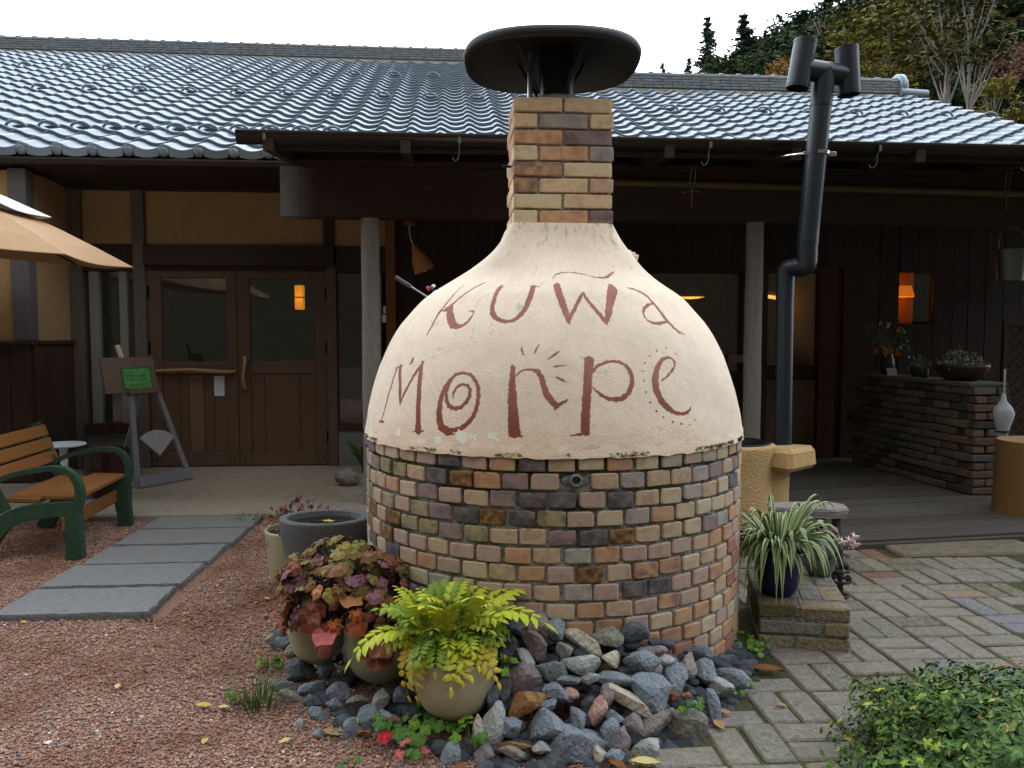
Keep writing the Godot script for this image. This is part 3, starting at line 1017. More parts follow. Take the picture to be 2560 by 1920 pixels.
func build_roof(house: Node3D) -> void:
	var gm := []
	for q in [[0.24, 0.255, 0.265, 0.30], [0.27, 0.285, 0.295, 0.34], [0.21, 0.225, 0.235, 0.26], [0.30, 0.32, 0.33, 0.31]]:
		var m := metal("roof_glaze_%d" % gm.size(), Color(q[0] * 0.75, q[1] * 0.85, q[2] * 0.98), q[3] + 0.08, 0.3)
		m.metallic_specular = 0.35
		gm.append(m)
	var under := Geo.new()
	box(under, Transform3D(), Vector3(17.6, 0.06, 8.1 * sqrt(1 + PITCH * PITCH)), 0.004)
	var slope := Basis(Vector3.RIGHT, atan(PITCH))
	var roof := part("roof", box_of(Vector3(11.9, 0.05, 7.8), 0.004), mat("roof_boards", [Color(0.03, 0.022, 0.018)], 0.9), house, Transform3D(slope, Vector3(-4.65, EAVE_H + 3.5 * PITCH - 0.06, -EAVE_L - 3.54)))
	part("low_roof_deck", box_of(Vector3(5.8, 0.05, 4.6), 0.004), M.roof_boards, roof, roof.transform.affine_inverse() * Transform3D(slope, Vector3(4.1, EAVE_H + 2.06 * PITCH - 0.06, -EAVE_L - 2.1)))
	var inv := roof.transform.affine_inverse()
	var plain := tile_shape()
	var eave := tile_shape(true)
	var rest := [[], []]
	var u := -10.6
	var n := 0
	while u < 6.95:
		var high := u < 1.2
		var rows := 28 if high else 17
		for row in rows:
			var l := EAVE_L + row * STEP
			var xf := inv * Transform3D(slope, Vector3(u + R.randf_range(-0.002, 0.002), EAVE_H + row * STEP * PITCH + R.randf_range(-0.0015, 0.0015), -l))
			# where the camera's side of the roof shows them large
			var shown := (row < 4 and u > -5.4 and u < -1.15) or (row >= 4 and row < 10 and u > -5.6 - row * 0.12 and u < 5.9)
			if shown and n < 300:
				part("tile", eave if row == 0 else plain, gm[0 if R.randf() < 0.5 else R.randi() % 4], roof, xf)
				n += 1
			else:
				rest[0 if R.randf() < 0.6 else 1].append(xf)
		u += TILE
	copies("tiles", plain, gm[0], roof, rest[0])
	copies("tiles", plain, gm[1], roof, rest[1])
	# snow guards: small hoops on the tiles
	var hoop := Geo.new()
	var pts := []; var rad := []
	for i in 11:
		var a := PI * i / 10.0
		pts.append(Vector3(-cos(a) * 0.105, sin(a) * 0.085 + 0.004, 0))
		rad.append(0.0135)
	tube(hoop, pts, rad, 7)
	for i in 10:
		var a := PI * i / 10.0
		var b := PI * (i + 1) / 10.0
		hoop.oquad(Vector3(-cos(a) * 0.105, sin(a) * 0.04, -0.05), Vector3(-cos(b) * 0.105, sin(b) * 0.04, -0.05), Vector3(-cos(b) * 0.105, 0, -0.07), Vector3(-cos(a) * 0.105, 0, -0.07), Vector3(0, -1, 0))
	var hoop_mesh := hoop.mesh()
	for q in [[3, 1, -5.3, -1.2], [12, 2, -7.6, 1.0], [20, 2, -8.6, 1.0], [10, 2, 2.2, 6.9]]:
		var k := 0
		u = -10.6
		while u < 6.9:
			if k % q[1] == 0 and u > q[2] and u < q[3]:
				part("snow_guard", hoop_mesh, gm[1], roof, inv * Transform3D(slope, Vector3(u + 0.19, EAVE_H + q[0] * STEP * PITCH + 0.03, -(EAVE_L + q[0] * STEP) - 0.05)))
			k += 1
			u += TILE
	# ridges: courses of flat tiles between bedding and round caps
	var flat := mat("ridge_tile", [Color(0.13, 0.14, 0.15), Color(0.22, 0.235, 0.25)], 0.4, Vector3.ONE, 0.0, 0.03)
	for q in [[-10.6, 1.32, 28], [1.36, 6.75, 17]]:
		var l: float = EAVE_L + q[2] * STEP + 0.02
		var y: float = EAVE_H + q[2] * STEP * PITCH
		var mid: float = (q[0] + q[1]) / 2.0
		var long: float = q[1] - q[0]
		var g := Geo.new()
		box(g, at(Vector3(0, 0.01, -0.16)), Vector3(long, 0.11, 0.36), 0.01)
		part("ridge_bedding", g.mesh(), mat("lime", [Color(0.55, 0.52, 0.44), Color(0.42, 0.40, 0.33)], 1.0), roof, inv * at(Vector3(mid, y, -l)))
		g = Geo.new()
		for k in 5:
			var x: float = -long / 2.0
			while x < long / 2.0 - 0.05:
				var w := minf(0.29, long / 2.0 - x)
				box(g, at(Vector3(x + w / 2.0 - 0.002, 0.085 + k * 0.044, -0.16)), Vector3(w - 0.005, 0.037, 0.40 - k * 0.022), 0.006, 0.0012)
				x += 0.29 if x > -long / 2.0 or k % 2 == 0 else 0.145
		part("ridge_courses", g.mesh(), flat, roof, inv * at(Vector3(mid, y, -l)))
		var cap := Geo.new()
		var prof := []
		for i in 9:
			var a := PI * i / 8.0
			prof.append(Vector2(-cos(a) * 0.1, sin(a) * 0.062))
		for i in 8:
			var a: Vector2 = prof[i]
			var b: Vector2 = prof[i + 1]
			for s in [[-0.135, 0.135, 1.0], [0.085, 0.14, 1.22]]:
				var z := float(s[2])
				cap.nquad(Vector3(s[0], a.y * z, a.x * z), Vector3(s[0], b.y * z, b.x * z), Vector3(s[1], b.y * z, b.x * z), Vector3(s[1], a.y * z, a.x * z), Vector3(0, a.y, a.x).normalized(), Vector3(0, b.y, b.x).normalized(), Vector3(0, b.y, b.x).normalized(), Vector3(0, a.y, a.x).normalized())
				cap.otri(Vector3(s[1], a.y * z, a.x * z), Vector3(s[1], b.y * z, b.x * z), Vector3(s[1], 0, 0), Vector3(0, 0, 0))
				cap.otri(Vector3(s[0], a.y * z, a.x * z), Vector3(s[0], b.y * z, b.x * z), Vector3(s[0], 0, 0), Vector3(s[1], 0, 0))
		var cm := cap.mesh()
		var x2: float = q[0] + 0.14
		while x2 < q[1] - 0.02:
			part("ridge_cap_tile", cm, gm[2], roof, inv * at(Vector3(x2, y + 0.275, -l - 0.16)))
			x2 += 0.268
	var e := Geo.new()      # the end tile of the low ridge
	lathe(e, [Vector2(0.0, -0.08), Vector2(0.19, -0.08), Vector2(0.215, -0.05), Vector2(0.215, 0.02), Vector2(0.17, 0.06), Vector2(0, 0.06)], 24, Transform3D(Basis(Vector3.BACK, -PI / 2), Vector3.ZERO))
	box(e, at(Vector3(-0.01, -0.17, 0)), Vector3(0.13, 0.3, 0.41), 0.02)
	var ly := EAVE_H + 17 * STEP * PITCH
	part("ridge_end_tile", e.mesh(), gm[3], roof, inv * at(Vector3(6.8, ly + 0.19, -EAVE_L - 17 * STEP - 0.18)))
	e = Geo.new()
	tube(e, [Vector3(-0.15, 0, 0), Vector3(0.27, -0.02, 0)], [0.075], 12)
	part("round_tile", e.mesh(), gm[1], roof, inv * at(Vector3(6.85, ly + 0.07, -EAVE_L - 17 * STEP + 0.02)))
	part("verge_board", box_of(Vector3(0.04, 0.2, 4.7), 0.004), M.roof_boards, roof, inv * Transform3D(slope, Vector3(6.98, EAVE_H + 2.1 * PITCH - 0.1, -EAVE_L - 2.15)))
	# the far slopes close the roof
	var far := Basis(Vector3.RIGHT, -atan(PITCH))
	part("far_slope", box_of(Vector3(11.9, 0.06, 8.0), 0.004), gm[2], roof, inv * Transform3D(far, Vector3(-4.65, EAVE_H + 28 * STEP * PITCH - 3.6 * PITCH + 0.02, -EAVE_L - 28 * STEP - 3.75)))
	part("far_slope", box_of(Vector3(5.8, 0.06, 4.6), 0.004), gm[2], roof, inv * Transform3D(far, Vector3(4.1, EAVE_H + 17 * STEP * PITCH - 2.1 * PITCH + 0.02, -EAVE_L - 17 * STEP - 2.25)))
	e = Geo.new()          # the gable of the high roof over the low one
	var a1 := Vector3(0, EAVE_H + 4.2 * PITCH, -EAVE_L - 4.2)
	var a2 := Vector3(0, EAVE_H + 28 * STEP * PITCH, -EAVE_L - 28 * STEP)
	var a3 := Vector3(0, EAVE_H, -EAVE_L - 58 * STEP)
	e.tri(Vector3(1.3, EAVE_H - 0.06, -EAVE_L - 0.1), Vector3(1.3, EAVE_H - 0.06, a3.z), Vector3(1.3, a2.y - 0.05, a2.z))
	part("gable", e.mesh(), mat("old_plaster", [Color(0.3, 0.22, 0.13), Color(0.36, 0.27, 0.16)], 0.95), roof, inv)

func build_house() -> void:
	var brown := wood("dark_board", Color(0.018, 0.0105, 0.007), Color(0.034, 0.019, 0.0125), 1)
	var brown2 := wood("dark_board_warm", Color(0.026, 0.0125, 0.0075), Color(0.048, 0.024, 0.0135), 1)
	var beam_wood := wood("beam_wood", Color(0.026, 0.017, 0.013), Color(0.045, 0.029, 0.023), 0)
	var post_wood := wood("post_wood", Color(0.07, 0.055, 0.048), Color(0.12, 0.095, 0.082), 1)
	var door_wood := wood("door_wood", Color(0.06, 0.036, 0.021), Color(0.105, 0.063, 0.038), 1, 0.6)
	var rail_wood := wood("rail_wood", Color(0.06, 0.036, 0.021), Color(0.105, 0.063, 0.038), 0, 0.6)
	var plaster := mat("ochre_plaster", [Color(0.26, 0.16, 0.07), Color(0.31, 0.195, 0.09), Color(0.28, 0.17, 0.078)], 0.95, Vector3.ONE * 1.5, 0.06)
	var grey_log := wood("grey_log", Color(0.13, 0.115, 0.105), Color(0.30, 0.275, 0.26), 1, 0.9, 0.8)
	var granite := mat("granite", [Color(0.12, 0.12, 0.125), Color(0.22, 0.22, 0.225)], 0.9, Vector3.ONE * 6.0, 0.5, 0.06)
	var house := thing("cafe_house", "long low wooden cafe with grey glazed tile roof and open porch", "house", Vector3.ZERO, TURN)
	build_roof(house)
	var W := 8.1
	# soffit and fascia of the left eave
	slab_part("fascia", house, M.roof_boards, -9.0, -1.15, 2.86, 2.925, 7.26, 7.3)
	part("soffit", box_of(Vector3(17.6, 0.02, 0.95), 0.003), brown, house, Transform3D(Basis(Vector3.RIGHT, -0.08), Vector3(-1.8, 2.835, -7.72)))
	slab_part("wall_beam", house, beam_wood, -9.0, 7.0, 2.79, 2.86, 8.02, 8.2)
	# the bay at the far left
	slab_part("bay_wall", house, plaster, -7.5, -3.735, 1.32, 2.82, 7.31, 7.4)
	slab_part("bay_wall", house, plaster, -3.80, -3.72, 1.32, 2.82, 7.402, 8.1)
	for k in 20:
		var u := -3.735 - (k + 1) * 0.17
		if u > -6.0:
			slab_part("wainscot_board", house, pick([brown, brown2]), u + 0.002, u + 0.168, 0.06, 1.29, 7.29 + R.randf_range(-0.002, 0.002), 7.36)
	for k in 5:
		slab_part("wainscot_board", house, pick([brown2, brown2, brown]), -3.78, -3.70 + R.randf_range(-0.002, 0.002), 0.06, 1.29, 7.33 + k * 0.155, 7.33 + k * 0.155 + 0.152)
	slab_part("dado_rail", house, brown2, -7.5, -3.69, 1.29, 1.325, 7.25, 7.37)
	slab_part("dado_rail", house, brown2, -3.75, -3.67, 1.291, 1.326, 7.371, 8.1)
	slab_part("bay_post", house, wood("grey_post", Color(0.065, 0.06, 0.065), Color(0.11, 0.10, 0.105), 1), -3.86, -3.708, 1.327, 2.83, 7.28, 7.42)
	# left window
	slab_part("post", house, post_wood, -3.72, -3.60, 0.06, 2.79, 8.04, 8.2)
	slab_part("post", house, post_wood, -3.112, -3.0, 0.05, 2.79, 8.03, 8.18)
	slab_part("foundation", house, granite, -3.60, -3.113, 0.0, 0.41, 8.05, 8.2)
	slab_part("window_sill", house, brown2, -3.60, -3.113, 0.41, 0.5, 8.0, 8.2)
	slab_part("wall_panel", house, plaster, -3.60, -3.113, 2.27, 2.79, 8.09, 8.18)
	slab_part("window_head", house, brown, -3.60, -3.113, 2.0, 2.27, 8.06, 8.18)
	var win := slab_part("window", house, glass("window_glass"), -3.60, -3.113, 0.5, 2.0, 8.11, 8.118, 0.001)
	for q in [[-3.55, -3.46], [-3.265, -3.19]]:
		slab_part("mullion", win, wood("pale_frame", Color(0.16, 0.16, 0.155), Color(0.22, 0.22, 0.21), 1), q[0] + 3.3565, q[1] + 3.3565, -0.75, 0.75, -0.045, 0.03)
	# door bay
	slab_part("lintel", house, beam_wood, -3.0, -1.17, 2.06, 2.265, 8.0, 8.18)
	slab_part("wall_panel", house, plaster, -3.0, -1.27, 2.265, 2.79, 8.09, 8.18)
	slab_part("wall_panel", house, plaster, -1.169, -0.65, 2.265, 2.79, 8.09, 8.18)
	slab_part("post", house, brown2, -1.27, -1.17, 2.266, 2.79, 8.045, 8.18)
	slab_part("door_post", house, rail_wood, -1.243, -1.15, 0.05, 2.059, 8.03, 8.18)
	slab_part("door_head", house, brown2, -2.999, -1.244, 2.02, 2.059, 8.05, 8.18)
	slab_part("lintel", house, beam_wood, -1.149, -0.65, 2.0, 2.264, 8.05, 8.18)
	for s in 2:
		var u0 := -2.997 if s == 0 else -2.132
		var u1 := -2.137 if s == 0 else -1.245
		var ga := -2.868 if s == 0 else -2.012
		var gb := -2.236 if s == 0 else -1.366
		var door := slab_part("door", house, glass("window_glass"), ga - 0.01, gb + 0.01, 1.105, 1.945, 8.10, 8.106, 0.001)
		tag(door, "door leaf with a driftwood rail across it" if s == 0 else "door leaf with an upright driftwood pull")
		var di := door.transform.affine_inverse()
		var dp := func(called: String, m: Material, a: float, b: float, y0: float, y1: float, l0: float, l1: float) -> MeshInstance3D:
			return part(called, box_of(Vector3(b - a, y1 - y0, l1 - l0), 0.004), m, door, di * at(Vector3((a + b) / 2, (y0 + y1) / 2, -(l0 + l1) / 2)))
		dp.call("stile", door_wood, u0, ga, 0.06, 2.019, 8.075, 8.12)
		dp.call("stile", door_wood, gb, u1, 0.06, 2.019, 8.075, 8.12)
		dp.call("top_rail", rail_wood, ga + 0.001, gb - 0.001, 1.94, 2.019, 8.076, 8.12)
		dp.call("middle_rail", rail_wood, ga + 0.001, gb - 0.001, 0.985, 1.11, 8.076, 8.12)
		dp.call("bottom_rail", rail_wood, ga + 0.001, gb - 0.001, 0.06, 0.20, 8.076, 8.12)
		var n := 5 if s == 0 else 3
		var edge := ga
		for k in n:
			var w: float = (gb - ga) / n * ([1.25, 0.7, 1.15, 0.8, 1.1][k] if s == 0 else [0.62, 1.62, 0.76][k])
			dp.call("plank", pick([door_wood, door_wood, wood("door_wood_pale", Color(0.10, 0.058, 0.032), Color(0.16, 0.095, 0.054), 1, 0.6)]), edge + 0.0015, edge + w - 0.0015, 0.201, 0.984, 8.086 + R.randf_range(0, 0.002), 8.115)
			edge += w
		for q in [[u0 + 0.05, 0.13], [u1 - 0.05, 0.13], [u0 + 0.05, 1.045], [u1 - 0.05, 1.045]]:
			var peg := Geo.new()
			lathe(peg, [Vector2(0.013, 0), Vector2(0.011, 0.005), Vector2(0, 0.006)], 10, Transform3D(Basis(Vector3.RIGHT, PI / 2), Vector3.ZERO))
			part("peg", peg.mesh(), brown, door, di * at(Vector3(q[0], q[1], -8.075)))
		for y in [0.35, 1.25, 1.8]:
			var hx := u0 + 0.012 if s == 0 else u1 - 0.012
			dp.call("hinge", M.dark_iron, hx - 0.011, hx + 0.011, y - 0.06, y + 0.06, 8.066, 8.078)
		var h := Geo.new()
		var drift := wood("driftwood", Color(0.20, 0.12, 0.06), Color(0.34, 0.22, 0.12), 0 if s == 0 else 1, 0.7)
		if s == 0:
			tube(h, [Vector3(-2.94, 1.02, -8.05), Vector3(-2.8, 1.025, -8.025), Vector3(-2.6, 1.032, -8.02), Vector3(-2.42, 1.018, -8.02), Vector3(-2.25, 1.008, -8.03), Vector3(-2.15, 1.012, -8.055)], [0.012, 0.017, 0.019, 0.022, 0.019, 0.014], 10)
		else:
			tube(h, [Vector3(-2.066, 1.15, -8.06), Vector3(-2.05, 1.13, -8.03), Vector3(-2.06, 1.04, -8.015), Vector3(-2.075, 0.95, -8.02), Vector3(-2.062, 0.86, -8.03), Vector3(-2.055, 0.835, -8.06)], [0.022, 0.02, 0.016, 0.015, 0.019, 0.02], 10)
		part("handle", h.mesh(), drift, door, di)
	# side light beside the door, and its foot
	slab_part("window", house, glass("window_glass"), -1.149, -0.70, 0.47, 2.0, 8.11, 8.118, 0.001)
	slab_part("window_sill", house, brown2, -1.149, -0.66, 0.41, 0.47, 8.03, 8.18)
	slab_part("foundation", house, granite, -1.149, -0.66, 0.0, 0.41, 8.05, 8.2)
	slab_part("post", house, wood("warm_post", Color(0.13, 0.055, 0.02), Color(0.19, 0.085, 0.034), 1), -0.655, -0.56, 0.05, 2.79, 8.03, 8.18)
	# boarded wall with its big window and glazed door
	var u := -0.558
	var tops := []
	while u < 6.9:
		var w := R.randf_range(0.17, 0.23)
		var m: Material = pick([brown, brown, brown2, wood("dark_board_grey", Color(0.02, 0.014, 0.012), Color(0.032, 0.023, 0.019), 1)])
		var l := 8.085 + R.randf_range(0, 0.006)
		var mid := u + w / 2
		var joint := R.randf_range(1.7, 2.3)
		if mid > 1.86 and mid < 3.06:
			slab_part("wall_board", house, m, u + 0.001, u + w - 0.001, 2.09, 2.79, l, 8.15)
			slab_part("wall_board", house, m, u + 0.001, u + w - 0.001, 0.06, 0.94, l, 8.15)
		elif mid > 3.24 and mid < 4.06:
			slab_part("wall_board", house, m, u + 0.001, u + w - 0.001, 2.09, 2.79, l, 8.15)
		elif mid > 4.86 and mid < 5.15:
			slab_part("wall_board", house, m, u + 0.001, u + w - 0.001, 2.04, 2.79, l, 8.15)
			slab_part("wall_board", house, m, u + 0.001, u + w - 0.001, 0.06, 1.5, l, 8.15)
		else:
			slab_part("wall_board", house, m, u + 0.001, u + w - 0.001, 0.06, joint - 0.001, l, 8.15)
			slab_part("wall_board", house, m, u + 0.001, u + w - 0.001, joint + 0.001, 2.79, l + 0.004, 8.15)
		u += w
	slab_part("window", house, glass("window_glass"), 1.90, 3.04, 0.98, 2.03, 8.11, 8.118, 0.001)
	for q in [[1.84, 1.91, 0.94, 2.09], [3.03, 3.10, 0.94, 2.09], [1.911, 3.029, 2.02, 2.09], [1.911, 3.029, 0.94, 1.0]]:
		slab_part("window_frame", house, brown, q[0], q[1], q[2], q[3], 8.05, 8.16)
	var gd := slab_part("door", house, glass("window_glass"), 3.30, 3.87, 1.06, 2.03, 8.11, 8.118, 0.001)
	tag(gd, "glazed door with warm lamplight behind it")
	var gi := gd.transform.affine_inverse()
	part("panel", box_of(Vector3(0.56, 0.80, 0.03), 0.004), wood("pale_panel", Color(0.10, 0.06, 0.035), Color(0.15, 0.09, 0.055), 1), gd, gi * at(Vector3(3.585, 0.50, -8.11)))
	part("rail", box_of(Vector3(0.57, 0.13, 0.05), 0.004), brown2, gd, gi * at(Vector3(3.585, 0.99, -8.11)))
	for q in [[3.24, 3.30, 0.06, 2.09], [3.87, 4.055, 0.06, 2.09], [3.301, 3.869, 2.03, 2.09]]:
		slab_part("door_frame", house, wood("red_frame", Color(0.045, 0.012, 0.008), Color(0.07, 0.02, 0.013), 1), q[0], q[1], q[2], q[3], 8.05, 8.16)
	slab_part("window", house, glass("window_glass"), 4.88, 5.12, 1.52, 2.03, 8.11, 8.118, 0.001)
	# the room behind, closed all round
	var inner := mat("inner_wall", [Color(0.20, 0.13, 0.06), Color(0.26, 0.17, 0.08)], 0.95)
	slab_part("room_floor", house, brown2, -7.5, 7.0, -0.06, 0.04, 8.2, 12.6)
	slab_part("room_ceiling", house, brown, -7.5, 7.0, 2.86, 2.92, 8.2, 12.6)
	slab_part("room_back_wall", house, inner, -7.5, 7.0, 0.04, 2.86, 12.5, 12.6)
	slab_part("room_side_wall", house, inner, -7.5, -7.4, 0.04, 2.86, 7.42, 12.5)
	slab_part("room_side_wall", house, inner, 6.9, 7.0, 0.04, 2.86, 8.2, 12.5)
	slab_part("room_partition", house, inner, 0.3, 0.4, 0.04, 2.86, 8.2, 12.5)
	slab_part("room_partition", house, inner, 4.45, 4.52, 0.04, 2.86, 8.2, 12.5)
	# porch: beam, rafters, roof boards, gutter
	var beam := Geo.new()
	for k in 90:
		var x0 := -1.28 + k * 0.016
		beam.col = Color(0.19, 0.195, 0.21).lerp(Color(0.045, 0.028, 0.021), smoothstep(0.0, 0.4, (k + 0.5) / 45.0 + R.randf_range(-0.015, 0.015)))
		box(beam, at(Vector3(x0 + 0.008, 2.457, -6.2)), Vector3(0.0162, 0.373, 0.16), 0.0001)
	var wm: StandardMaterial3D = tinted("weathered_beam").duplicate()
	wm.heightmap_enabled = true; wm.heightmap_texture = bump_tex(0.03); wm.heightmap_scale = 0.8
	wm.uv1_triplanar = true; wm.uv1_scale = Vector3(0.8, 12, 12)
	part("porch_beam_end", beam.mesh(), wm, house)
	slab_part("porch_beam", house, beam_wood, 0.1602, 7.0, 2.27, 2.643, 6.12, 6.28)
	slab_part("beam_top_plate", house, beam_wood, -1.2, 7.0, 2.644, 2.70, 6.13, 6.27)
	var rs := Basis(Vector3.RIGHT, 0.115)
	for k in 10:
		part("rafter", box_of(Vector3(0.07, 0.09, 2.75), 0.004), beam_wood, house, Transform3D(rs, Vector3(-1.2 + k * 0.9, 2.79, -6.75)))
	for k in 12:
		part("porch_board", box_of(Vector3(8.35, 0.02, 0.226), 0.003), pick([brown, brown2]), house, Transform3D(rs, Vector3(2.85, 2.845 + (k - 5.5) * 0.228 * 0.1155, -6.75 - (k - 5.5) * 0.228)))
	part("porch_roof_sheet", box_of(Vector3(8.4, 0.02, 2.8), 0.003), M.roof_boards, house, Transform3D(rs, Vector3(2.85, 2.868, -6.75)))
	slab_part("porch_fascia", house, beam_wood, -1.24, 7.0, 2.62, 2.70, 5.5, 5.53)
	var gt := Geo.new()
	var outer := []
	for i in 11:
		var a := PI * i / 10.0
		outer.append(Vector2(cos(a) * 0.062, -sin(a) * 0.075))
	for i in 10:
		var a: Vector2 = outer[i]
		var b: Vector2 = outer[i + 1]
		gt.nquad(Vector3(-1.41, a.y, a.x), Vector3(-1.41, b.y, b.x), Vector3(7.05, b.y, b.x), Vector3(7.05, a.y, a.x), Vector3(0, a.y, a.x).normalized(), Vector3(0, b.y, b.x).normalized(), Vector3(0, b.y, b.x).normalized(), Vector3(0, a.y, a.x).normalized())
		gt.nquad(Vector3(-1.41, a.y * 0.94, a.x * 0.94), Vector3(7.05, a.y * 0.94, a.x * 0.94), Vector3(7.05, b.y * 0.94, b.x * 0.94), Vector3(-1.41, b.y * 0.94, b.x * 0.94), -Vector3(0, a.y, a.x).normalized(), -Vector3(0, a.y, a.x).normalized(), -Vector3(0, b.y, b.x).normalized(), -Vector3(0, b.y, b.x).normalized())
		gt.otri(Vector3(-1.409, a.y, a.x), Vector3(-1.409, b.y, b.x), Vector3(-1.409, 0, 0), Vector3(0, 0, 0))
	box(gt, at(Vector3(2.82, 0.002, 0.064)), Vector3(8.46, 0.013, 0.011), 0.004)
	var gutter := part("gutter", gt.mesh(), metal("brown_gutter", Color(0.012, 0.009, 0.009), 0.28, 0.0), house, at(Vector3(0, 2.713, -5.44)))
	for q in [-1.22, 0.06, 1.78, 2.99, 4.12, 5.2]:
		var br := Geo.new()
		tube(br, smooth([Vector3(0, 0.012, 0.066), Vector3(0, -0.03, 0.078), Vector3(0, -0.09, 0.03), Vector3(0, -0.10, -0.02)], 1), [0.006], 6)
		box(br, at(Vector3(0, -0.02, 0.075)), Vector3(0.022, 0.075, 0.004), 0.001)
		tube(br, smooth([Vector3(0, -0.085, 0.04), Vector3(-0.005, -0.15, 0.035), Vector3(-0.03, -0.17, 0.02), Vector3(-0.045, -0.14, 0.01)], 2), [0.004], 6)
		part("bracket", br.mesh(), metal("verdigris", Color(0.11, 0.14, 0.13), 0.6, 0.3), gutter, at(Vector3(q, 0, 0)))
	for q in [[-0.605, 0.07, "postL"], [2.443, 0.068, "postR"], [5.6, 0.07, "postF"]]:
		var pg := Geo.new()
		var pr := []
		for k in 14:
			pr.append(Vector2(q[1] * (1.0 + 0.05 * (1.0 - k / 13.0)), k / 13.0 * 2.225))
		lathe(pg, pr, 26, Transform3D(), 1.0, 0.025)
		part("porch_post", pg.mesh(), grey_log, house, at(Vector3(q[0] - 0.015, 0.045, -6.2)))
	# bamboo pole hung before the beam
	var bam := thing("bamboo_pole", "long pale bamboo pole tied with string along the porch beam", "pole", H(3.4, 2.51, 6.04), TURN)
	var bg := Geo.new()
	var bp := []; var brd := []
	for k in 13:
		var x := -2.35 + k * 0.395
		bp.append_array([Vector3(x, 0.035 - k * 0.005, 0), Vector3(x + 0.17, 0.034 - k * 0.005, 0), Vector3(x + 0.178, 0.034 - k * 0.005, 0), Vector3(x + 0.186, 0.034 - k * 0.005, 0)])
		brd.append_array([0.029, 0.029, 0.034, 0.029])
	tube(bg, bp, brd, 12)
	part("culm", bg.mesh(), mat("dry_bamboo", [Color(0.075, 0.048, 0.024), Color(0.115, 0.078, 0.04)], 0.5, Vector3(1, 6, 6)), bam)
	for x in [-1.55, 1.0]:
		bg = Geo.new()
		tube(bg, [Vector3(x, 0.16, 0.03), Vector3(x - 0.02, 0.03, 0.034), Vector3(x + 0.005, -0.03, 0.034), Vector3(x - 0.08, -0.045, 0.04)], [0.004], 5)
		tube(bg, [Vector3(x + 0.03, 0.16, 0.03), Vector3(x + 0.02, 0.03, 0.034), Vector3(x, -0.02, 0.036), Vector3(x - 0.005, -0.15, 0.04)], [0.004], 5)
		tube(bg, [Vector3(x - 0.01, -0.022, 0.036), Vector3(x + 0.07, -0.04, 0.042)], [0.004], 5)
		part("string_tie", bg.mesh(), mat("straw_string", [Color(0.22, 0.16, 0.1)], 0.9), bam)

func lamp_light(called: String, p: Vector3, c: Color, e: float, size := 0.05) -> void:
	var o := OmniLight3D.new()
	o.name = numbered(called)
	o.light_color = c
	o.light_energy = e
	o.light_size = size
	o.omni_range = 9.0
	o.omni_attenuation = 2.0
	o.shadow_enabled = true
	add_child(o)
	o.position = p

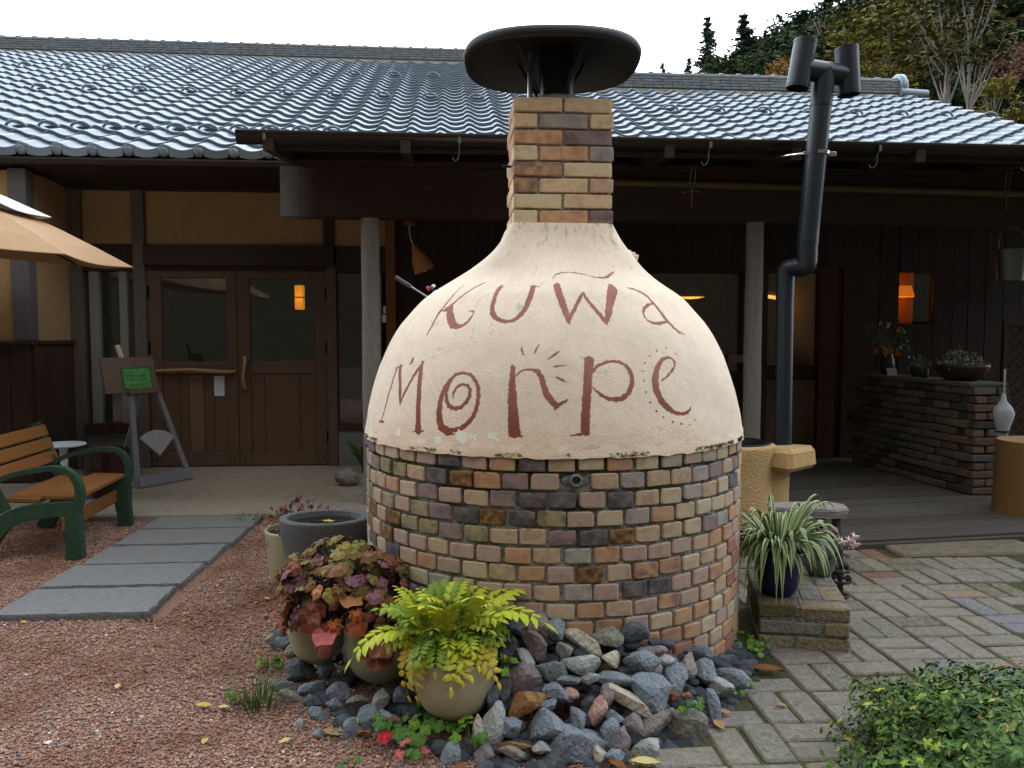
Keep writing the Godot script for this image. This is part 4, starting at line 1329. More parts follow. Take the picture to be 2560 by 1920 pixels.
func build_house_things() -> void:
	var warm := Color(1.0, 0.72, 0.32)
	# terracotta lamp under the porch
	var lamp := thing("porch_lamp", "unlit terracotta cone lamp on a bent rod under the porch beam", "lamp", H(-0.39, 2.44, 7.55), TURN)
	var g := Geo.new()
	lathe(g, [Vector2(0.0, -0.035), Vector2(0.055, -0.03), Vector2(0.06, 0.0), Vector2(0.03, 0.03), Vector2(0.0, 0.03)], 16)
	part("ceiling_rose", g.mesh(), mat("red_clay", [Color(0.22, 0.06, 0.03)], 0.8), lamp)
	g = Geo.new()
	tube(g, smooth([Vector3(0, 0, 0), Vector3(0, -0.1, 0), Vector3(0.015, -0.16, 0), Vector3(0.04, -0.24, 0)], 2), [0.006], 8)
	tube(g, [Vector3(0, 0, 0), Vector3(0, 0.34, 0)], [0.004], 6)
	part("rod", g.mesh(), M.bright_steel, lamp)
	var tilt := Transform3D(Basis(Vector3.BACK, 0.42), Vector3(0.04, -0.23, 0))
	g = Geo.new()
	lathe(g, [Vector2(0.098, -0.25), Vector2(0.092, -0.19), Vector2(0.066, -0.1), Vector2(0.036, -0.05), Vector2(0.028, 0.0), Vector2(0, 0.005)], 24, tilt)
	lathe(g, [Vector2(0.0, -0.04), Vector2(0.03, -0.055), Vector2(0.06, -0.105), Vector2(0.086, -0.19), Vector2(0.092, -0.249)], 24, tilt)
	part("lamp_shade", g.mesh(), mat("terracotta", [Color(0.33, 0.13, 0.045), Color(0.42, 0.18, 0.065)], 0.85, Vector3.ONE * 8.0), lamp)
	g = Geo.new()
	stone(g, tilt.translated_local(Vector3(0, -0.235, 0)), Vector3.ONE * 0.033, 60, 0.0)
	part("bulb", g.mesh(), mat("milk_glass", [Color(0.7, 0.7, 0.68)], 0.3), lamp)
	# switch plates, notice and wooden sign
	single("switch_plate", box_of(Vector3(0.028, 0.075, 0.02), 0.004), mat("ivory_plastic", [Color(0.5, 0.52, 0.44)], 0.4), "upper small ivory switch plate beside the left porch post", "switch", at(H(-0.668, 1.63, 8.02), TURN))
	single("switch_plate", box_of(Vector3(0.044, 0.078, 0.02), 0.004), M.ivory_plastic, "lower and wider ivory switch plate beside the left porch post", "switch", at(H(-0.672, 1.54, 8.02), TURN))
	var note := thing("door_notice", "small white paper notice with upright writing on left door leaf", "notice", H(-2.323, 0.866, 8.081), TURN)
	part("paper", box_of(Vector3(0.1, 0.2, 0.002), 0.0005), mat("white_paper", [Color(0.5, 0.55, 0.62)], 0.9), note)
	g = Geo.new()
	for q in [[0.03, 0.07], [0.03, 0.045], [0.03, 0.02], [0.03, -0.005], [0.028, -0.03], [0.03, -0.055], [0.0, 0.05], [0.0, 0.02], [-0.004, -0.012], [0.0, -0.045], [-0.032, 0.06], [-0.03, -0.03], [-0.03, -0.065]]:
		for k in 3:
			var a := Vector3(q[0] + R.randf_range(-0.009, 0.009), q[1] + R.randf_range(-0.01, 0.01), 0.0016)
			var b := Vector3(q[0] + R.randf_range(-0.009, 0.009), q[1] + R.randf_range(-0.01, 0.01), 0.0016)
			if a.distance_to(b) > 0.004:
				bar(g, a, b, 0.0022, 0.0012, 0.0003)
	part("writing", g.mesh(), mat("ink", [Color(0.015, 0.015, 0.03)], 0.9), note)
	var sign := thing("direction_sign", "small pale wooden board with dark characters beside the right porch post", "sign", H(2.98, 1.131, 7.99), TURN)
	part("board", box_of(Vector3(0.22, 0.085, 0.015), 0.003), wood("pale_wood", Color(0.22, 0.16, 0.1), Color(0.30, 0.22, 0.14), 0), sign)
	g = Geo.new()
	for q in [[-0.02, 0.02, 0.03, 0.022], [-0.005, 0.035, -0.025, -0.03], [-0.012, 0.0, 0.028, 0.0], [0.006, 0.0, 0.006, -0.028], [-0.02, -0.03, 0.035, -0.028], [0.055, 0.03, 0.055, -0.03], [0.055, 0.03, 0.075, 0.03], [0.075, 0.03, 0.075, -0.005], [0.055, 0.01, 0.075, 0.01], [0.085, 0.025, 0.085, -0.01], [0.097, 0.03, 0.097, -0.03], [-0.09, -0.005, -0.05, -0.005], [-0.09, -0.005, -0.075, 0.01], [-0.09, -0.005, -0.075, -0.02]]:
		bar(g, Vector3(q[0], q[1], 0.0082), Vector3(q[2], q[3], 0.0082), 0.0045, 0.0014, 0.0004)
	part("characters", g.mesh(), M.ink, sign)
	# lamps that are lit indoors
	var pend := thing("pendant_lamp", "lit pendant lamp seen through the big dark window", "lamp", H(2.86, 1.86, 9.3), TURN)
	g = Geo.new()
	lathe(g, [Vector2(0.175, -0.03), Vector2(0.15, 0.0), Vector2(0.06, 0.07), Vector2(0.02, 0.1), Vector2(0, 0.1)], 24)
	part("lamp_shade", g.mesh(), mat("enamel_shade", [Color(0.55, 0.5, 0.35)], 0.4), pend)
	g = Geo.new()
	lathe(g, [Vector2(0, -0.05), Vector2(0.10, -0.045), Vector2(0.165, -0.028)], 20)
	part("bulb_glow", g.mesh(), glow("warm_glow", warm, 1.2), pend)
	g = Geo.new(); tube(g, [Vector3(0, 0.1, 0), Vector3(0, 0.95, 0)], [0.006], 6)
	part("cord", g.mesh(), M.ink, pend)
	lamp_light("pendant_lamp_light", H(2.86, 1.78, 9.3), warm, 0.02)
	var strip := thing("strip_lamp", "slanting lit strip lamp on the ceiling seen through the glazed door", "lamp", H(4.22, 1.86, 10.0), TURN + 0.9)
	part("tube_glow", box_of(Vector3(0.9, 0.035, 0.05), 0.01), glow("strip_glow", Color(1.0, 0.75, 0.4), 1.2), strip)
	part("fitting", box_of(Vector3(0.95, 0.05, 0.09), 0.01), M.enamel_shade, strip, at(Vector3(0, 0.045, 0)))
	g = Geo.new(); tube(g, [Vector3(0, 0.07, 0), Vector3(0, 0.95, 0)], [0.006], 6)
	part("hanger", g.mesh(), M.ink, strip)
	lamp_light("strip_lamp_light", H(4.2, 1.78, 10.0), warm, 0.035, 0.3)
	var sconce := thing("wall_lamp", "warm lit shade lamp glowing in the small window of the porch wall", "lamp", H(5.01, 1.86, 8.42), TURN)
	g = Geo.new()
	lathe(g, [Vector2(0.11, -0.06), Vector2(0.075, 0.06), Vector2(0.07, 0.06), Vector2(0.105, -0.06)], 20)
	part("lamp_shade", g.mesh(), glow("amber_shade", Color(1.0, 0.52, 0.13), 0.45), sconce)
	part("wall_arm", box_of(Vector3(0.02, 0.02, 0.2), 0.003), M.ink, sconce, at(Vector3(0, 0.0, -0.1)))
	part("back_board", box_of(Vector3(0.5, 0.7, 0.02), 0.003), mat("back_board", [Color(0.3, 0.18, 0.07)], 0.9), sconce, at(Vector3(-0.02, -0.1, -0.2)))
	lamp_light("wall_lamp_light", H(5.01, 1.845, 8.42), Color(1.0, 0.6, 0.2), 0.03, 0.04)
	var cafe := thing("standing_lamp", "amber upright paper lamp glowing behind the right door leaf", "lamp", H(-1.745, 1.81, 9.3), TURN)
	part("paper_shade", box_of(Vector3(0.1, 0.28, 0.1), 0.01), glow("paper_glow", Color(1.0, 0.66, 0.2), 0.42), cafe)
	part("band", box_of(Vector3(0.125, 0.012, 0.125), 0.002), M.ink, cafe, at(Vector3(0, 0.0, 0)))
	part("stand", box_of(Vector3(0.03, 1.6, 0.03), 0.003), M.ink, cafe, at(Vector3(0, -0.97, 0)))
	lamp_light("standing_lamp_light", H(-1.745, 1.81, 9.16), warm, 0.008)
	# a shop table with jars behind the glazed door
	var tab := thing("shop_table", "dim table with goods indoors behind the glazed door", "table", H(3.6, 0.04, 9.6), TURN)
	part("table_top", box_of(Vector3(1.3, 0.05, 0.6), 0.005), M.door_wood, tab, at(Vector3(0, 0.95, 0)))
	for x in [-0.6, 0.6]:
		for z in [-0.25, 0.25]:
			part("leg", box_of(Vector3(0.05, 0.925, 0.05), 0.004), M.door_wood, tab, at(Vector3(x, 0.4625, z)))
	for k in 3:
		var j := Geo.new()
		lathe(j, [Vector2(0, 0), Vector2(0.045, 0), Vector2(0.05, 0.02), Vector2(0.05, 0.1), Vector2(0.03, 0.12), Vector2(0.03, 0.14), Vector2(0, 0.14)], 12)
		var cols := ["jar_amber", Color(0.4, 0.16, 0.02), "jar_green", Color(0.1, 0.2, 0.04), "jar_red", Color(0.4, 0.05, 0.02)]
		var which := k % 3
		single("jar", j.mesh(), mat(cols[which * 2], [cols[which * 2 + 1]], 0.3), "small %s jar among the goods on the dim shop table" % ["amber", "green", "red"][which], "jar", at(H(3.3 + k * 0.3, 1.015, 9.6), 0))

# ---------------------------------------------------------------- the ground
func off_gravel(p: Vector3) -> bool:
	var q := house_frame.affine_inverse() * p
	var l := -q.z
	if l > 5.93:
		return true
	if q.x > -2.22 and q.x < -1.40 and l > 3.87 and l < 5.98:
		var k := fposmod(l - 3.87, 0.4275)
		if k < 0.405:
			return true
	if Vector2(p.x - OVEN.x, p.z - OVEN.z).length() < 0.83:
		return true
	return p.x > 0.5 + (p.z + 2.4) * -0.35

func build_ground() -> void:
	# base sheet reaching far out, then the surfaces upon it
	var g := Geo.new()
	g.quad(Vector3(-400, -0.05, 60), Vector3(400, -0.05, 60), Vector3(400, -0.05, -400), Vector3(-400, -0.05, -400))
	setting("ground", g.mesh(), mat("earth", [Color(0.06, 0.045, 0.03), Color(0.09, 0.07, 0.045)], 1.0, Vector3.ONE * 0.5, 0.0, 0.03, true))
	g = Geo.new()
	var rise := FastNoiseLite.new()
	rise.seed = 3; rise.frequency = 0.9
	var nx := 60
	var nz := 50
	for i in nx:
		for k in nz:
			var c := []
			for o in [[0, 0], [1, 0], [1, 1], [0, 1]]:
				var x: float = -7.0 + 8.4 * (i + o[0]) / nx
				var z: float = 1.0 - 7.1 * (k + o[1]) / nz
				c.append(Vector3(x, -0.006 + rise.get_noise_2d(x, z) * 0.006, z))
			g.quad(c[0], c[1], c[2], c[3])
	setting("gravel_bed", g.mesh(), mat("gravel_bed", [Color(0.13, 0.055, 0.03), Color(0.20, 0.11, 0.08), Color(0.27, 0.18, 0.14), Color(0.16, 0.075, 0.045)], 1.0, Vector3.ONE * 2.6, 1.2, 0.09, true, 0.12))
	# loose gravel
	var shapes := []
	for i in 3:
		var s := Geo.new()
		var c := []
		for k in 6:
			c.append([Vector3.RIGHT, Vector3.LEFT, Vector3.UP, Vector3.DOWN, Vector3.BACK, Vector3.FORWARD][k] * R.randf_range(0.7, 1.1) + jit(0.35))
		for a in [0, 1]:
			for b in [2, 3]:
				for d in [4, 5]:
					s.otri(c[a], c[b], c[d], Vector3.ZERO)
		shapes.append(s.mesh())
	var spots := [[], [], []]
	var tints := [[], [], []]
	var rust := FastNoiseLite.new()
	rust.seed = 21; rust.frequency = 1.3; rust.fractal_octaves = 4
	for i in 125000:
		var z := -2.2 - pow(R.randf(), 1.25) * 3.85
		var x := R.randf_range(-0.72 * absf(z) - 0.25, 1.0)
		var p := Vector3(x, 0, z)
		if off_gravel(p):
			continue
		var s := R.randf_range(0.0032, 0.0072) * (1.0 + 0.12 * maxf(0.0, -z - 3.0))
		if R.randf() < 0.02:
			s *= 1.7
		p.y = -0.003 + rise.get_noise_2d(x, z) * 0.006 + R.randf_range(-0.2, 0.75) * s
		var k := R.randi() % 3
		spots[k].append(Transform3D(Basis(jit(1).normalized(), R.randf() * TAU).scaled(Vector3(s * 1.25, s * 0.8, s)), p))
		var c := Color(0.33, 0.185, 0.14)
		var q := R.randf()
		if q < 0.30: c = Color(0.37, 0.225, 0.175)
		elif q < 0.48: c = Color(0.40, 0.235, 0.155)
		elif q < 0.60: c = Color(0.24, 0.12, 0.095)
		elif q < 0.70: c = Color(0.21, 0.175, 0.17)
		elif q < 0.78: c = Color(0.38, 0.30, 0.22)
		elif q < 0.795: c = Color(0.13, 0.14, 0.16)
		elif q < 0.7975: c = Color(0.7, 0.68, 0.66)
		var w := clampf(rust.get_noise_2d(x, z) * 2.4 + 0.12 - (0.35 if z > -2.9 and x > -0.9 else 0.0), 0.0, 1.0)
		c = c.lerp(Color(0.17, 0.062, 0.028), w * 0.6) * R.randf_range(0.78, 1.18)
		c.a = 1.0
		tints[k].append(c)
	for k in 3:
		var gr := copies("gravel", shapes[k], tinted("pebbles"), self, spots[k], tints[k])
		tag(gr, "loose pink and tan gravel covering the yard", "gravel", "", "stuff")
	# concrete apron before the doors
	g = Geo.new()
	box(g, at(Vector3(-1.9, 0.0, -7.12)), Vector3(5.9, 0.1, 2.36), 0.012)
	setting("concrete_apron", g.mesh(), mat("apron", [Color(0.19, 0.165, 0.13), Color(0.25, 0.22, 0.175), Color(0.215, 0.19, 0.15)], 0.95, Vector3.ONE * 1.2, 0.3, 0.02), house_frame)
	# the stone path
	var path := Node3D.new()
	path.name = "stone_path"
	add_child(path)
	path.transform = house_frame
	tag(path, "straight path of dark grey stone slabs through the gravel", "path", "", "structure")
	var slate := mat("slate", [Color(0.115, 0.12, 0.125), Color(0.17, 0.175, 0.18), Color(0.14, 0.14, 0.14)], 0.85, Vector3.ONE * 3.0, 0.5, 0.03)
	for k in 5:
		var s := Geo.new()
		var w := 0.735 + R.randf_range(-0.015, 0.015)
		var d := 0.388
		var off := R.randf_range(-0.012, 0.012)
		# cut edges: a rough outline with a split lip
		var ring := []
		var lo := []
		var mid := []
		for q in 44:
			var t := q / 44.0 * 4.0
			var e := int(t)
			var f := t - e
			var c: Vector2 = [Vector2(-w / 2 + w * f, d / 2), Vector2(w / 2, d / 2 - d * f), Vector2(w / 2 - w * f, -d / 2), Vector2(-w / 2, -d / 2 + d * f)][e]
			c += Vector2(R.randf_range(-0.005, 0.005), R.randf_range(-0.005, 0.005))
			ring.append(Vector3(c.x, 0.031 + R.randf_range(-0.001, 0.001), c.y))
			mid.append(Vector3(c.x * 1.008 + R.randf_range(-0.004, 0.004), 0.021, c.y * 1.012))
			lo.append(Vector3(c.x, -0.03, c.y))
		for q in 44:
			var r := (q + 1) % 44
			s.tri(ring[q], ring[r], Vector3(0, 0.032, 0))
			s.quad(mid[q], mid[r], ring[r], ring[q])
			s.quad(lo[q], lo[r], mid[r], mid[q])
		part("slab", s.mesh(), slate, path, at(Vector3(-1.815 + off + (0.012 * k - 0.02), R.randf_range(-0.003, 0.003), -(4.075 + k * 0.4275)), R.randf_range(-0.008, 0.008)))
	# basket-weave paving
	var paving := part("brick_paving", null, null, self, house_frame)
	g = Geo.new()
	g.quad(Vector3(0.5, 0.004, -2.0), Vector3(5.4, 0.004, -2.0), Vector3(5.4, 0.004, -5.35), Vector3(0.5, 0.004, -5.35))
	paving.mesh = g.mesh()
	paving.material_override = mat("joint_moss", [Color(0.025, 0.034, 0.008), Color(0.055, 0.05, 0.026), Color(0.045, 0.065, 0.012)], 1.0, Vector3.ONE * 3.0, 1.0, 0.04)
	tag(paving, "mossy basket-weave brick paving in pairs of pale pavers", "paving", "", "structure")
	var pm := []
	for q in [["paver_tan", Color(0.14, 0.125, 0.10), Color(0.20, 0.18, 0.148)], ["paver_grey", Color(0.13, 0.12, 0.105), Color(0.19, 0.175, 0.152)], ["paver_green", Color(0.12, 0.116, 0.09), Color(0.175, 0.168, 0.135)], ["paver_slate", Color(0.11, 0.11, 0.12), Color(0.165, 0.165, 0.175)], ["paver_rose", Color(0.165, 0.12, 0.095), Color(0.215, 0.165, 0.13)], ["paver_red", Color(0.13, 0.07, 0.05), Color(0.18, 0.11, 0.08)], ["paver_dark", Color(0.085, 0.075, 0.05), Color(0.17, 0.15, 0.11)]]:
		pm.append(mat(q[0], [q[1] * 0.8, q[2], q[1], q[2] * 0.9], 0.9, Vector3.ONE * 2.2, 0.45, 0.025, true, 0.1))
	var pv := []
	for i in 6:
		pv.append(box_of(Vector3(0.111, 0.05, 0.231), 0.007, 0.0026))
	var B := 0.2425
	var laid := 0
	var tuft_at := []
	var tuft_col := []
	for bi in range(-3, 13):
		for bk in range(-3, 10):
			for s in 2:
				var across := (bi + bk) % 2 != 0
				var c := Vector3(1.350 - B / 2 + bi * B, 0, -(2.845 - B / 2 + bk * B))
				var o := (s - 0.5) * B / 2.0
				c += Vector3(0, 0, o) if across else Vector3(o, 0, 0)
				c += Vector3(R.randf_range(-0.004, 0.004), R.randf_range(-0.004, 0.003) - 0.012, R.randf_range(-0.004, 0.004))
				var w := house_frame * c
				var dist := Vector2(w.x - OVEN.x, w.z - OVEN.z).length()
				if dist < 1.03 or w.x < 0.52 + (w.z + 2.4) * -0.33 or -c.z > 4.9 or -c.z < 2.15 or c.x > 0.66 * -c.z + 0.5:
					continue
				if c.x > 2.72 and c.x < 3.75 and -c.z > 4.5:
					continue                                      # the doorstep stone lies here
				var q := R.randf()
				var m: Material = pm[0] if q < 0.36 else pm[1] if q < 0.62 else pm[2] if q < 0.78 else pm[3] if q < 0.87 else pm[4] if q < 0.93 else pm[6]
				if c.x > 2.2 and c.x < 2.8 and -c.z > 4.2 and q > 0.4:
					m = pm[5] if q > 0.75 else pm[6]
				if laid < 300:
					part("paver", pv[R.randi() % 6], m, paving, Transform3D(Basis(Vector3.UP, (PI / 2 if across else 0.0) + R.randf_range(-0.014, 0.014)) * Basis(Vector3.RIGHT, R.randf_range(-0.006, 0.006)), c))
					laid += 1
					for n in 6:
						if R.randf() < 0.62:
							var e := Vector3((0.0585 if R.randf() < 0.5 else -0.0585), 0.012, R.randf_range(-0.12, 0.12))
							if R.randf() < 0.35:
								e = Vector3(R.randf_range(-0.05, 0.05), 0.012, 0.119)
							if across:
								e = Vector3(e.z, e.y, e.x)
							var sc := R.randf_range(0.003, 0.0075)
							tuft_at.append(Transform3D(Basis(jit(1).normalized(), R.randf() * TAU).scaled(Vector3(sc, sc * 0.6, sc * 1.6)), c + e))
							tuft_col.append(Color(0.07, 0.085, 0.012).lerp(Color(0.03, 0.06, 0.012), R.randf()))
	copies("joint_moss", tuft_mesh(), tinted("moss"), paving, tuft_at, tuft_col)
	g = Geo.new()
	box(g, Transform3D(Basis(Vector3.UP, 0.0), Vector3(3.25, -0.01, -4.87)), Vector3(0.98, 0.08, 0.62), 0.012, 0.012)
	part("doorstep_slab", g.mesh(), mat("doorstep", [Color(0.10, 0.085, 0.06), Color(0.165, 0.14, 0.10)], 0.95, Vector3.ONE * 2.0, 0.5), paving)
	# the boarded deck under the porch; its front edge runs at a slant
	var deck := part("porch_deck", box_of(Vector3(6.0, 0.05, 3.1), 0.004), mat("under_deck", [Color(0.02, 0.016, 0.013)], 1.0), self, house_frame * at(Vector3(4.05, 0.0, -6.75)))
	tag(deck, "grey weathered plank deck under the porch", "deck", "", "structure")
	var dk := Basis(Vector3.UP, 0.11)
	var planks := [wood("deck_grey", Color(0.055, 0.05, 0.046), Color(0.085, 0.078, 0.07), 0, 0.85), wood("deck_brown", Color(0.048, 0.042, 0.036), Color(0.075, 0.065, 0.056), 0, 0.85), wood("deck_pale", Color(0.065, 0.06, 0.055), Color(0.10, 0.093, 0.085), 0, 0.85)]
	var inv := deck.transform.affine_inverse() * house_frame
	for k in 31:
		part("plank", box_of(Vector3(5.3, 0.03, 0.106), 0.004), planks[R.randi() % 3], deck, inv * Transform3D(dk, Vector3(3.55 + R.randf_range(-0.02, 0.02) - k * 0.012, 0.045 + R.randf_range(-0.001, 0.001), -4.95 - k * 0.112)))
	part("edge_board", box_of(Vector3(5.0, 0.055, 0.03), 0.004), planks[1], deck, inv * Transform3D(dk, Vector3(3.65, 0.018, -4.878)))

# ---------------------------------------------------------------- stones, pots and leaves
func heap_height(x: float, z: float) -> float:   # the slope of the stone heap against the drum
	var d := Vector2(x - OVEN.x, z - OVEN.z).length() - 0.85
	var keys := [[-1.2, 0.05, 0.3], [-0.8, 0.12, 0.42], [-0.4, 0.14, 0.46], [-0.1, 0.30, 0.42], [0.1, 0.37, 0.40], [0.5, 0.31, 0.36], [0.75, 0.17, 0.26], [1.0, 0.09, 0.2], [1.3, 0.03, 0.2]]
	for i in keys.size() - 1:
		if x <= keys[i + 1][0]:
			var t := clampf((x - keys[i][0]) / (keys[i + 1][0] - keys[i][0]), 0.0, 1.0)
			return lerpf(keys[i][1], keys[i + 1][1], t) * clampf(1.0 - d / lerpf(keys[i][2], keys[i + 1][2], t), 0.0, 1.0)
	return 0.0

func build_stones() -> void:
	var pal := {
		"B": ["blue grey", mat("stone_blue", [Color(0.10, 0.125, 0.155), Color(0.175, 0.205, 0.24), Color(0.14, 0.16, 0.185)], 0.85, Vector3.ONE * 3.0, 0.7, 0.03)],
		"K": ["dark slate", mat("stone_slate", [Color(0.06, 0.07, 0.085), Color(0.115, 0.125, 0.145)], 0.85, Vector3.ONE * 3.0, 0.7, 0.03)],
		"L": ["pale grey", mat("stone_pale", [Color(0.20, 0.22, 0.235), Color(0.30, 0.32, 0.32), Color(0.24, 0.25, 0.25)], 0.9, Vector3.ONE * 3.0, 0.7, 0.03)],
		"P": ["purplish", mat("stone_purple", [Color(0.12, 0.10, 0.115), Color(0.19, 0.155, 0.165), Color(0.16, 0.14, 0.15)], 0.85, Vector3.ONE * 3.0, 0.7, 0.03)],
		"T": ["cream", mat("stone_cream", [Color(0.30, 0.27, 0.21), Color(0.40, 0.37, 0.30), Color(0.28, 0.25, 0.21)], 0.9, Vector3.ONE * 3.0, 0.7, 0.03)],
		"O": ["orange brown", mat("stone_orange", [Color(0.13, 0.055, 0.02), Color(0.26, 0.14, 0.055), Color(0.22, 0.15, 0.09)], 0.8, Vector3.ONE * 3.0, 0.7, 0.03)],
		"R": ["pinkish red", mat("stone_pink", [Color(0.24, 0.13, 0.11), Color(0.34, 0.22, 0.19), Color(0.20, 0.12, 0.115)], 0.85, Vector3.ONE * 3.0, 0.7, 0.03)],
		"W": ["warm grey", mat("stone_warm", [Color(0.15, 0.135, 0.12), Color(0.23, 0.21, 0.19)], 0.9, Vector3.ONE * 3.0, 0.7, 0.03)],
		"G": ["olive grey", mat("stone_olive", [Color(0.11, 0.11, 0.085), Color(0.23, 0.225, 0.19)], 0.9, Vector3.ONE * 3.0, 0.7, 0.03)],
	}
	# every stone as: x, y, z, half length, half height (all in mm), roll in degrees, colour
	var all := []
	for line in STONES:
		var w: PackedStringArray = line.split(" ")
		all.append([Vector3(float(w[0]), float(w[1]), float(w[2])) / 1000.0, float(w[3]) / 1000.0, float(w[4]) / 1000.0, deg_to_rad(float(w[5])), w[6]])
	# tiers from the top down, each counted from the pots
	for q in all:
		q.append(0 if q[0].y > 0.27 else 1 if q[0].y > 0.19 else 2 if q[0].y > 0.11 else 3 if q[0].y > 0.05 else 4)
	var words := ["first", "second", "third", "fourth", "fifth", "sixth", "seventh", "eighth", "ninth", "tenth", "eleventh", "twelfth", "thirteenth", "fourteenth", "fifteenth", "sixteenth", "seventeenth", "eighteenth", "nineteenth", "twentieth", "twenty-first", "twenty-second", "twenty-third", "twenty-fourth", "twenty-fifth", "twenty-sixth", "twenty-seventh", "twenty-eighth", "twenty-ninth", "thirtieth"]
	var tiers := ["top tier of heap", "upper tier of heap", "middle tier of heap", "lower tier of heap", "ground tier of heap"]
	for i in all.size():
		var q: Array = all[i]
		var rank := 0
		var same := 0
		for o in all:
			if o[5] == q[5] and o[4] == q[4]:
				same += 1
				if o[0].x < q[0].x:
					rank += 1
		var size: String = "big" if q[1] > 0.066 else "small" if q[1] < 0.036 else "long" if q[1] > q[2] * 1.7 else "angular"
		var where: String = tiers[q[5]]
		var label := "%s %s stone, %s of its colour from the pots, %s" % [size, pal[q[4]][0], words[mini(rank, 29)], where]
		if same == 1:
			label = "%s %s stone, the only one of its colour in %s" % [size, pal[q[4]][0], where]
		var g := Geo.new()
		var deep: float = clampf((q[1] + q[2]) * 0.5, 0.022, 0.08)
		stone(g, Transform3D(), Vector3(q[1] * 1.32, q[2] * 1.32, deep), 12, 0.012, 0.42)
		var face := Basis(Vector3.RIGHT, -0.5) * Basis(Vector3.BACK, -float(q[3]))
		single("heap_stone", g.mesh(), pal[q[4]][1], label, "stone", Transform3D(Basis(Vector3.UP, R.randf_range(-0.25, 0.25)) * face, q[0]), "stones heaped round the oven's foot")
	# rubble filling the gaps
	var spots := [[], []]
	for i in 1500:
		var a := R.randf_range(-1.5, 1.25)
		var rr := 0.85 + R.randf_range(0.0, 0.44)
		var x := OVEN.x + sin(a) * rr
		var z := OVEN.z + cos(a) * rr
		var h := heap_height(x, z)
		if h <= 0.004 or (a < -0.22 and h < 0.03) or (a > 0.5 and h < 0.035):
			continue
		if Vector2(x + 0.185, z + 2.67).length() < 0.14 or Vector2(x + 0.505, z + 2.93).length() < 0.15 or Vector2(x + 0.78, z + 3.1).length() < 0.13:
			continue                                         # the pots stand here
		var s := R.randf_range(0.018, 0.032)
		spots[i % 2].append(Transform3D(Basis(jit(1).normalized(), R.randf() * TAU).scaled(Vector3(s * 1.3, s * 0.8, s)), Vector3(x, maxf(h - 0.045, 0.0) * R.randf_range(0.75, 1.0), z)))
	for k in 2:
		var g := Geo.new()
		stone(g, Transform3D(), Vector3.ONE, 9, 0.03)
		tag(copies("rubble", g.mesh(), pal["K" if k == 0 else "B"][1], self, spots[k]), "dark small rubble filling the stone heap", "rubble", "", "stuff")

func pot_shape(r_top: float, r_mid: float, r_base: float, h: float, wall := 0.012, seg := 36) -> ArrayMesh:
	var g := Geo.new()
	var p := [Vector2(0, 0), Vector2(r_base * 0.9, 0), Vector2(r_base, 0.006)]
	var outer := spline([Vector2(r_base, 0.006), Vector2(lerpf(r_base, r_mid, 0.62), h * 0.2), Vector2(r_mid, h * 0.55), Vector2(r_top, h * 0.96)], 5)
	p.append_array(outer)
	p.append_array([Vector2(r_top + 0.002, h), Vector2(r_top - wall * 0.5, h + 0.004), Vector2(r_top - wall, h), Vector2(r_top - wall * 1.2, h * 0.8)])
	lathe(g, p, seg)
	return g.mesh()

func soil(r: float) -> ArrayMesh:
	var g := Geo.new()
	lathe(g, [Vector2(r, 0), Vector2(r * 0.6, 0.006), Vector2(0, 0.01)], 20, Transform3D(), 1.0, 0.03)
	return g.mesh()

# a lobed leaf, lying in the plane of x and z with its stalk at the origin and its tip along z
func lobed_leaf(lobes: int, deep: float, cup: float) -> ArrayMesh:
	var g := Geo.new()
	var n := lobes * 6
	var rim := []
	for i in n + 1:
		var a := lerpf(-2.65, 2.65, float(i) / n)
		var r := 0.5 + 0.14 * cos(a) - deep * (0.5 - 0.5 * cos(float(i) / n * lobes * TAU)) + 0.02 * sin(i * 2.1)
		r *= 1.0 if i > 0 and i < n else 0.55
		rim.append(Vector3(sin(a) * r, -cup * r * r + 0.05 * sin(float(i) / n * lobes * TAU + 1.0) + R.randf_range(-0.02, 0.02), cos(a) * r + 0.30))
	var mid := []
	for i in n + 1:
		var q: Vector3 = rim[i]
		mid.append(Vector3(q.x * 0.55, 0.035 + 0.02 * cos(float(i) / n * lobes * TAU), 0.28 + (q.z - 0.28) * 0.55))
	for i in n:
		g.tri(Vector3(0, 0.02, 0.26), mid[i], mid[i + 1])
		g.quad(mid[i], rim[i], rim[i + 1], mid[i + 1])
	return g.mesh()

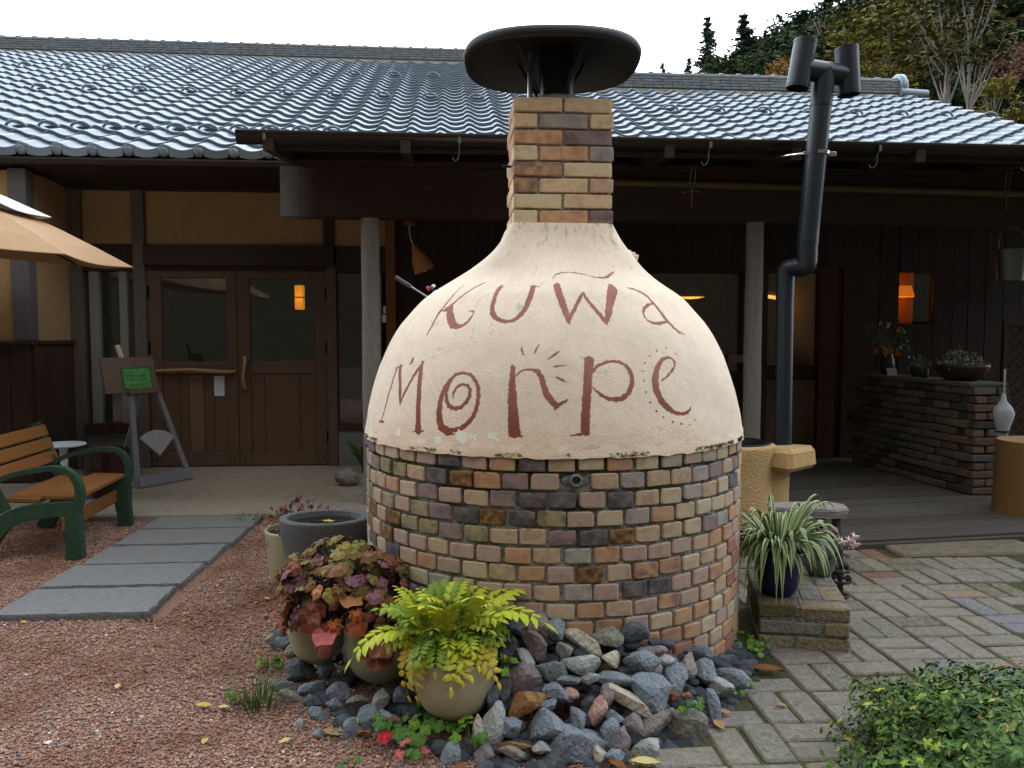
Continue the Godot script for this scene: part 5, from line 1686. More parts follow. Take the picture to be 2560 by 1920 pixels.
func frond_shape(pairs: int, droop: float, broad: float, width := 0.46) -> ArrayMesh:   # a feathered frond of unit length along z
	var g := Geo.new()
	var stalk := []
	for i in 13:
		var t := i / 12.0
		stalk.append(Vector3(0, sin(t * 2.2) * 0.22 - droop * t * t * t, t))
	tube(g, stalk, [0.009, 0.008, 0.006, 0.004, 0.003], 4, false)
	for i in pairs:
		var t := 0.2 + 0.78 * i / (pairs - 1.0)
		var p := Vector3(0, sin(t * 2.2) * 0.22 - droop * t * t * t, t)
		var t2 := t + 0.03
		var fwd := (Vector3(0, sin(t2 * 2.2) * 0.22 - droop * t2 * t2 * t2, t2) - p).normalized()
		var l := width * (0.55 + 0.45 * sin(PI * (0.2 + t * 0.75))) * R.randf_range(0.9, 1.08)
		for s in [-1, 1]:
			if i == pairs - 1 and s == 1:
				continue
			var out := (Vector3(s, -0.12, 0) + fwd * R.randf_range(0.42, 0.62)).normalized() if i < pairs - 1 else fwd
			var side := fwd if i < pairs - 1 else Vector3.RIGHT
			side = (side - out * side.dot(out)).normalized()
			var up := side.cross(out) * (1.0 if side.cross(out).y > 0 else -1.0)
			var w := broad * l
			var a := p + out * l * 0.04
			var m1 := p + out * l * 0.35 + up * 0.012
			var m2 := p + out * l * 0.7 + up * 0.004
			var tip := p + out * l - up * 0.03
			var b1 := m1 + side * w - up * 0.012
			var c1 := m1 - side * w * 0.8 - up * 0.012
			var b2 := m2 + side * w * 0.75 - up * 0.012
			var c2 := m2 - side * w * 0.5 - up * 0.012
			g.tri(a, b1, m1); g.tri(a, m1, c1)
			g.quad(m1, b1, b2, m2); g.quad(m1, m2, c2, c1)
			g.tri(m2, b2, tip); g.tri(m2, tip, c2)
	return g.mesh()

func blade_shape(reach: float, rise: float, fall: float, w: float) -> ArrayMesh:   # a striped arching strap leaf along z
	var g := Geo.new()
	var rows := []
	for i in 12:
		var t := i / 11.0
		var y := rise * sin(minf(t * 2.0, PI * 0.9)) - fall * t * t * t
		var ww := w * (0.55 + 0.45 * sin(PI * minf(t * 1.25 + 0.12, 0.75))) * (1.0 - smoothstep(0.7, 1.0, t) * 0.94)
		var z := reach * (t - 0.18 * t * t * t)
		rows.append([Vector3(-ww, y + ww * 0.55, z), Vector3(-ww * 0.45, y + 0.001, z), Vector3(0, y - ww * 0.12, z), Vector3(ww * 0.45, y + 0.001, z), Vector3(ww, y + ww * 0.55, z)])
	for i in 11:
		for k in 4:
			g.col = Color(0.36, 0.42, 0.24) if k == 0 or k == 3 else Color(0.07, 0.145, 0.035)
			g.quad(rows[i][k], rows[i + 1][k], rows[i + 1][k + 1], rows[i][k + 1])
	return g.mesh()

func along(dir: Vector3, up := Vector3.UP) -> Basis:   # z along dir, y near up
	var z := dir.normalized()
	var x := up.cross(z)
	if x.length() < 0.01:
		x = Vector3.RIGHT
	x = x.normalized()
	return Basis(x, z.cross(x), z)

func leaf_colours() -> void:
	leafy("leaf_olive", Color(0.13, 0.10, 0.03)); leafy("leaf_bronze", Color(0.15, 0.075, 0.03)); leafy("leaf_russet", Color(0.19, 0.062, 0.036))
	leafy("leaf_pink", Color(0.33, 0.085, 0.075)); leafy("leaf_amber", Color(0.36, 0.16, 0.06)); leafy("leaf_wine", Color(0.055, 0.018, 0.022))
	leafy("leaf_yellowish", Color(0.19, 0.155, 0.035)); leafy("leaf_rust", Color(0.28, 0.075, 0.022)); leafy("leaf_mauve", Color(0.17, 0.075, 0.095))
	leafy("fern_lime", Color(0.33, 0.37, 0.025)); leafy("fern_yellow", Color(0.46, 0.36, 0.04)); leafy("fern_green", Color(0.13, 0.21, 0.022)); leafy("fern_pale", Color(0.32, 0.35, 0.06))
	leafy("weed_green", Color(0.05, 0.12, 0.018)); leafy("weed_bright", Color(0.10, 0.19, 0.02)); leafy("leaf_scarlet", Color(0.38, 0.012, 0.02)); leafy("grass_green", Color(0.055, 0.10, 0.018))

func build_pots() -> void:
	leaf_colours()
	var celadon := mat("celadon_glaze", [Color(0.30, 0.27, 0.17), Color(0.38, 0.345, 0.23), Color(0.33, 0.30, 0.195)], 0.35, Vector3.ONE * 5.0, 0.06, 0.03)
	var green := mat("green_glaze", [Color(0.17, 0.20, 0.125), Color(0.25, 0.265, 0.165), Color(0.15, 0.22, 0.16)], 0.3, Vector3.ONE * 5.0, 0.05, 0.03)
	var humus := mat("humus", [Color(0.02, 0.014, 0.009), Color(0.05, 0.035, 0.02)], 1.0, Vector3.ONE * 12.0, 1.0)
	# the cream pot with its fern
	var p1 := Vector3(-0.20, 0.05, -2.67)
	var pot := thing("plant_pot", "rounded cream glazed pot at the front holding the yellow green fern", "pot", p1)
	part("bowl", pot_shape(0.150, 0.14, 0.06, 0.222, 0.013), celadon, pot)
	part("soil", soil(0.135), humus, pot, at(Vector3(0, 0.2, 0)))
	var fern := thing("fern", "bright yellow green fern with toothed fronds spilling from the cream pot", "fern", p1 + Vector3(-0.035, 0.24, -0.035))
	var protos := []
	for q in [[7, 0.12, 0.24], [8, 0.38, 0.23], [7, 0.7, 0.25], [8, 1.0, 0.22], [6, 0.25, 0.26]]:
		protos.append(frond_shape(q[0], q[1], q[2], 0.36))
	for i in 105:
		var a := R.randf() * TAU
		var rr := sqrt(R.randf())
		var up := R.randf()
		var l := R.randf_range(0.10, 0.16)
		var from := Vector3(sin(a) * rr * 0.11, 0.15 * up * (1.0 - rr * 0.5), cos(a) * rr * 0.11)
		var kind: int = pick([0, 0, 4, 1]) if up > 0.6 else pick([1, 2, 4, 1]) if up > 0.25 else pick([1, 2, 3, 2])
		var m: Material = M[pick(["fern_lime", "fern_lime", "fern_lime", "fern_green", "fern_pale", "fern_green", "fern_green"])]
		if sin(a) > 0.15 and up < 0.4 and R.randf() < 0.4:
			m = M.fern_yellow
		var dir := Vector3(sin(a) + R.randf_range(-0.4, 0.4), R.randf_range(-0.1, 0.9) * (0.4 + up), cos(a) + R.randf_range(-0.3, 0.5))
		part("frond", protos[kind], m, fern, Transform3D(along(dir).scaled_local(Vector3.ONE * l) * Basis(Vector3.BACK, R.randf_range(-0.5, 0.5)), from))
	for q in [[0.35, -0.8, 0.15, 0], [-0.5, -0.7, 0.16, 2], [2.0, 0.5, 0.24, 0], [1.35, 0.45, 0.27, 1], [-1.2, 0.0, 0.24, 1], [0.1, -0.9, 0.13, 2], [-0.75, -0.8, 0.17, 2], [0.85, -0.5, 0.15, 2], [-0.2, 1.0, 0.24, 0], [0.5, 1.1, 0.26, 0]]:
		part("frond", protos[q[3]], M.fern_yellow if q[1] < -0.6 else M.fern_lime, fern, Transform3D(along(Vector3(sin(q[0]), q[1], cos(q[0]))).scaled_local(Vector3.ONE * q[2]), Vector3(sin(q[0]) * 0.09, 0.04, cos(q[0]) * 0.09)))
	var fs := Geo.new()
	for i in 30:
		var a := R.randf() * TAU
		tube(fs, [Vector3(sin(a) * 0.03, -0.01, cos(a) * 0.03), Vector3(sin(a) * 0.06, 0.06, cos(a) * 0.06), Vector3(sin(a) * 0.1, 0.12, cos(a) * 0.1)], [0.0017], 4, false)
	part("stems", fs.mesh(), M.fern_green, fern)
	# a trail of withered leaves down the pot
	var wither := Geo.new()
	for i in 16:
		var y := -0.01 - i * 0.0075
		var q := Vector3(-0.055 + R.randf_range(-0.006, 0.006), y, 0.132 - i * 0.0018)
		wither.tri(q + jit(0.009), q + jit(0.009), q + jit(0.006)); wither.tri(q + jit(0.009), q + jit(0.007), q + jit(0.009))
	tube(wither, [Vector3(-0.05, 0.01, 0.128), Vector3(-0.056, -0.05, 0.126), Vector3(-0.058, -0.125, 0.106)], [0.0015], 4)
	part("withered_stem", wither.mesh(), mat("withered", [Color(0.06, 0.022, 0.012)], 0.95), fern)
	# heuchera: round mound of lobed leaves over the two pots behind
	var p2 := Vector3(-0.505, 0.06, -2.93)
	var pot2 := thing("plant_pot", "rounded sage green glazed pot between the cream pot and the russet leaves", "pot", p2)
	pot2.rotation.z = -0.06
	part("bowl", pot_shape(0.142, 0.135, 0.05, 0.2, 0.012), green, pot2)
	part("soil", soil(0.125), humus, pot2, at(Vector3(0, 0.18, 0)))
	var p3 := Vector3(-0.78, 0.07, -3.10)
	var pot3 := thing("plant_pot", "beige glazed pot half hidden under the russet leaves by the gravel", "pot", p3)
	part("bowl", pot_shape(0.125, 0.115, 0.06, 0.19, 0.012), celadon, pot3)
	part("soil", soil(0.112), humus, pot3, at(Vector3(0, 0.17, 0)))
	var mound := thing("coral_bells", "mound of russet, bronze and pink lobed leaves over the pots", "plant", Vector3(-0.655, 0.345, -3.03))
	var leaves := []
	for i in 6:
		leaves.append(lobed_leaf(5 if i < 4 else 7, 0.06 + 0.02 * i, 0.2 + 0.12 * i))
	var hues := ["leaf_olive", "leaf_olive", "leaf_bronze", "leaf_bronze", "leaf_bronze", "leaf_russet", "leaf_russet", "leaf_yellowish", "leaf_mauve", "leaf_wine"]
	var stems := Geo.new()
	for i in 235:
		var a := R.randf() * TAU
		var e := asin(R.randf_range(-0.6, 1.0))
		var d := Vector3(sin(a) * cos(e), sin(e), cos(a) * cos(e))
		var rad := R.randf_range(0.80, 1.05)
		var p := d * Vector3(0.275, 0.235, 0.225) * rad
		if p.y < -0.075 and (d.z < 0.0 or R.randf() < 0.75):
			continue
		if p.x > 0.0:
			p.z += 0.05
		var s := R.randf_range(0.048, 0.086)
		var q := R.randf()
		var key: String = pick(hues)
		if e > 0.85: key = pick(["leaf_olive", "leaf_yellowish", "leaf_bronze", "leaf_olive"])
		elif e < 0.15 and q < 0.65: key = pick(["leaf_russet", "leaf_rust", "leaf_pink", "leaf_russet", "leaf_rust"])
		elif q > 0.955: key = pick(["leaf_pink", "leaf_amber", "leaf_pink"])
		var out := (d + Vector3.UP * 0.45 + jit(0.45)).normalized()
		var hang := (Vector3(d.x, -0.55, d.z) + jit(0.5)).normalized()
		var z := (hang - out * hang.dot(out)).normalized()
		part("leaf", leaves[R.randi() % 6], M[key], mound, Transform3D(Basis(out.cross(z), out, z).scaled_local(Vector3(s, s, s)), p - z * s * 0.4))
		if i % 3 == 0:
			tube(stems, [Vector3(d.x * 0.03, -0.12, d.z * 0.03), p * 0.6 + Vector3(0, 0.02, 0), p - z * s * 0.4], [0.0018], 4, false)
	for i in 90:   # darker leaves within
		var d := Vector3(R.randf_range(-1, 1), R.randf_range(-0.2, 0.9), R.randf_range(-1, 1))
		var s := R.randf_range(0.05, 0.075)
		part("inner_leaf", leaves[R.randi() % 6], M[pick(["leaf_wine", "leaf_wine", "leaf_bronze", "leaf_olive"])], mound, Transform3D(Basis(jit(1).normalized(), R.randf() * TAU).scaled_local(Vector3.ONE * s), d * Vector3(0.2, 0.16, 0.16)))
	part("stems", stems.mesh(), M.leaf_wine, mound)
	for q in [[Vector3(0.095, 0.2, 0.02), "leaf_pink", 0.10], [Vector3(0.05, 0.09, 0.19), "leaf_amber", 0.10], [Vector3(-0.02, -0.03, 0.235), "leaf_pink", 0.09], [Vector3(0.16, -0.1, 0.25), "leaf_russet", 0.12], [Vector3(0.2, -0.06, 0.24), "leaf_russet", 0.11], [Vector3(-0.11, 0.19, 0.06), "leaf_mauve", 0.08]]:
		var z := Vector3(R.randf_range(-0.4, 0.4), -0.55, 0.75).normalized()
		var x := z.cross(Vector3.UP).normalized()
		part("leaf", leaves[R.randi() % 4], M[q[1]], mound, Transform3D(Basis(x * -1.0, z.cross(x), z).scaled_local(Vector3.ONE * q[2]), q[0]))
	# the stone water bowl and the pot behind it
	var bowl := thing("stone_bowl", "large dark grey stone bowl full of still water behind the russet plant", "bowl", Vector3(-0.935, 0.0, -3.88))
	var g := Geo.new()
	lathe(g, [Vector2(0, 0), Vector2(0.125, 0), Vector2(0.155, 0.08), Vector2(0.195, 0.26), Vector2(0.22, 0.40), Vector2(0.226, 0.458), Vector2(0.22, 0.468), Vector2(0.188, 0.468), Vector2(0.182, 0.46), Vector2(0.165, 0.38), Vector2(0.1, 0.36), Vector2(0, 0.355)], 48, Transform3D(Basis(Vector3.RIGHT, -0.02), Vector3.ZERO), 0.86)
	part("basin", g.mesh(), mat("dark_stone", [Color(0.055, 0.06, 0.065), Color(0.11, 0.12, 0.125), Color(0.075, 0.08, 0.085)], 0.85, Vector3.ONE * 5.0, 0.7, 0.04), bowl)
	g = Geo.new()
	lathe(g, [Vector2(0.182, 0.436), Vector2(0, 0.436)], 40, Transform3D(), 0.86)
	part("water", g.mesh(), metal("dark_water", Color(0.008, 0.009, 0.008), 0.03, 0.0), bowl)
	single("floating_leaf", leaves[0], M.fern_yellow, "yellow leaf floating on the water of the stone bowl", "leaf", Transform3D(Basis(Vector3.UP, 1.1).scaled_local(Vector3(0.05, 0.03, 0.09)), Vector3(-0.96, 0.436, -3.95)))
	var p4 := Vector3(-1.165, 0.0, -4.2)
	var pot4 := thing("plant_pot", "tall pale celadon pot standing behind the grey stone bowl", "pot", p4)
	part("bowl", pot_shape(0.165, 0.155, 0.1, 0.33, 0.014), celadon, pot4)
	part("soil", soil(0.15), humus, pot4, at(Vector3(0, 0.31, 0)))
	var nan := thing("heavenly_bamboo", "low plant with small reddish purple leaves in the pale pot behind the bowl", "plant", p4 + Vector3(0.02, 0.31, 0))
	var sm := []
	for i in 3:
		var s := Geo.new()
		var side := 0.28
		s.tri(Vector3.ZERO, Vector3(side, 0.05, 0.45), Vector3(0, -0.03, 0.45)); s.tri(Vector3.ZERO, Vector3(0, -0.03, 0.45), Vector3(-side, 0.05, 0.45))
		s.tri(Vector3(0, -0.03, 0.45), Vector3(side, 0.05, 0.45), Vector3(0, -0.1, 1)); s.tri(Vector3(0, -0.03, 0.45), Vector3(0, -0.1, 1), Vector3(-side, 0.05, 0.45))
		sm.append(s.mesh())
	for i in 210:
		var a := R.randf() * TAU
		var e := asin(R.randf_range(0.0, 1.0))
		var d := Vector3(sin(a) * cos(e), sin(e), cos(a) * cos(e))
		var p := d * Vector3(0.2, 0.155, 0.17) * R.randf_range(0.75, 1.05)
		if d.x < -0.6 and e < 0.5:
			p.y -= 0.07
		var s := R.randf_range(0.028, 0.05)
		var key: String = pick(["leaf_mauve", "leaf_wine", "leaf_russet", "leaf_mauve", "leaf_olive", "leaf_wine", "leaf_pink"])
		part("leaf", sm[i % 3], M[key], nan, Transform3D(along(d + jit(0.8)).scaled_local(Vector3.ONE * s), p))
	g = Geo.new()
	for i in 22:
		var a := R.randf() * TAU
		tube(g, [Vector3.ZERO, Vector3(sin(a) * 0.07, 0.06, cos(a) * 0.07), Vector3(sin(a) * 0.16, 0.1, cos(a) * 0.14)], [0.002], 4, false)
	part("stems", g.mesh(), M.leaf_wine, nan)

func weed(called: String, label: String, where: Vector3, n: int, spread: float, size: float, keys: Array, lobes := 5) -> void:
	var w := thing(called, label, "weed", where)
	var shapes := []
	for i in 3:
		shapes.append(lobed_leaf(lobes, 0.13, 0.25))
	var st := Geo.new()
	for i in n:
		var a := R.randf() * TAU
		var r := sqrt(R.randf()) * spread
		var p := Vector3(sin(a) * r, R.randf_range(0.01, 0.05) + spread * 0.12, cos(a) * r * 0.8)
		var s := size * R.randf_range(0.7, 1.2)
		var up := (Vector3(sin(a) * 0.4, 1, cos(a) * 0.4 + 0.35) + jit(0.25)).normalized()
		var z := Vector3(sin(a), 0, cos(a))
		z = (z - up * z.dot(up)).normalized()
		part("leaf", shapes[i % 3], M[pick(keys)], w, Transform3D(Basis(up.cross(z), up, z).scaled_local(Vector3.ONE * s), p))
		tube(st, [Vector3(sin(a) * r * 0.3, 0, cos(a) * r * 0.3), p + z * s * 0.2], [0.0013], 4, false)
	part("stems", st.mesh(), M.weed_green, w)

func grass_tuft(label: String, where: Vector3, n: int, h: float, spread: float) -> void:
	var g := Geo.new()
	for i in n:
		var a := R.randf() * TAU
		var r := sqrt(R.randf()) * spread
		var b := Vector3(sin(a) * r, 0, cos(a) * r)
		var hh := h * R.randf_range(0.5, 1.1)
		var lean := Vector3(sin(a), 0, cos(a)) * hh * R.randf_range(0.3, 1.0)
		var m := b + Vector3.UP * hh * 0.6 + lean * 0.4
		var t := b + Vector3.UP * hh * 0.75 + lean
		var w := Vector3(cos(a), 0, -sin(a)) * 0.0022
		g.quad(b - w, b + w, m + w * 0.8, m - w * 0.8)
		g.tri(m - w * 0.8, m + w * 0.8, t)
	var o := single("grass_tuft", g.mesh(), M.grass_green, label, "grass", at(where))
	o.set_meta("kind", "thing")

func build_small_plants() -> void:
	weed("weed_plant", "green lobed weed growing beneath the cream pot", Vector3(-0.30, 0.03, -2.60), 34, 0.14, 0.055, ["weed_green", "weed_green", "weed_bright"])
	weed("weed_plant", "pair of scarlet leaves with a green one left of the weeds under the pot", Vector3(-0.395, 0.03, -2.545), 4, 0.035, 0.055, ["leaf_scarlet", "leaf_scarlet", "leaf_scarlet", "weed_green"])
	weed("weed_plant", "scarlet and green lobed leaves lowest at the foot of the stone heap", Vector3(-0.335, 0.015, -2.43), 6, 0.05, 0.042, ["leaf_scarlet", "leaf_pink", "weed_green"])
	weed("weed_plant", "green lobed sprig at the cream pot's right foot", Vector3(-0.135, 0.05, -2.50), 8, 0.055, 0.05, ["weed_bright", "weed_green"])
	weed("weed_plant", "fresh green lobed leaves hanging over the cream pot's right rim", Vector3(-0.045, 0.22, -2.62), 9, 0.05, 0.05, ["weed_bright", "weed_bright", "weed_green"])
	weed("weed_plant", "small green weed with orange leaves among the heap's right stones", Vector3(0.60, 0.10, -2.62), 9, 0.05, 0.034, ["weed_green", "weed_bright", "leaf_rust"])
	weed("weed_plant", "low green weeds in the corner between drum and brick step", Vector3(1.0, 0.02, -3.30), 46, 0.10, 0.032, ["weed_bright", "weed_bright", "weed_green"], 3)
	weed("weed_plant", "green weeds along the paving edge beside the heap's right end", Vector3(0.80, 0.01, -2.93), 26, 0.13, 0.026, ["weed_green", "weed_bright", "leaf_bronze"], 3)
	weed("weed_plant", "tiny green weed at the gravel edge left of the russet plant", Vector3(-0.985, 0.02, -3.13), 14, 0.05, 0.03, ["weed_green", "weed_bright"])
	weed("weed_plant", "lone tiny green weed in the gravel at the bottom edge", Vector3(-0.50, 0.0, -2.37), 6, 0.03, 0.03, ["weed_green"])
	weed("weed_plant", "tiny green sprig in the open gravel beside the heap", Vector3(-1.04, 0.0, -2.85), 6, 0.025, 0.028, ["weed_green"], 3)
	grass_tuft("long green grass tuft at the left end of the stone heap", Vector3(-0.935, 0.0, -2.83), 90, 0.13, 0.07)
	grass_tuft("short grass tuft at the far right corner of the stone path", Vector3(-1.93, 0.0, -5.72), 80, 0.09, 0.10)
	grass_tuft("sparse grass at the front corner of the nearest path slab", Vector3(-1.76, 0.0, -3.72), 26, 0.04, 0.04)
	grass_tuft("low grass behind the grey stone bowl along the apron", Vector3(-0.85, 0.0, -5.35), 90, 0.07, 0.22)
	# strap-leaved plant by the door
	var strap := thing("strap_plant", "green strap-leaved plant growing at the wall beside the doors", "plant", H(-0.85, 0.05, 7.6), TURN)
	for i in 26:
		var a := R.randf() * TAU
		var g := Geo.new()
		var l := R.randf_range(0.3, 0.55)
		for k in 5:
			var t0 := k / 5.0
			var t1 := (k + 1) / 5.0
			var w0 := 0.022 * sin(PI * (t0 * 0.8 + 0.2))
			var w1 := 0.022 * sin(PI * (t1 * 0.8 + 0.2))
			var c0 := Vector3(0, l * (t0 - 0.3 * t0 * t0), l * 0.6 * t0 * t0)
			var c1 := Vector3(0, l * (t1 - 0.3 * t1 * t1), l * 0.6 * t1 * t1)
			g.quad(c0 - Vector3(w0, 0, 0), c0 + Vector3(w0, 0, 0), c1 + Vector3(w1, 0, 0), c1 - Vector3(w1, 0, 0))
		part("leaf", g.mesh(), M[pick(["weed_green", "grass_green", "weed_bright"])], strap, at(Vector3.ZERO, a))
	# fallen leaves
	var fl := []
	for i in 3:
		var g := Geo.new()
		for k in 6:
			var t0 := k / 6.0
			var t1 := (k + 1) / 6.0
			var w0 := 0.28 * sin(PI * t0)
			var w1 := 0.28 * sin(PI * t1)
			var b := 0.1 + 0.06 * i
			for s in [-1, 1]:
				g.quad(Vector3(0, sin(t0 * 3) * b * 0.5, t0 - 0.5), Vector3(0, sin(t1 * 3) * b * 0.5, t1 - 0.5), Vector3(s * w1, b * 0.6 + sin(t1 * 3) * b * 0.5, t1 - 0.5), Vector3(s * w0, b * 0.6 + sin(t0 * 3) * b * 0.5, t0 - 0.5))
		fl.append(g.mesh())
	leafy("dry_yellow", Color(0.42, 0.30, 0.07), 0.8); leafy("dry_tan", Color(0.32, 0.19, 0.08), 0.8); leafy("dry_brown", Color(0.16, 0.07, 0.025), 0.8); leafy("dry_pale", Color(0.48, 0.40, 0.18), 0.8)
	for q in [
		["wide yellow leaf lying in the middle of the gravel", -1.135, -2.815, 0.075, "dry_yellow", 1.4], ["narrow pale leaf beside the wide yellow leaf on the gravel", -1.055, -2.80, 0.05, "dry_pale", 1.5],
		["pale leaf standing out on the dark left gravel", -1.53, -2.975, 0.05, "dry_pale", 0.3], ["yellow leaf on the gravel near the bottom edge", -1.03, -2.56, 0.05, "dry_yellow", 0.1],
		["slim pale leaf on the gravel left of the lowest stones", -0.76, -2.56, 0.055, "dry_pale", -0.7], ["small brown leaf at the bottom edge of the gravel", -1.02, -2.36, 0.03, "dry_tan", 0.9],
		["brown leaf between the gravel's edge and the nearest path slab", -1.56, -3.40, 0.07, "dry_brown", 1.3], ["tan leaf on the gravel below the russet plant", -0.92, -3.36, 0.05, "dry_tan", 1.2],
		["yellow leaf at the left front corner of the nearest slab", -2.32, -3.66, 0.05, "dry_yellow", 1.2], ["yellow leaf on the gravel at the path's right side", -1.27, -4.0, 0.06, "dry_yellow", 0.8],
		["tan leaf on the gravel before the stone bowl", -1.20, -3.75, 0.05, "dry_tan", 0.4], ["tan leaf on the dark paver beside the heap", 0.985, -2.80, 0.05, "dry_tan", 1.0],
		["long brown leaf on the moss before the brick step", 1.03, -3.10, 0.13, "dry_brown", 1.35], ["curled tan leaf standing at the heap's right edge", 0.72, -2.66, 0.08, "dry_tan", 0.15],
		["tan leaf between the last stone and the paving", 0.76, -2.75, 0.07, "dry_tan", 1.0], ["pale twig-like leaf at the heap's right front foot", 0.42, -2.41, 0.1, "dry_pale", 1.4],
		["brown leaf on the ground before the heap's right stones", 0.33, -2.40, 0.08, "dry_brown", 0.7], ["rust leaf at the heap's front beside the purple stone", -0.16, -2.40, 0.07, "dry_brown", 0.3],
		["tan leaf in the gravel below the grey left stones", -0.62, -2.62, 0.08, "dry_tan", 0.9], ["yellow leaf caught among the heap's left foot stones", -0.555, -2.70, 0.07, "dry_yellow", 0.8],
		["brown leaf caught upright between the heap's front stones", 0.29, -2.46, 0.08, "dry_tan", -0.3], ["yellowish leaf on the far paving near the doorstep", 2.47, -4.86, 0.07, "dry_yellow", 1.3]]:
		single("fallen_leaf", fl[R.randi() % 3], M[q[4]], q[0], "leaf", Transform3D(Basis(Vector3.UP, q[5]).scaled_local(Vector3(q[3] * 0.8, q[3] * 0.5, q[3])), Vector3(q[1], 0.012 if q[1] < 0.3 else 0.02, q[2])))

# ---------------------------------------------------------------- right of the oven
func build_right_side() -> void:
	var step := thing("brick_step", "low mossy block of three brick courses beside the drum", "brick step", Vector3(1.315, 0, -3.585), -0.20)
	var g := Geo.new()
	box(g, at(Vector3(0, 0.1, 0)), Vector3(0.37, 0.196, 0.5), 0.01)
	part("mortar_core", g.mesh(), M.mortar, step)
	var mats := [mat("step_tan", [Color(0.10, 0.085, 0.05), Color(0.22, 0.18, 0.12), Color(0.17, 0.13, 0.085)], 0.95, Vector3.ONE * 3.0, 0.5, 0.02), mat("step_grey", [Color(0.12, 0.115, 0.10), Color(0.21, 0.19, 0.165)], 0.95, Vector3.ONE * 3.0, 0.5, 0.02), mat("step_moss", [Color(0.055, 0.055, 0.02), Color(0.14, 0.11, 0.06), Color(0.09, 0.075, 0.04)], 0.95, Vector3.ONE * 3.0, 0.5, 0.02)]
	for row in 3:
		var y := 0.035 + row * 0.069
		var cuts: Array = [[-0.19, -0.045], [-0.035, 0.19]] if row == 0 else [[-0.185, 0.07], [0.08, 0.19]] if row == 1 else [[-0.19, -0.03], [-0.02, 0.19]]
		for q in cuts:
			part("brick", box_of(Vector3(q[1] - q[0], 0.06, 0.1), 0.007, 0.004), mats[2] if row == 2 and q[0] < -0.1 else mats[(row + (1 if q[0] > 0 else 0)) % 2], step, at(Vector3((q[0] + q[1]) / 2, y, 0.208 + R.randf_range(-0.004, 0.004))))
		for k in 2:
			part("brick", box_of(Vector3(0.1, 0.06, 0.205), 0.007, 0.004), mats[(row + k) % 2], step, at(Vector3(0.143, y, 0.05 - k * 0.213)))
			part("brick", box_of(Vector3(0.1, 0.06, 0.205), 0.007, 0.004), mats[2 if row else 0], step, at(Vector3(-0.143, y, 0.05 - k * 0.213)))
	for k in 2:
		part("brick", box_of(Vector3(0.09, 0.058, 0.2), 0.007, 0.004), mats[1], step, at(Vector3(-0.045 + k * 0.094, 0.174, 0.05)))
		part("brick", box_of(Vector3(0.09, 0.058, 0.2), 0.007, 0.004), mats[0], step, at(Vector3(-0.045 + k * 0.094, 0.174, -0.158)))
	var ms := []; var mc := []
	for i in 160:
		var s := R.randf_range(0.005, 0.013)
		ms.append(Transform3D(Basis(jit(1).normalized(), R.randf() * TAU).scaled(Vector3(s * 1.6, s * 0.6, s * 1.6)), Vector3(R.randf_range(-0.28, 0.18), 0.003, R.randf_range(0.26, 0.42))))
		mc.append(Color(0.07, 0.06, 0.012).lerp(Color(0.05, 0.09, 0.012), R.randf()))
	copies("moss", tuft_mesh(), M.moss, step, ms, mc)
	# the blue pot and its striped plant
	var cobalt := mat("cobalt_glaze", [Color(0.006, 0.009, 0.045), Color(0.01, 0.016, 0.07)], 0.16, Vector3.ONE * 6.0)
	var pp := Vector3(1.205, 0.207, -3.50)
	var pot := thing("plant_pot", "dark cobalt blue glazed pot on the brick step", "pot", pp)
	part("bowl", pot_shape(0.104, 0.095, 0.07, 0.195, 0.01), cobalt, pot)
	part("soil", soil(0.094), M.humus, pot, at(Vector3(0, 0.17, 0)))
	var sp := thing("spider_plant", "spider plant with long white edged arching leaves in the blue pot", "plant", pp + Vector3(0, 0.17, 0))
	var blades := []
	for q in [[1.0, 0.65, 0.25, 0.042], [1.0, 0.5, 0.6, 0.046], [1.0, 0.5, 0.95, 0.05], [1.0, 1.0, 0.35, 0.036], [1.0, 0.42, 1.2, 0.052]]:
		blades.append(blade_shape(q[0], q[1], q[2], q[3]))
	var stripe: StandardMaterial3D = tinted("striped_leaf")
	stripe.backlight_enabled = true
	stripe.backlight = Color(0.15, 0.18, 0.08)
	stripe.roughness = 0.45
	for i in 160:
		var a := R.randf() * TAU
		var k: int = pick([0, 0, 0, 1, 1, 1, 2, 3, 3, 4])
		var l := R.randf_range(0.15, 0.27) * (1.15 if sin(a) > 0.3 else 1.0)
		part("leaf", blades[k], stripe, sp, Transform3D(Basis(Vector3.UP, a).scaled_local(Vector3(R.randf_range(0.22, 0.3), l * R.randf_range(0.7, 1.0), l)), Vector3(sin(a) * 0.045, R.randf_range(0, 0.05), cos(a) * 0.045)))
	var p2 := Vector3(1.50, 0.207, -3.78)
	var pot2 := thing("plant_pot", "olive grey pot behind the spider plant on the brick step", "pot", p2)
	part("bowl", pot_shape(0.088, 0.08, 0.055, 0.19, 0.009), mat("olive_glaze", [Color(0.085, 0.09, 0.065), Color(0.125, 0.13, 0.095)], 0.45, Vector3.ONE * 5.0), pot2)
	part("soil", soil(0.078), M.humus, pot2, at(Vector3(0, 0.165, 0)))
	var fl := thing("pink_flowers", "pale pink flowers with dark purple leaves hanging from the olive pot", "flowers", p2 + Vector3(0.06, 0.17, 0.03))
	var petal := Geo.new()
	petal.quad(Vector3.ZERO, Vector3(0.006, 0.004, 0.014), Vector3(0, 0.001, 0.03), Vector3(-0.006, 0.004, 0.014))
	var pm := petal.mesh()
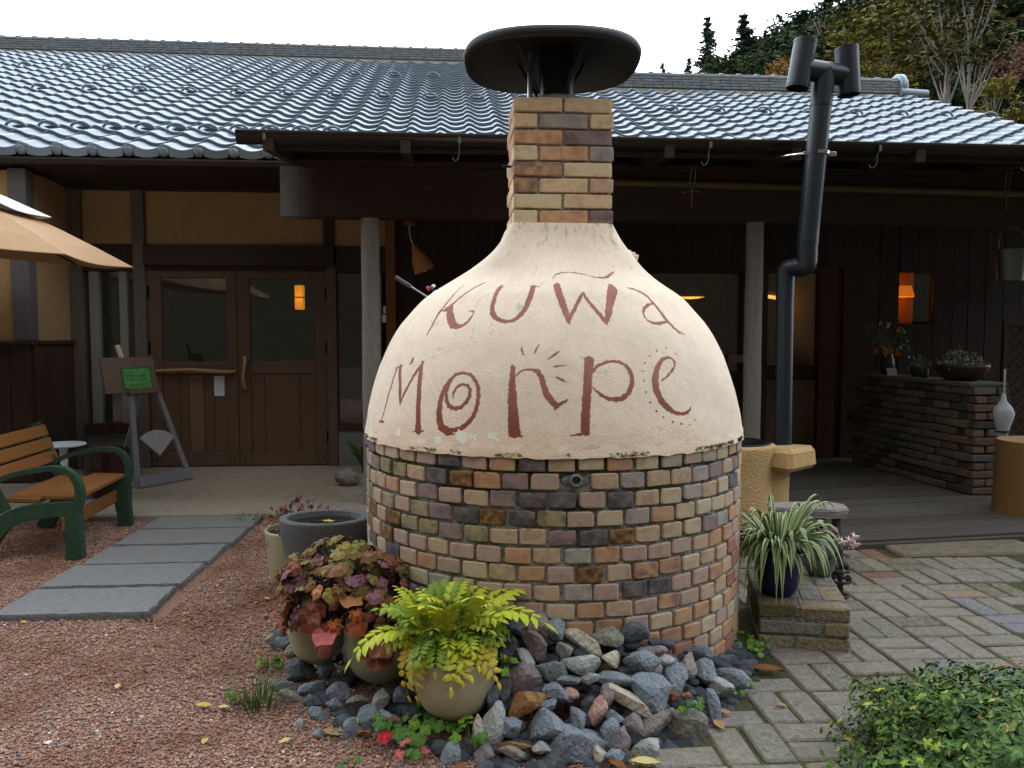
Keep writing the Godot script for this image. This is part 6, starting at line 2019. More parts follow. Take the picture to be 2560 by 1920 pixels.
	for q in [Vector3(0.01, 0.01, 0.06), Vector3(0.045, 0.015, 0.055), Vector3(0.075, 0.03, 0.04), Vector3(0.07, 0.0, 0.065), Vector3(0.05, -0.01, 0.07)]:
		var head := part("blossom", box_of(Vector3.ONE * 0.006, 0.002), leafy("blossom_heart", Color(0.6, 0.45, 0.2)), fl, at(q))
		for i in 14:
			part("petal", pm, leafy("petal_pink", Color(0.70, 0.38, 0.40), 0.6, 0.4) if i % 3 == 0 else leafy("petal_white", Color(0.75, 0.62, 0.62), 0.6, 0.4), head, Transform3D(along(Vector3(sin(i * 2.4), 0.25 + 0.4 * cos(i * 1.7), cos(i * 2.4)) + Vector3(0.3, 0.1, 0.5)), Vector3.ZERO))
	for i in 22:
		var d := jit(1.0)
		part("leaf", lobed_leaf(3, 0.05, 0.2), M[pick(["leaf_wine", "leaf_mauve", "weed_green", "leaf_wine"])], fl, Transform3D(along(d).scaled_local(Vector3.ONE * 0.035), Vector3(0.01 + d.x * 0.05, -0.01 + d.y * 0.05, 0.02 + d.z * 0.05)))
	# rusty garden ornament
	var orn := thing("iron_ornament", "rusty iron garden ornament of rings and balls behind the brick step", "ornament", Vector3(1.68, 0.01, -3.96))
	var rust := mat("rusty_iron", [Color(0.025, 0.018, 0.015), Color(0.06, 0.045, 0.038)], 0.8, Vector3.ONE * 14.0, 0.4)
	g = Geo.new()
	tube(g, [Vector3(0, 0, 0), Vector3(0, 0.1, 0), Vector3(-0.01, 0.22, 0), Vector3(0.0, 0.27, 0)], [0.022, 0.014, 0.012, 0.01], 10)
	tube(g, [Vector3(-0.07, 0, 0.02), Vector3(-0.04, 0.1, 0.01), Vector3(-0.05, 0.24, 0)], [0.01], 8)
	part("stem", g.mesh(), rust, orn)
	for q in [[Vector3(0.02, 0.19, 0.01), 0.026], [Vector3(0.03, 0.13, 0.02), 0.022], [Vector3(-0.03, 0.15, 0.02), 0.016]]:
		g = Geo.new()
		stone(g, at(q[0]), Vector3.ONE * q[1], 30, 0.03)
		part("ball", g.mesh(), rust, orn)
	for q in [[0.11, 0.05], [0.165, 0.045], [0.03, 0.04]]:
		g = Geo.new()
		var pts := []
		for i in 17:
			pts.append(Vector3(sin(i * TAU / 16) * q[1], q[0], cos(i * TAU / 16) * q[1]))
		tube(g, pts, [0.008], 6, false)
		part("ring", g.mesh(), rust, orn)
	# rustic stool
	var stool := thing("rustic_stool", "rustic stool with a thick weathered grey plank top behind the spider plant", "stool", Vector3(1.675, 0.0, -4.42), -0.05)
	g = Geo.new()
	var ring := [Vector2(-0.225, 0.05), Vector2(-0.2, -0.06), Vector2(0.05, -0.10), Vector2(0.17, -0.085), Vector2(0.215, -0.03), Vector2(0.205, 0.06), Vector2(0.12, 0.10), Vector2(-0.1, 0.085)]
	var cc := Vector3(0, 0.385, 0)
	for i in 8:
		var a: Vector2 = ring[i]
		var b: Vector2 = ring[(i + 1) % 8]
		g.otri(Vector3(a.x, 0.41, a.y), Vector3(b.x, 0.41, b.y), Vector3(0, 0.413, 0), cc)
		g.oquad(Vector3(a.x, 0.41, a.y), Vector3(b.x, 0.41, b.y), Vector3(b.x * 1.04, 0.395, b.y * 1.06), Vector3(a.x * 1.04, 0.395, a.y * 1.06), cc)
		g.oquad(Vector3(a.x * 1.04, 0.395, a.y * 1.06), Vector3(b.x * 1.04, 0.395, b.y * 1.06), Vector3(b.x * 0.97, 0.355, b.y), Vector3(a.x * 0.97, 0.355, a.y), cc)
		g.otri(Vector3(a.x * 0.97, 0.355, a.y), Vector3(b.x * 0.97, 0.355, b.y), Vector3(0, 0.355, 0), cc)
	part("seat", g.mesh(), wood("silver_wood", Color(0.14, 0.125, 0.115), Color(0.36, 0.335, 0.32), 0, 0.75, 1.2), stool)
	for q in [Vector2(-0.14, 0.03), Vector2(0.155, 0.03), Vector2(0.1, -0.06), Vector2(-0.12, -0.05)]:
		g = Geo.new()
		tube(g, [Vector3(q.x * 1.15, 0.0, q.y * 1.2), Vector3(q.x, 0.36, q.y)], [0.03, 0.026], 10)
		part("leg", g.mesh(), wood("bark_wood", Color(0.035, 0.028, 0.022), Color(0.08, 0.065, 0.05), 1), stool)
	# the plastered stove and its flue
	var stove := thing("garden_stove", "ochre plastered garden stove with a black hob ring", "stove", Vector3(1.66, 0.0, -5.38), TURN)
	var ochre := mat("stove_plaster", [Color(0.42, 0.28, 0.125), Color(0.52, 0.355, 0.17), Color(0.45, 0.31, 0.145)], 0.9, Vector3.ONE * 3.0, 0.5, 0.02)
	g = Geo.new()
	lathe(g, [Vector2(0.27, 0.0), Vector2(0.262, 0.2), Vector2(0.25, 0.4), Vector2(0.262, 0.55), Vector2(0.268, 0.615), Vector2(0.262, 0.632), Vector2(0.235, 0.638), Vector2(0.21, 0.63), Vector2(0.2, 0.56), Vector2(0.1, 0.5), Vector2(0, 0.49)], 44, at(Vector3(-0.13, 0, 0.0)), 1.0, 0.006)
	part("body", g.mesh(), ochre, stove)
	g = Geo.new()
	lathe(g, [Vector2(0.2, 0.605), Vector2(0.232, 0.618), Vector2(0.236, 0.645), Vector2(0.216, 0.65), Vector2(0.2, 0.64), Vector2(0.15, 0.57), Vector2(0, 0.54)], 40, at(Vector3(-0.13, 0, 0.0)))
	part("hob_ring", g.mesh(), metal("cast_iron", Color(0.012, 0.012, 0.013), 0.5, 0.5), stove)
	g = Geo.new()
	box(g, Transform3D(Basis(Vector3.UP, 0.62), Vector3(0.185, 0.545, 0.055)), Vector3(0.33, 0.145, 0.33), 0.03, 0.008)
	part("smoke_box", g.mesh(), ochre, stove)
	g = Geo.new()
	lathe(g, [Vector2(0.16, 0.0), Vector2(0.155, 0.3), Vector2(0.16, 0.5)], 28, at(Vector3(0.1, 0, -0.02)))
	part("flue_base", g.mesh(), ochre, stove)
	var flue := thing("stove_pipe", "tall black stove pipe with a crook and twin open cowl", "stove pipe", Vector3(1.878, 0.605, -5.42))
	var pipe := metal("blue_black_pipe", Color(0.012, 0.018, 0.028), 0.4, 0.15)
	g = Geo.new()
	tube(g, [Vector3(0, 0, 0), Vector3(-0.008, 1.02, 0.0)], [0.0585], 28)
	part("lower_pipe", g.mesh(), pipe, flue)
	var crook := smooth([Vector3(-0.008, 1.02, 0), Vector3(-0.008, 1.15, 0.0), Vector3(-0.004, 1.225, 0.004), Vector3(0.044, 1.228, 0.06), Vector3(0.092, 1.228, 0.116), Vector3(0.094, 1.30, 0.12), Vector3(0.094, 1.39, 0.12)], 3)
	var half := crook.size() / 2
	g = Geo.new()
	tube(g, crook.slice(0, half + 1), [0.0605], 28)
	part("elbow", g.mesh(), pipe, flue)
	g = Geo.new()
	var ep := []
	var er := []
	for i in range(half, crook.size()):
		for k in 2:
			ep.append((crook[i] as Vector3).lerp(crook[mini(i + 1, crook.size() - 1)], k * 0.5))
			er.append(0.0625 if k == 0 else 0.0685)
	ep.pop_back(); er.pop_back()
	tube(g, ep, er, 28)
	part("ribbed_elbow", g.mesh(), pipe, flue)
	g = Geo.new()
	tube(g, [Vector3(0.092, 1.36, 0.12), Vector3(0.166, 2.33, 0.12)], [0.068], 30)
	part("upper_pipe", g.mesh(), pipe, flue)
	g = Geo.new()
	tube(g, [Vector3(0.162, 2.28, 0.12), Vector3(0.18, 2.51, 0.12)], [0.0695], 30)
	part("top_pipe", g.mesh(), pipe, flue)
	for y in [[2.28, 0.165], [1.385, 0.097]]:
		g = Geo.new()
		tube(g, [Vector3(y[1] - 0.003, y[0] - 0.006, 0.12), Vector3(y[1] - 0.003, y[0] + 0.006, 0.12)], [0.0715], 30)
		part("seam_band", g.mesh(), pipe, flue)
	var cross := Vector3(0.325, -0.028, -0.05)
	var mid := Vector3(0.182, 2.525, 0.12)
	g = Geo.new()
	tube(g, [mid - cross * 0.5 + Vector3(0, -0.03, 0), mid + cross * 0.5 + Vector3(0, -0.03, 0)], [0.068], 28)
	part("cross_pipe", g.mesh(), pipe, flue)
	for s in [-1, 1]:
		var c: Vector3 = mid + cross * 0.5 * s
		g = Geo.new()
		var lean := Vector3(0.025 if s < 0 else -0.012, 0.155, 0.0)
		tube(g, [c - lean, c + lean], [0.0735], 32, false)
		tube(g, [c + lean, c - lean], [0.068], 32, false)
		for e in [-0.88, 0.88]:
			tube(g, [c + lean * (e - 0.03), c + lean * (e + 0.03)], [0.0755], 32, false)
		part("open_tube", g.mesh(), pipe, flue)
	var clamp := thing("pipe_clamp", "bright steel clamp holding the stove pipe to the porch", "clamp", Vector3(2.03, 2.575, -5.30))
	g = Geo.new()
	tube(g, [Vector3(0, -0.011, 0), Vector3(0.001, 0.011, 0)], [0.072], 32, false)
	part("band", g.mesh(), metal("polished_steel", Color(0.65, 0.66, 0.68), 0.2), clamp)
	g = Geo.new()
	box(g, at(Vector3(0.085, -0.008, 0.02)), Vector3(0.05, 0.03, 0.012), 0.003)
	box(g, at(Vector3(-0.085, -0.002, 0.02)), Vector3(0.045, 0.024, 0.012), 0.003)
	tube(g, [Vector3(-0.08, 0, 0.0), Vector3(-0.17, 0, -0.05), Vector3(-0.24, 0.03, -0.36)], [0.008], 8)
	part("arm", g.mesh(), M.polished_steel, clamp)
	# brick counter with what stands on it
	var near := Vector3(3.754, 0.06, -6.418)
	var far := Vector3(3.534, 0.06, -8.06)
	var dir := (far - near).normalized()
	var yaw := atan2(dir.x, dir.z) + PI          # local -z runs from the near corner to the far one
	var cnt := thing("brick_counter", "rough brick counter in the dark porch", "counter", near, yaw)
	var length := near.distance_to(far)
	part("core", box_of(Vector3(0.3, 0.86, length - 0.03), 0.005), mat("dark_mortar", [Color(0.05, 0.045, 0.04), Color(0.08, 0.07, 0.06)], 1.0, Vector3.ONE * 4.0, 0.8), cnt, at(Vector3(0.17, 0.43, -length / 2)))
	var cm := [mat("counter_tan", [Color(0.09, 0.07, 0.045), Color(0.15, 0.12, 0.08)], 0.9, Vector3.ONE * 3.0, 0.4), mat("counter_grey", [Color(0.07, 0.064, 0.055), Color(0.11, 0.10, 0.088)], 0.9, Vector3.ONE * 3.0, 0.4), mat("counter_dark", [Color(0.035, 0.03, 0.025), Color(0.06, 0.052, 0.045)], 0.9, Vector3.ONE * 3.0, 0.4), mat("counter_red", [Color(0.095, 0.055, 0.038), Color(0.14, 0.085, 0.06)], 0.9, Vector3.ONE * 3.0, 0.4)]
	for row in 13:
		var z := -0.02 - (row % 2) * 0.11 - (0.0 if row % 2 else 0.0)
		while z > -length + 0.05:
			var l := R.randf_range(0.18, 0.225)
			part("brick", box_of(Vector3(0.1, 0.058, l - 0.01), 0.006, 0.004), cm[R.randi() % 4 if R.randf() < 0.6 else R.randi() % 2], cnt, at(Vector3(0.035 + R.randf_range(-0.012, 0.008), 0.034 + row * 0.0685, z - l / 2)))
			z -= l
		for k in 2:
			var w: float = [0.2, 0.1][(k + row) % 2]
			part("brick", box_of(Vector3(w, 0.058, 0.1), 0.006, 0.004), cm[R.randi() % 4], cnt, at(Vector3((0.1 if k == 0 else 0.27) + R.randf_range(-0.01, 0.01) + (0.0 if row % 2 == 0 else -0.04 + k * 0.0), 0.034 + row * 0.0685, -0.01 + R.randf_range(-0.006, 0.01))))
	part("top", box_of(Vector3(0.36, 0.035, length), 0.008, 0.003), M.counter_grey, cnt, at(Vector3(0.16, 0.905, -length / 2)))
	var on := func(x: float, z: float) -> Vector3: return cnt.transform * Vector3(x, 0.924, z)
	var planter: Vector3 = on.call(0.17, -0.35)
	var oval := thing("oval_planter", "dark red brown oval planter on the near end of the brick counter", "planter", planter, yaw)
	g = Geo.new()
	lathe(g, [Vector2(0, 0), Vector2(0.1, 0), Vector2(0.16, 0.05), Vector2(0.19, 0.12), Vector2(0.185, 0.14), Vector2(0.17, 0.135), Vector2(0.14, 0.1), Vector2(0, 0.1)], 32, Transform3D(), 1.35)
	part("bowl", g.mesh(), mat("oxblood_glaze", [Color(0.035, 0.014, 0.014), Color(0.06, 0.025, 0.022)], 0.4), oval)
	var silver := thing("silver_plant", "silvery small-leaved plant growing in the oval planter", "plant", planter + Vector3(0, 0.1, 0), yaw)
	leafy("silver_leaf", Color(0.22, 0.24, 0.2)); leafy("dusk_leaf", Color(0.09, 0.11, 0.08))
	g = Geo.new()
	for k in 2:
		g = Geo.new()
		for i in 420:
			var d := Vector3(R.randf_range(-1, 1), R.randf_range(0, 1), R.randf_range(-1, 1))
			if d.length() > 1.0:
				continue
			var p := d * Vector3(0.19, 0.17, 0.26)
			g.tri(p, p + jit(0.022), p + jit(0.022))
		part("foliage", g.mesh(), M.silver_leaf if k == 0 else M.dusk_leaf, silver)
	g = Geo.new()
	for i in 14:
		tube(g, [Vector3.ZERO, jit(0.14) + Vector3(0, 0.12, 0)], [0.002], 4, false)
	part("stems", g.mesh(), M.dusk_leaf, silver)
	var card: Vector3 = on.call(0.12, -1.25)
	single("price_card", box_of(Vector3(0.11, 0.075, 0.006), 0.001), mat("old_card", [Color(0.28, 0.26, 0.2)], 0.9), "small pale card leaning on the far part of the brick counter", "card", Transform3D(Basis(Vector3.UP, 0.2) * Basis(Vector3.RIGHT, -0.35), card + Vector3(0, 0.034, 0)))
	for q in [[0.2, -1.0, 0.05, "small dark pot beside the pale card on the brick counter"], [0.14, -0.8, 0.045, "small dark pot next to the oval planter on the brick counter"]]:
		var sp2: Vector3 = on.call(q[0], q[1])
		var dark := thing("dark_pot", q[3], "pot", sp2)
		part("bowl", pot_shape(q[2], q[2] * 0.95, q[2] * 0.7, q[2] * 1.8, 0.006, 20), mat("soot_glaze", [Color(0.02, 0.02, 0.02)], 0.4), dark)
		g = Geo.new()
		for i in 60:
			var d: Vector3 = Vector3(R.randf_range(-1, 1), R.randf_range(0, 1.6), R.randf_range(-1, 1)) * q[2] * 1.3
			g.tri(Vector3(0, q[2] * 1.7, 0) + d, Vector3(0, q[2] * 1.7, 0) + d + jit(0.03), Vector3(0, q[2] * 1.7, 0) + d + jit(0.03))
		part("foliage", g.mesh(), M.dusk_leaf, dark)
	var vp: Vector3 = on.call(0.2, -1.45)
	var vase := thing("flower_vase", "dark vase of orange flowers at the far end of the brick counter", "vase", vp)
	part("bowl", pot_shape(0.05, 0.07, 0.05, 0.2, 0.006, 20), M.soot_glaze, vase)
	g = Geo.new()
	for i in 40:
		var d := Vector3(R.randf_range(-1, 1), R.randf_range(0.2, 1), R.randf_range(-1, 1)) * Vector3(0.2, 0.4, 0.2)
		tube(g, [Vector3(0, 0.17, 0), Vector3(d.x * 0.5, 0.17 + d.y * 0.7, d.z * 0.5), Vector3(d.x, 0.17 + d.y, d.z)], [0.002], 4, false)
		for k in 2:
			var b := Vector3(d.x, 0.17 + d.y, d.z) * R.randf_range(0.7, 1.0)
			g.tri(b, b + jit(0.05), b + jit(0.05))
	part("greenery", g.mesh(), M.dusk_leaf, vase)
	for i in 11:
		g = Geo.new()
		var c := Vector3(R.randf_range(-0.14, 0.14), R.randf_range(0.2, 0.52), R.randf_range(0.0, 0.16))
		for k in 12:
			g.tri(c, c + jit(0.035), c + jit(0.035))
		part("flower", g.mesh(), leafy("orange_petal", Color(0.5, 0.19, 0.02)), vase)
	# log seat, umbrella, menu board, lattice, duct
	var logp := Vector3(3.87, 0.06, -5.78)
	var log_ := thing("log_stump", "short thick honey brown log standing on the deck", "log", logp)
	g = Geo.new()
	lathe(g, [Vector2(0.268, 0), Vector2(0.262, 0.06), Vector2(0.255, 0.3), Vector2(0.255, 0.53), Vector2(0.248, 0.54)], 40, Transform3D(), 1.0, 0.01)
	part("trunk", g.mesh(), wood("honey_log", Color(0.12, 0.058, 0.02), Color(0.21, 0.11, 0.036), 1, 0.4, 0.5), log_)
	g = Geo.new()
	lathe(g, [Vector2(0.248, 0.54), Vector2(0.1, 0.542), Vector2(0, 0.542)], 40, Transform3D(), 1.0, 0.01)
	part("sawn_top", g.mesh(), mat("sawn_wood", [Color(0.28, 0.18, 0.1), Color(0.35, 0.24, 0.14)], 0.8), log_)
	var umb := thing("folded_umbrella", "folded grey umbrella leaning between the brick counter and the log", "umbrella", Vector3(3.86, 0.06, -6.16))
	g = Geo.new()
	lathe(g, [Vector2(0.012, 0.02), Vector2(0.034, 0.1), Vector2(0.038, 0.45), Vector2(0.040, 0.54), Vector2(0.05, 0.58), Vector2(0.08, 0.70), Vector2(0.062, 0.745), Vector2(0.024, 0.80), Vector2(0.014, 0.86)], 20, Transform3D(), 0.8, 0.09)
	part("canopy", g.mesh(), mat("grey_nylon", [Color(0.26, 0.29, 0.33), Color(0.34, 0.37, 0.41)], 0.6), umb)
	g = Geo.new(); tube(g, [Vector3(0, 0, 0), Vector3(0, 1.05, 0)], [0.008], 8)
	part("shaft", g.mesh(), M.bright_steel, umb)
	g = Geo.new(); tube(g, [Vector3(0, 0.55, 0), Vector3(0, 0.565, 0)], [0.046], 12)
	part("strap", g.mesh(), M.ink, umb)
	var menu := thing("menu_board", "pale green menu board with dark writing standing on the log", "menu board", logp + Vector3(0.06, 0.545, 0.02), -0.1)
	menu.rotation.x = -0.12
	part("sheet", box_of(Vector3(0.26, 0.2, 0.008), 0.002), mat("pale_green_card", [Color(0.24, 0.42, 0.22)], 0.6), menu, at(Vector3(0.02, 0.1, 0)))
	g = Geo.new()
	for r in 5:
		for k in 6:
			if R.randf() < 0.75:
				var a := Vector3(-0.08 + k * 0.03, 0.175 - r * 0.035, 0.005)
				bar(g, a, a + Vector3(R.randf_range(0.008, 0.02), R.randf_range(-0.006, 0.006), 0), 0.003, 0.0014, 0.0003)
	part("writing", g.mesh(), M.ink, menu)
	part("side_card", box_of(Vector3(0.02, 0.19, 0.012), 0.002), mat("deep_green", [Color(0.03, 0.12, 0.05)], 0.6), menu, at(Vector3(-0.12, 0.095, -0.002)))
	var lat := thing("lattice_screen", "dark brown diamond lattice screen behind the log", "screen", H(5.44, 0.07, 7.4), TURN)
	var lw := wood("lattice_wood", Color(0.05, 0.022, 0.014), Color(0.08, 0.038, 0.024), 1)
	for q in [[Vector3(0.02, 0.72, 0), Vector3(0.05, 1.44, 0.04)], [Vector3(0.98, 0.72, 0), Vector3(0.05, 1.44, 0.04)], [Vector3(0.5, 1.415, 0), Vector3(0.909, 0.05, 0.04)], [Vector3(0.5, 0.2, 0), Vector3(0.909, 0.05, 0.04)]]:
		part("frame_bar", box_of(q[1], 0.004), lw, lat, at(q[0]))
	for k in range(-8, 9):
		for s in [-1, 1]:
			# slats at forty-five degrees, cut where they meet the frame
			var x0 := 0.5 + k * 0.12
			var a := Vector2(x0 - 0.6 * s, 0.21)
			var b := Vector2(x0 + 0.6 * s, 1.41)
			var lo := 0.0
			var hi := 1.0
			var ta := (0.045 - a.x) / (b.x - a.x)
			var tb := (0.955 - a.x) / (b.x - a.x)
			lo = maxf(0.0, minf(ta, tb)); hi = minf(1.0, maxf(ta, tb))
			if hi - lo < 0.06:
				continue
			var pa := a.lerp(b, lo)
			var pb := a.lerp(b, hi)
			g = Geo.new()
			bar(g, Vector3(pa.x, pa.y, 0.006 * s), Vector3(pb.x, pb.y, 0.006 * s), 0.025, 0.01, 0.001)
			part("slat", g.mesh(), lw, lat)
	var duct := thing("hanging_bucket", "dull grey metal bucket hanging under the porch roof", "bucket", H(5.2, 1.87, 7.0), TURN)
	g = Geo.new()
	lathe(g, [Vector2(0, 0), Vector2(0.11, 0), Vector2(0.115, 0.01), Vector2(0.14, 0.29), Vector2(0.146, 0.295), Vector2(0.14, 0.3), Vector2(0.13, 0.29), Vector2(0.105, 0.02), Vector2(0, 0.02)], 28)
	part("pail", g.mesh(), metal("zinc", Color(0.16, 0.17, 0.17), 0.45, 0.8), duct)
	g = Geo.new()
	tube(g, smooth([Vector3(-0.14, 0.29, 0), Vector3(-0.12, 0.45, 0), Vector3(0, 0.52, 0), Vector3(0.12, 0.45, 0), Vector3(0.14, 0.29, 0)], 2), [0.005], 6)
	tube(g, [Vector3(0, 0.5, 0), Vector3(0, 0.96, 0)], [0.004], 6)
	part("wire_handle", g.mesh(), M.zinc, duct)

# ---------------------------------------------------------------- left of the oven
func build_left_side() -> void:
	var green := mat("green_resin", [Color(0.016, 0.045, 0.026), Color(0.028, 0.068, 0.042)], 0.5, Vector3.ONE * 3.0, 0.15)
	var slat := wood("orange_slat", Color(0.14, 0.055, 0.016), Color(0.235, 0.098, 0.027), 0, 0.5, 0.2)
	var bench := thing("garden_bench", "garden bench with orange wooden slats and dark green resin arms", "bench", Vector3(-2.685, 0, -4.776), deg_to_rad(97.2))
	for e in 2:
		var x0 := -0.03 if e == 0 else 0.815
		var g := Geo.new()
		ribbon(g, smooth([Vector2(0.0, 0.0), Vector2(-0.005, 0.16), Vector2(0.0, 0.29)], 1), [0.095, 0.09, 0.085, 0.08], x0 - 0.005, x0 + 0.065)
		var frame := part("end_frame", g.mesh(), green, bench)
		g = Geo.new()
		ribbon(g, smooth([Vector2(-0.01, 0.27), Vector2(0.035, 0.36), Vector2(0.035, 0.45), Vector2(-0.01, 0.535), Vector2(-0.08, 0.565), Vector2(-0.22, 0.555), Vector2(-0.38, 0.52), Vector2(-0.47, 0.47)], 2), [0.052, 0.052, 0.052, 0.052, 0.05, 0.048, 0.046, 0.044, 0.042, 0.04, 0.038, 0.036, 0.034, 0.032, 0.03], x0, x0 + 0.06)
		part("armrest", g.mesh(), green, frame)
		g = Geo.new()
		ribbon(g, smooth([Vector2(0.03, 0.315), Vector2(-0.2, 0.305), Vector2(-0.36, 0.27), Vector2(-0.46, 0.18), Vector2(-0.55, 0.0)], 2), [0.085, 0.085, 0.085, 0.085, 0.085, 0.088, 0.09, 0.092, 0.095, 0.097, 0.1, 0.1, 0.1, 0.1, 0.1, 0.1, 0.1], x0 + 0.002, x0 + 0.058)
		part("rear_leg", g.mesh(), green, frame)
		g = Geo.new()
		ribbon(g, [Vector2(-0.40, 0.30), Vector2(-0.50, 0.52), Vector2(-0.585, 0.755)], [0.06, 0.05, 0.045], x0 + 0.004, x0 + 0.056)
		part("back_stile", g.mesh(), green, frame)
		g = Geo.new()
		ribbon(g, [Vector2(-0.03, 0.27), Vector2(-0.05, 0.2), Vector2(-0.05, 0.1)], [0.06, 0.04, 0.012], x0 + 0.01, x0 + 0.05)
		part("leg_web", g.mesh(), green, frame)
	for k in 2:
		part("seat_slat", box_of(Vector3(0.80, 0.032, 0.215), 0.007), slat, bench, Transform3D(Basis(Vector3.RIGHT, 0.055), Vector3(0.425, 0.374 - k * 0.011, -0.095 - k * 0.224)))
	for k in 3:
		var t := [0.515, 0.605, 0.695]
		var z := [-0.485, -0.517, -0.549]
		part("back_slat", box_of(Vector3(0.97, 0.082, 0.026), 0.006), slat, bench, Transform3D(Basis(Vector3.RIGHT, -0.35), Vector3(0.425, t[k], z[k])))
	part("apron_slat", box_of(Vector3(0.9, 0.09, 0.024), 0.005), slat, bench, at(Vector3(0.42, 0.222, -0.055)))
	# white round table and glazed jar behind the bench
	var wt := thing("round_table", "small round pale white table behind the garden bench", "table", H(-3.14, 0.05, 6.6), TURN)
	var g := Geo.new()
	lathe(g, [Vector2(0, 0.425), Vector2(0.15, 0.425), Vector2(0.165, 0.433), Vector2(0.165, 0.443), Vector2(0.155, 0.448), Vector2(0, 0.45)], 36)
	part("table_top", g.mesh(), mat("white_resin", [Color(0.52, 0.60, 0.64)], 0.45), wt)
	g = Geo.new()
	lathe(g, [Vector2(0.12, 0.0), Vector2(0.05, 0.05), Vector2(0.03, 0.15), Vector2(0.03, 0.4), Vector2(0.06, 0.424)], 20)
	part("pedestal", g.mesh(), M.white_resin, wt)
	var jar := thing("glazed_jar", "big dark brown glazed jar on the apron behind the garden bench", "jar", H(-2.81, 0.05, 6.62), TURN)
	part("bowl", pot_shape(0.17, 0.175, 0.11, 0.40, 0.02), mat("brown_glaze", [Color(0.018, 0.007, 0.005), Color(0.035, 0.013, 0.009)], 0.12, Vector3.ONE * 4.0), jar)
	part("lid", soil(0.155), M.brown_glaze, jar, at(Vector3(0, 0.375, 0)))
	# easel
	var ez := thing("easel_sign", "grey wooden easel with a brown board by the cafe doors", "easel", Vector3(-3.24, 0.05, -6.74), deg_to_rad(60.6))
	var greyw := wood("easel_grey", Color(0.13, 0.13, 0.15), Color(0.21, 0.21, 0.235), 1, 0.8)
	var lean := 0.21 / 0.85
	for q in [[0.01, 0.125], [0.54, 0.33]]:
		g = Geo.new()
		bar(g, Vector3(q[0], 0.0, 0), Vector3(q[1], 1.0, -lean), 0.045, 0.028, 0.003)
		part("leg", g.mesh(), greyw, ez)
	g = Geo.new()
	bar(g, Vector3(0.27, 0.9, -lean * 0.95), Vector3(0.2, 0.0, -0.6), 0.035, 0.022, 0.003)
	part("back_leg", g.mesh(), greyw, ez)
	var face := Basis(Vector3.RIGHT, -atan(lean))
	part("foot_board", box_of(Vector3(0.54, 0.1, 0.024), 0.004), greyw, ez, Transform3D(face, Vector3(0.275, 0.052, 0.016)))
	g = Geo.new()
	var fan := []
	for i in 13:
		var a := lerpf(-0.75, 0.85, i / 12.0)
		fan.append(Vector3(sin(a) * 0.235, cos(a) * 0.235, 0))
	for i in 12:
		g.otri(Vector3(0, 0, 0.01), fan[i] + Vector3(0, 0, 0.01), fan[i + 1] + Vector3(0, 0, 0.01), Vector3(0, 0.1, 0))
		g.otri(Vector3(0, 0, -0.01), fan[i] - Vector3(0, 0, 0.01), fan[i + 1] - Vector3(0, 0, 0.01), Vector3(0, 0.1, 0))
		g.oquad(fan[i] - Vector3(0, 0, 0.01), fan[i + 1] - Vector3(0, 0, 0.01), fan[i + 1] + Vector3(0, 0, 0.01), fan[i] + Vector3(0, 0, 0.01), Vector3(0, 0.1, 0))
	g.oquad(Vector3(0, 0, -0.01), fan[0] - Vector3(0, 0, 0.01), fan[0] + Vector3(0, 0, 0.01), Vector3(0, 0, 0.01), Vector3(0, 0.1, 0))
	g.oquad(Vector3(0, 0, -0.01), fan[12] - Vector3(0, 0, 0.01), fan[12] + Vector3(0, 0, 0.01), Vector3(0, 0, 0.01), Vector3(0, 0.1, 0))
	part("fan_ornament", g.mesh(), mat("fan_board", [Color(0.30, 0.28, 0.30)], 0.9), ez, Transform3D(face, Vector3(0.27, 0.245, -0.06)))
	part("ledge", box_of(Vector3(0.30, 0.05, 0.06), 0.004), wood("easel_brown", Color(0.095, 0.06, 0.042), Color(0.15, 0.10, 0.075), 0), ez, Transform3D(face, Vector3(0.20, 0.825, -0.168)))
	var board := part("board", box_of(Vector3(0.51, 0.315, 0.02), 0.003), M.easel_brown, ez, Transform3D(face, Vector3(0.095, 0.975, -0.20)))
	g = Geo.new()
	bar(g, Vector3(0.0, 0.0, -0.02), Vector3(-0.05, 0.27, -0.02), 0.045, 0.03, 0.008)
	part("top_peg", g.mesh(), mat("pale_peg", [Color(0.42, 0.36, 0.26)], 0.8), ez, Transform3D(face, Vector3(0.10, 0.98, -0.215)))
	var pl := thing("hours_sign", "green opening hours card with handwriting on the easel's brown board", "sign", ez.transform * board.transform * Vector3(0.06, -0.035, 0.0112))
	pl.basis = ez.basis * board.basis
	part("green_card", box_of(Vector3(0.27, 0.185, 0.006), 0.002), mat("sign_green", [Color(0.055, 0.235, 0.05), Color(0.085, 0.29, 0.07)], 0.6), pl)
	for q in [[Vector3(0, 0.094, 0.001), Vector3(0.285, 0.012, 0.012)], [Vector3(0, -0.094, 0.001), Vector3(0.285, 0.012, 0.012)], [Vector3(-0.137, 0, 0.001), Vector3(0.012, 0.176, 0.012)], [Vector3(0.137, 0, 0.001), Vector3(0.012, 0.176, 0.012)]]:
		part("rim", box_of(q[1], 0.003), mat("rim_green", [Color(0.015, 0.11, 0.04)], 0.5), pl, at(q[0]))
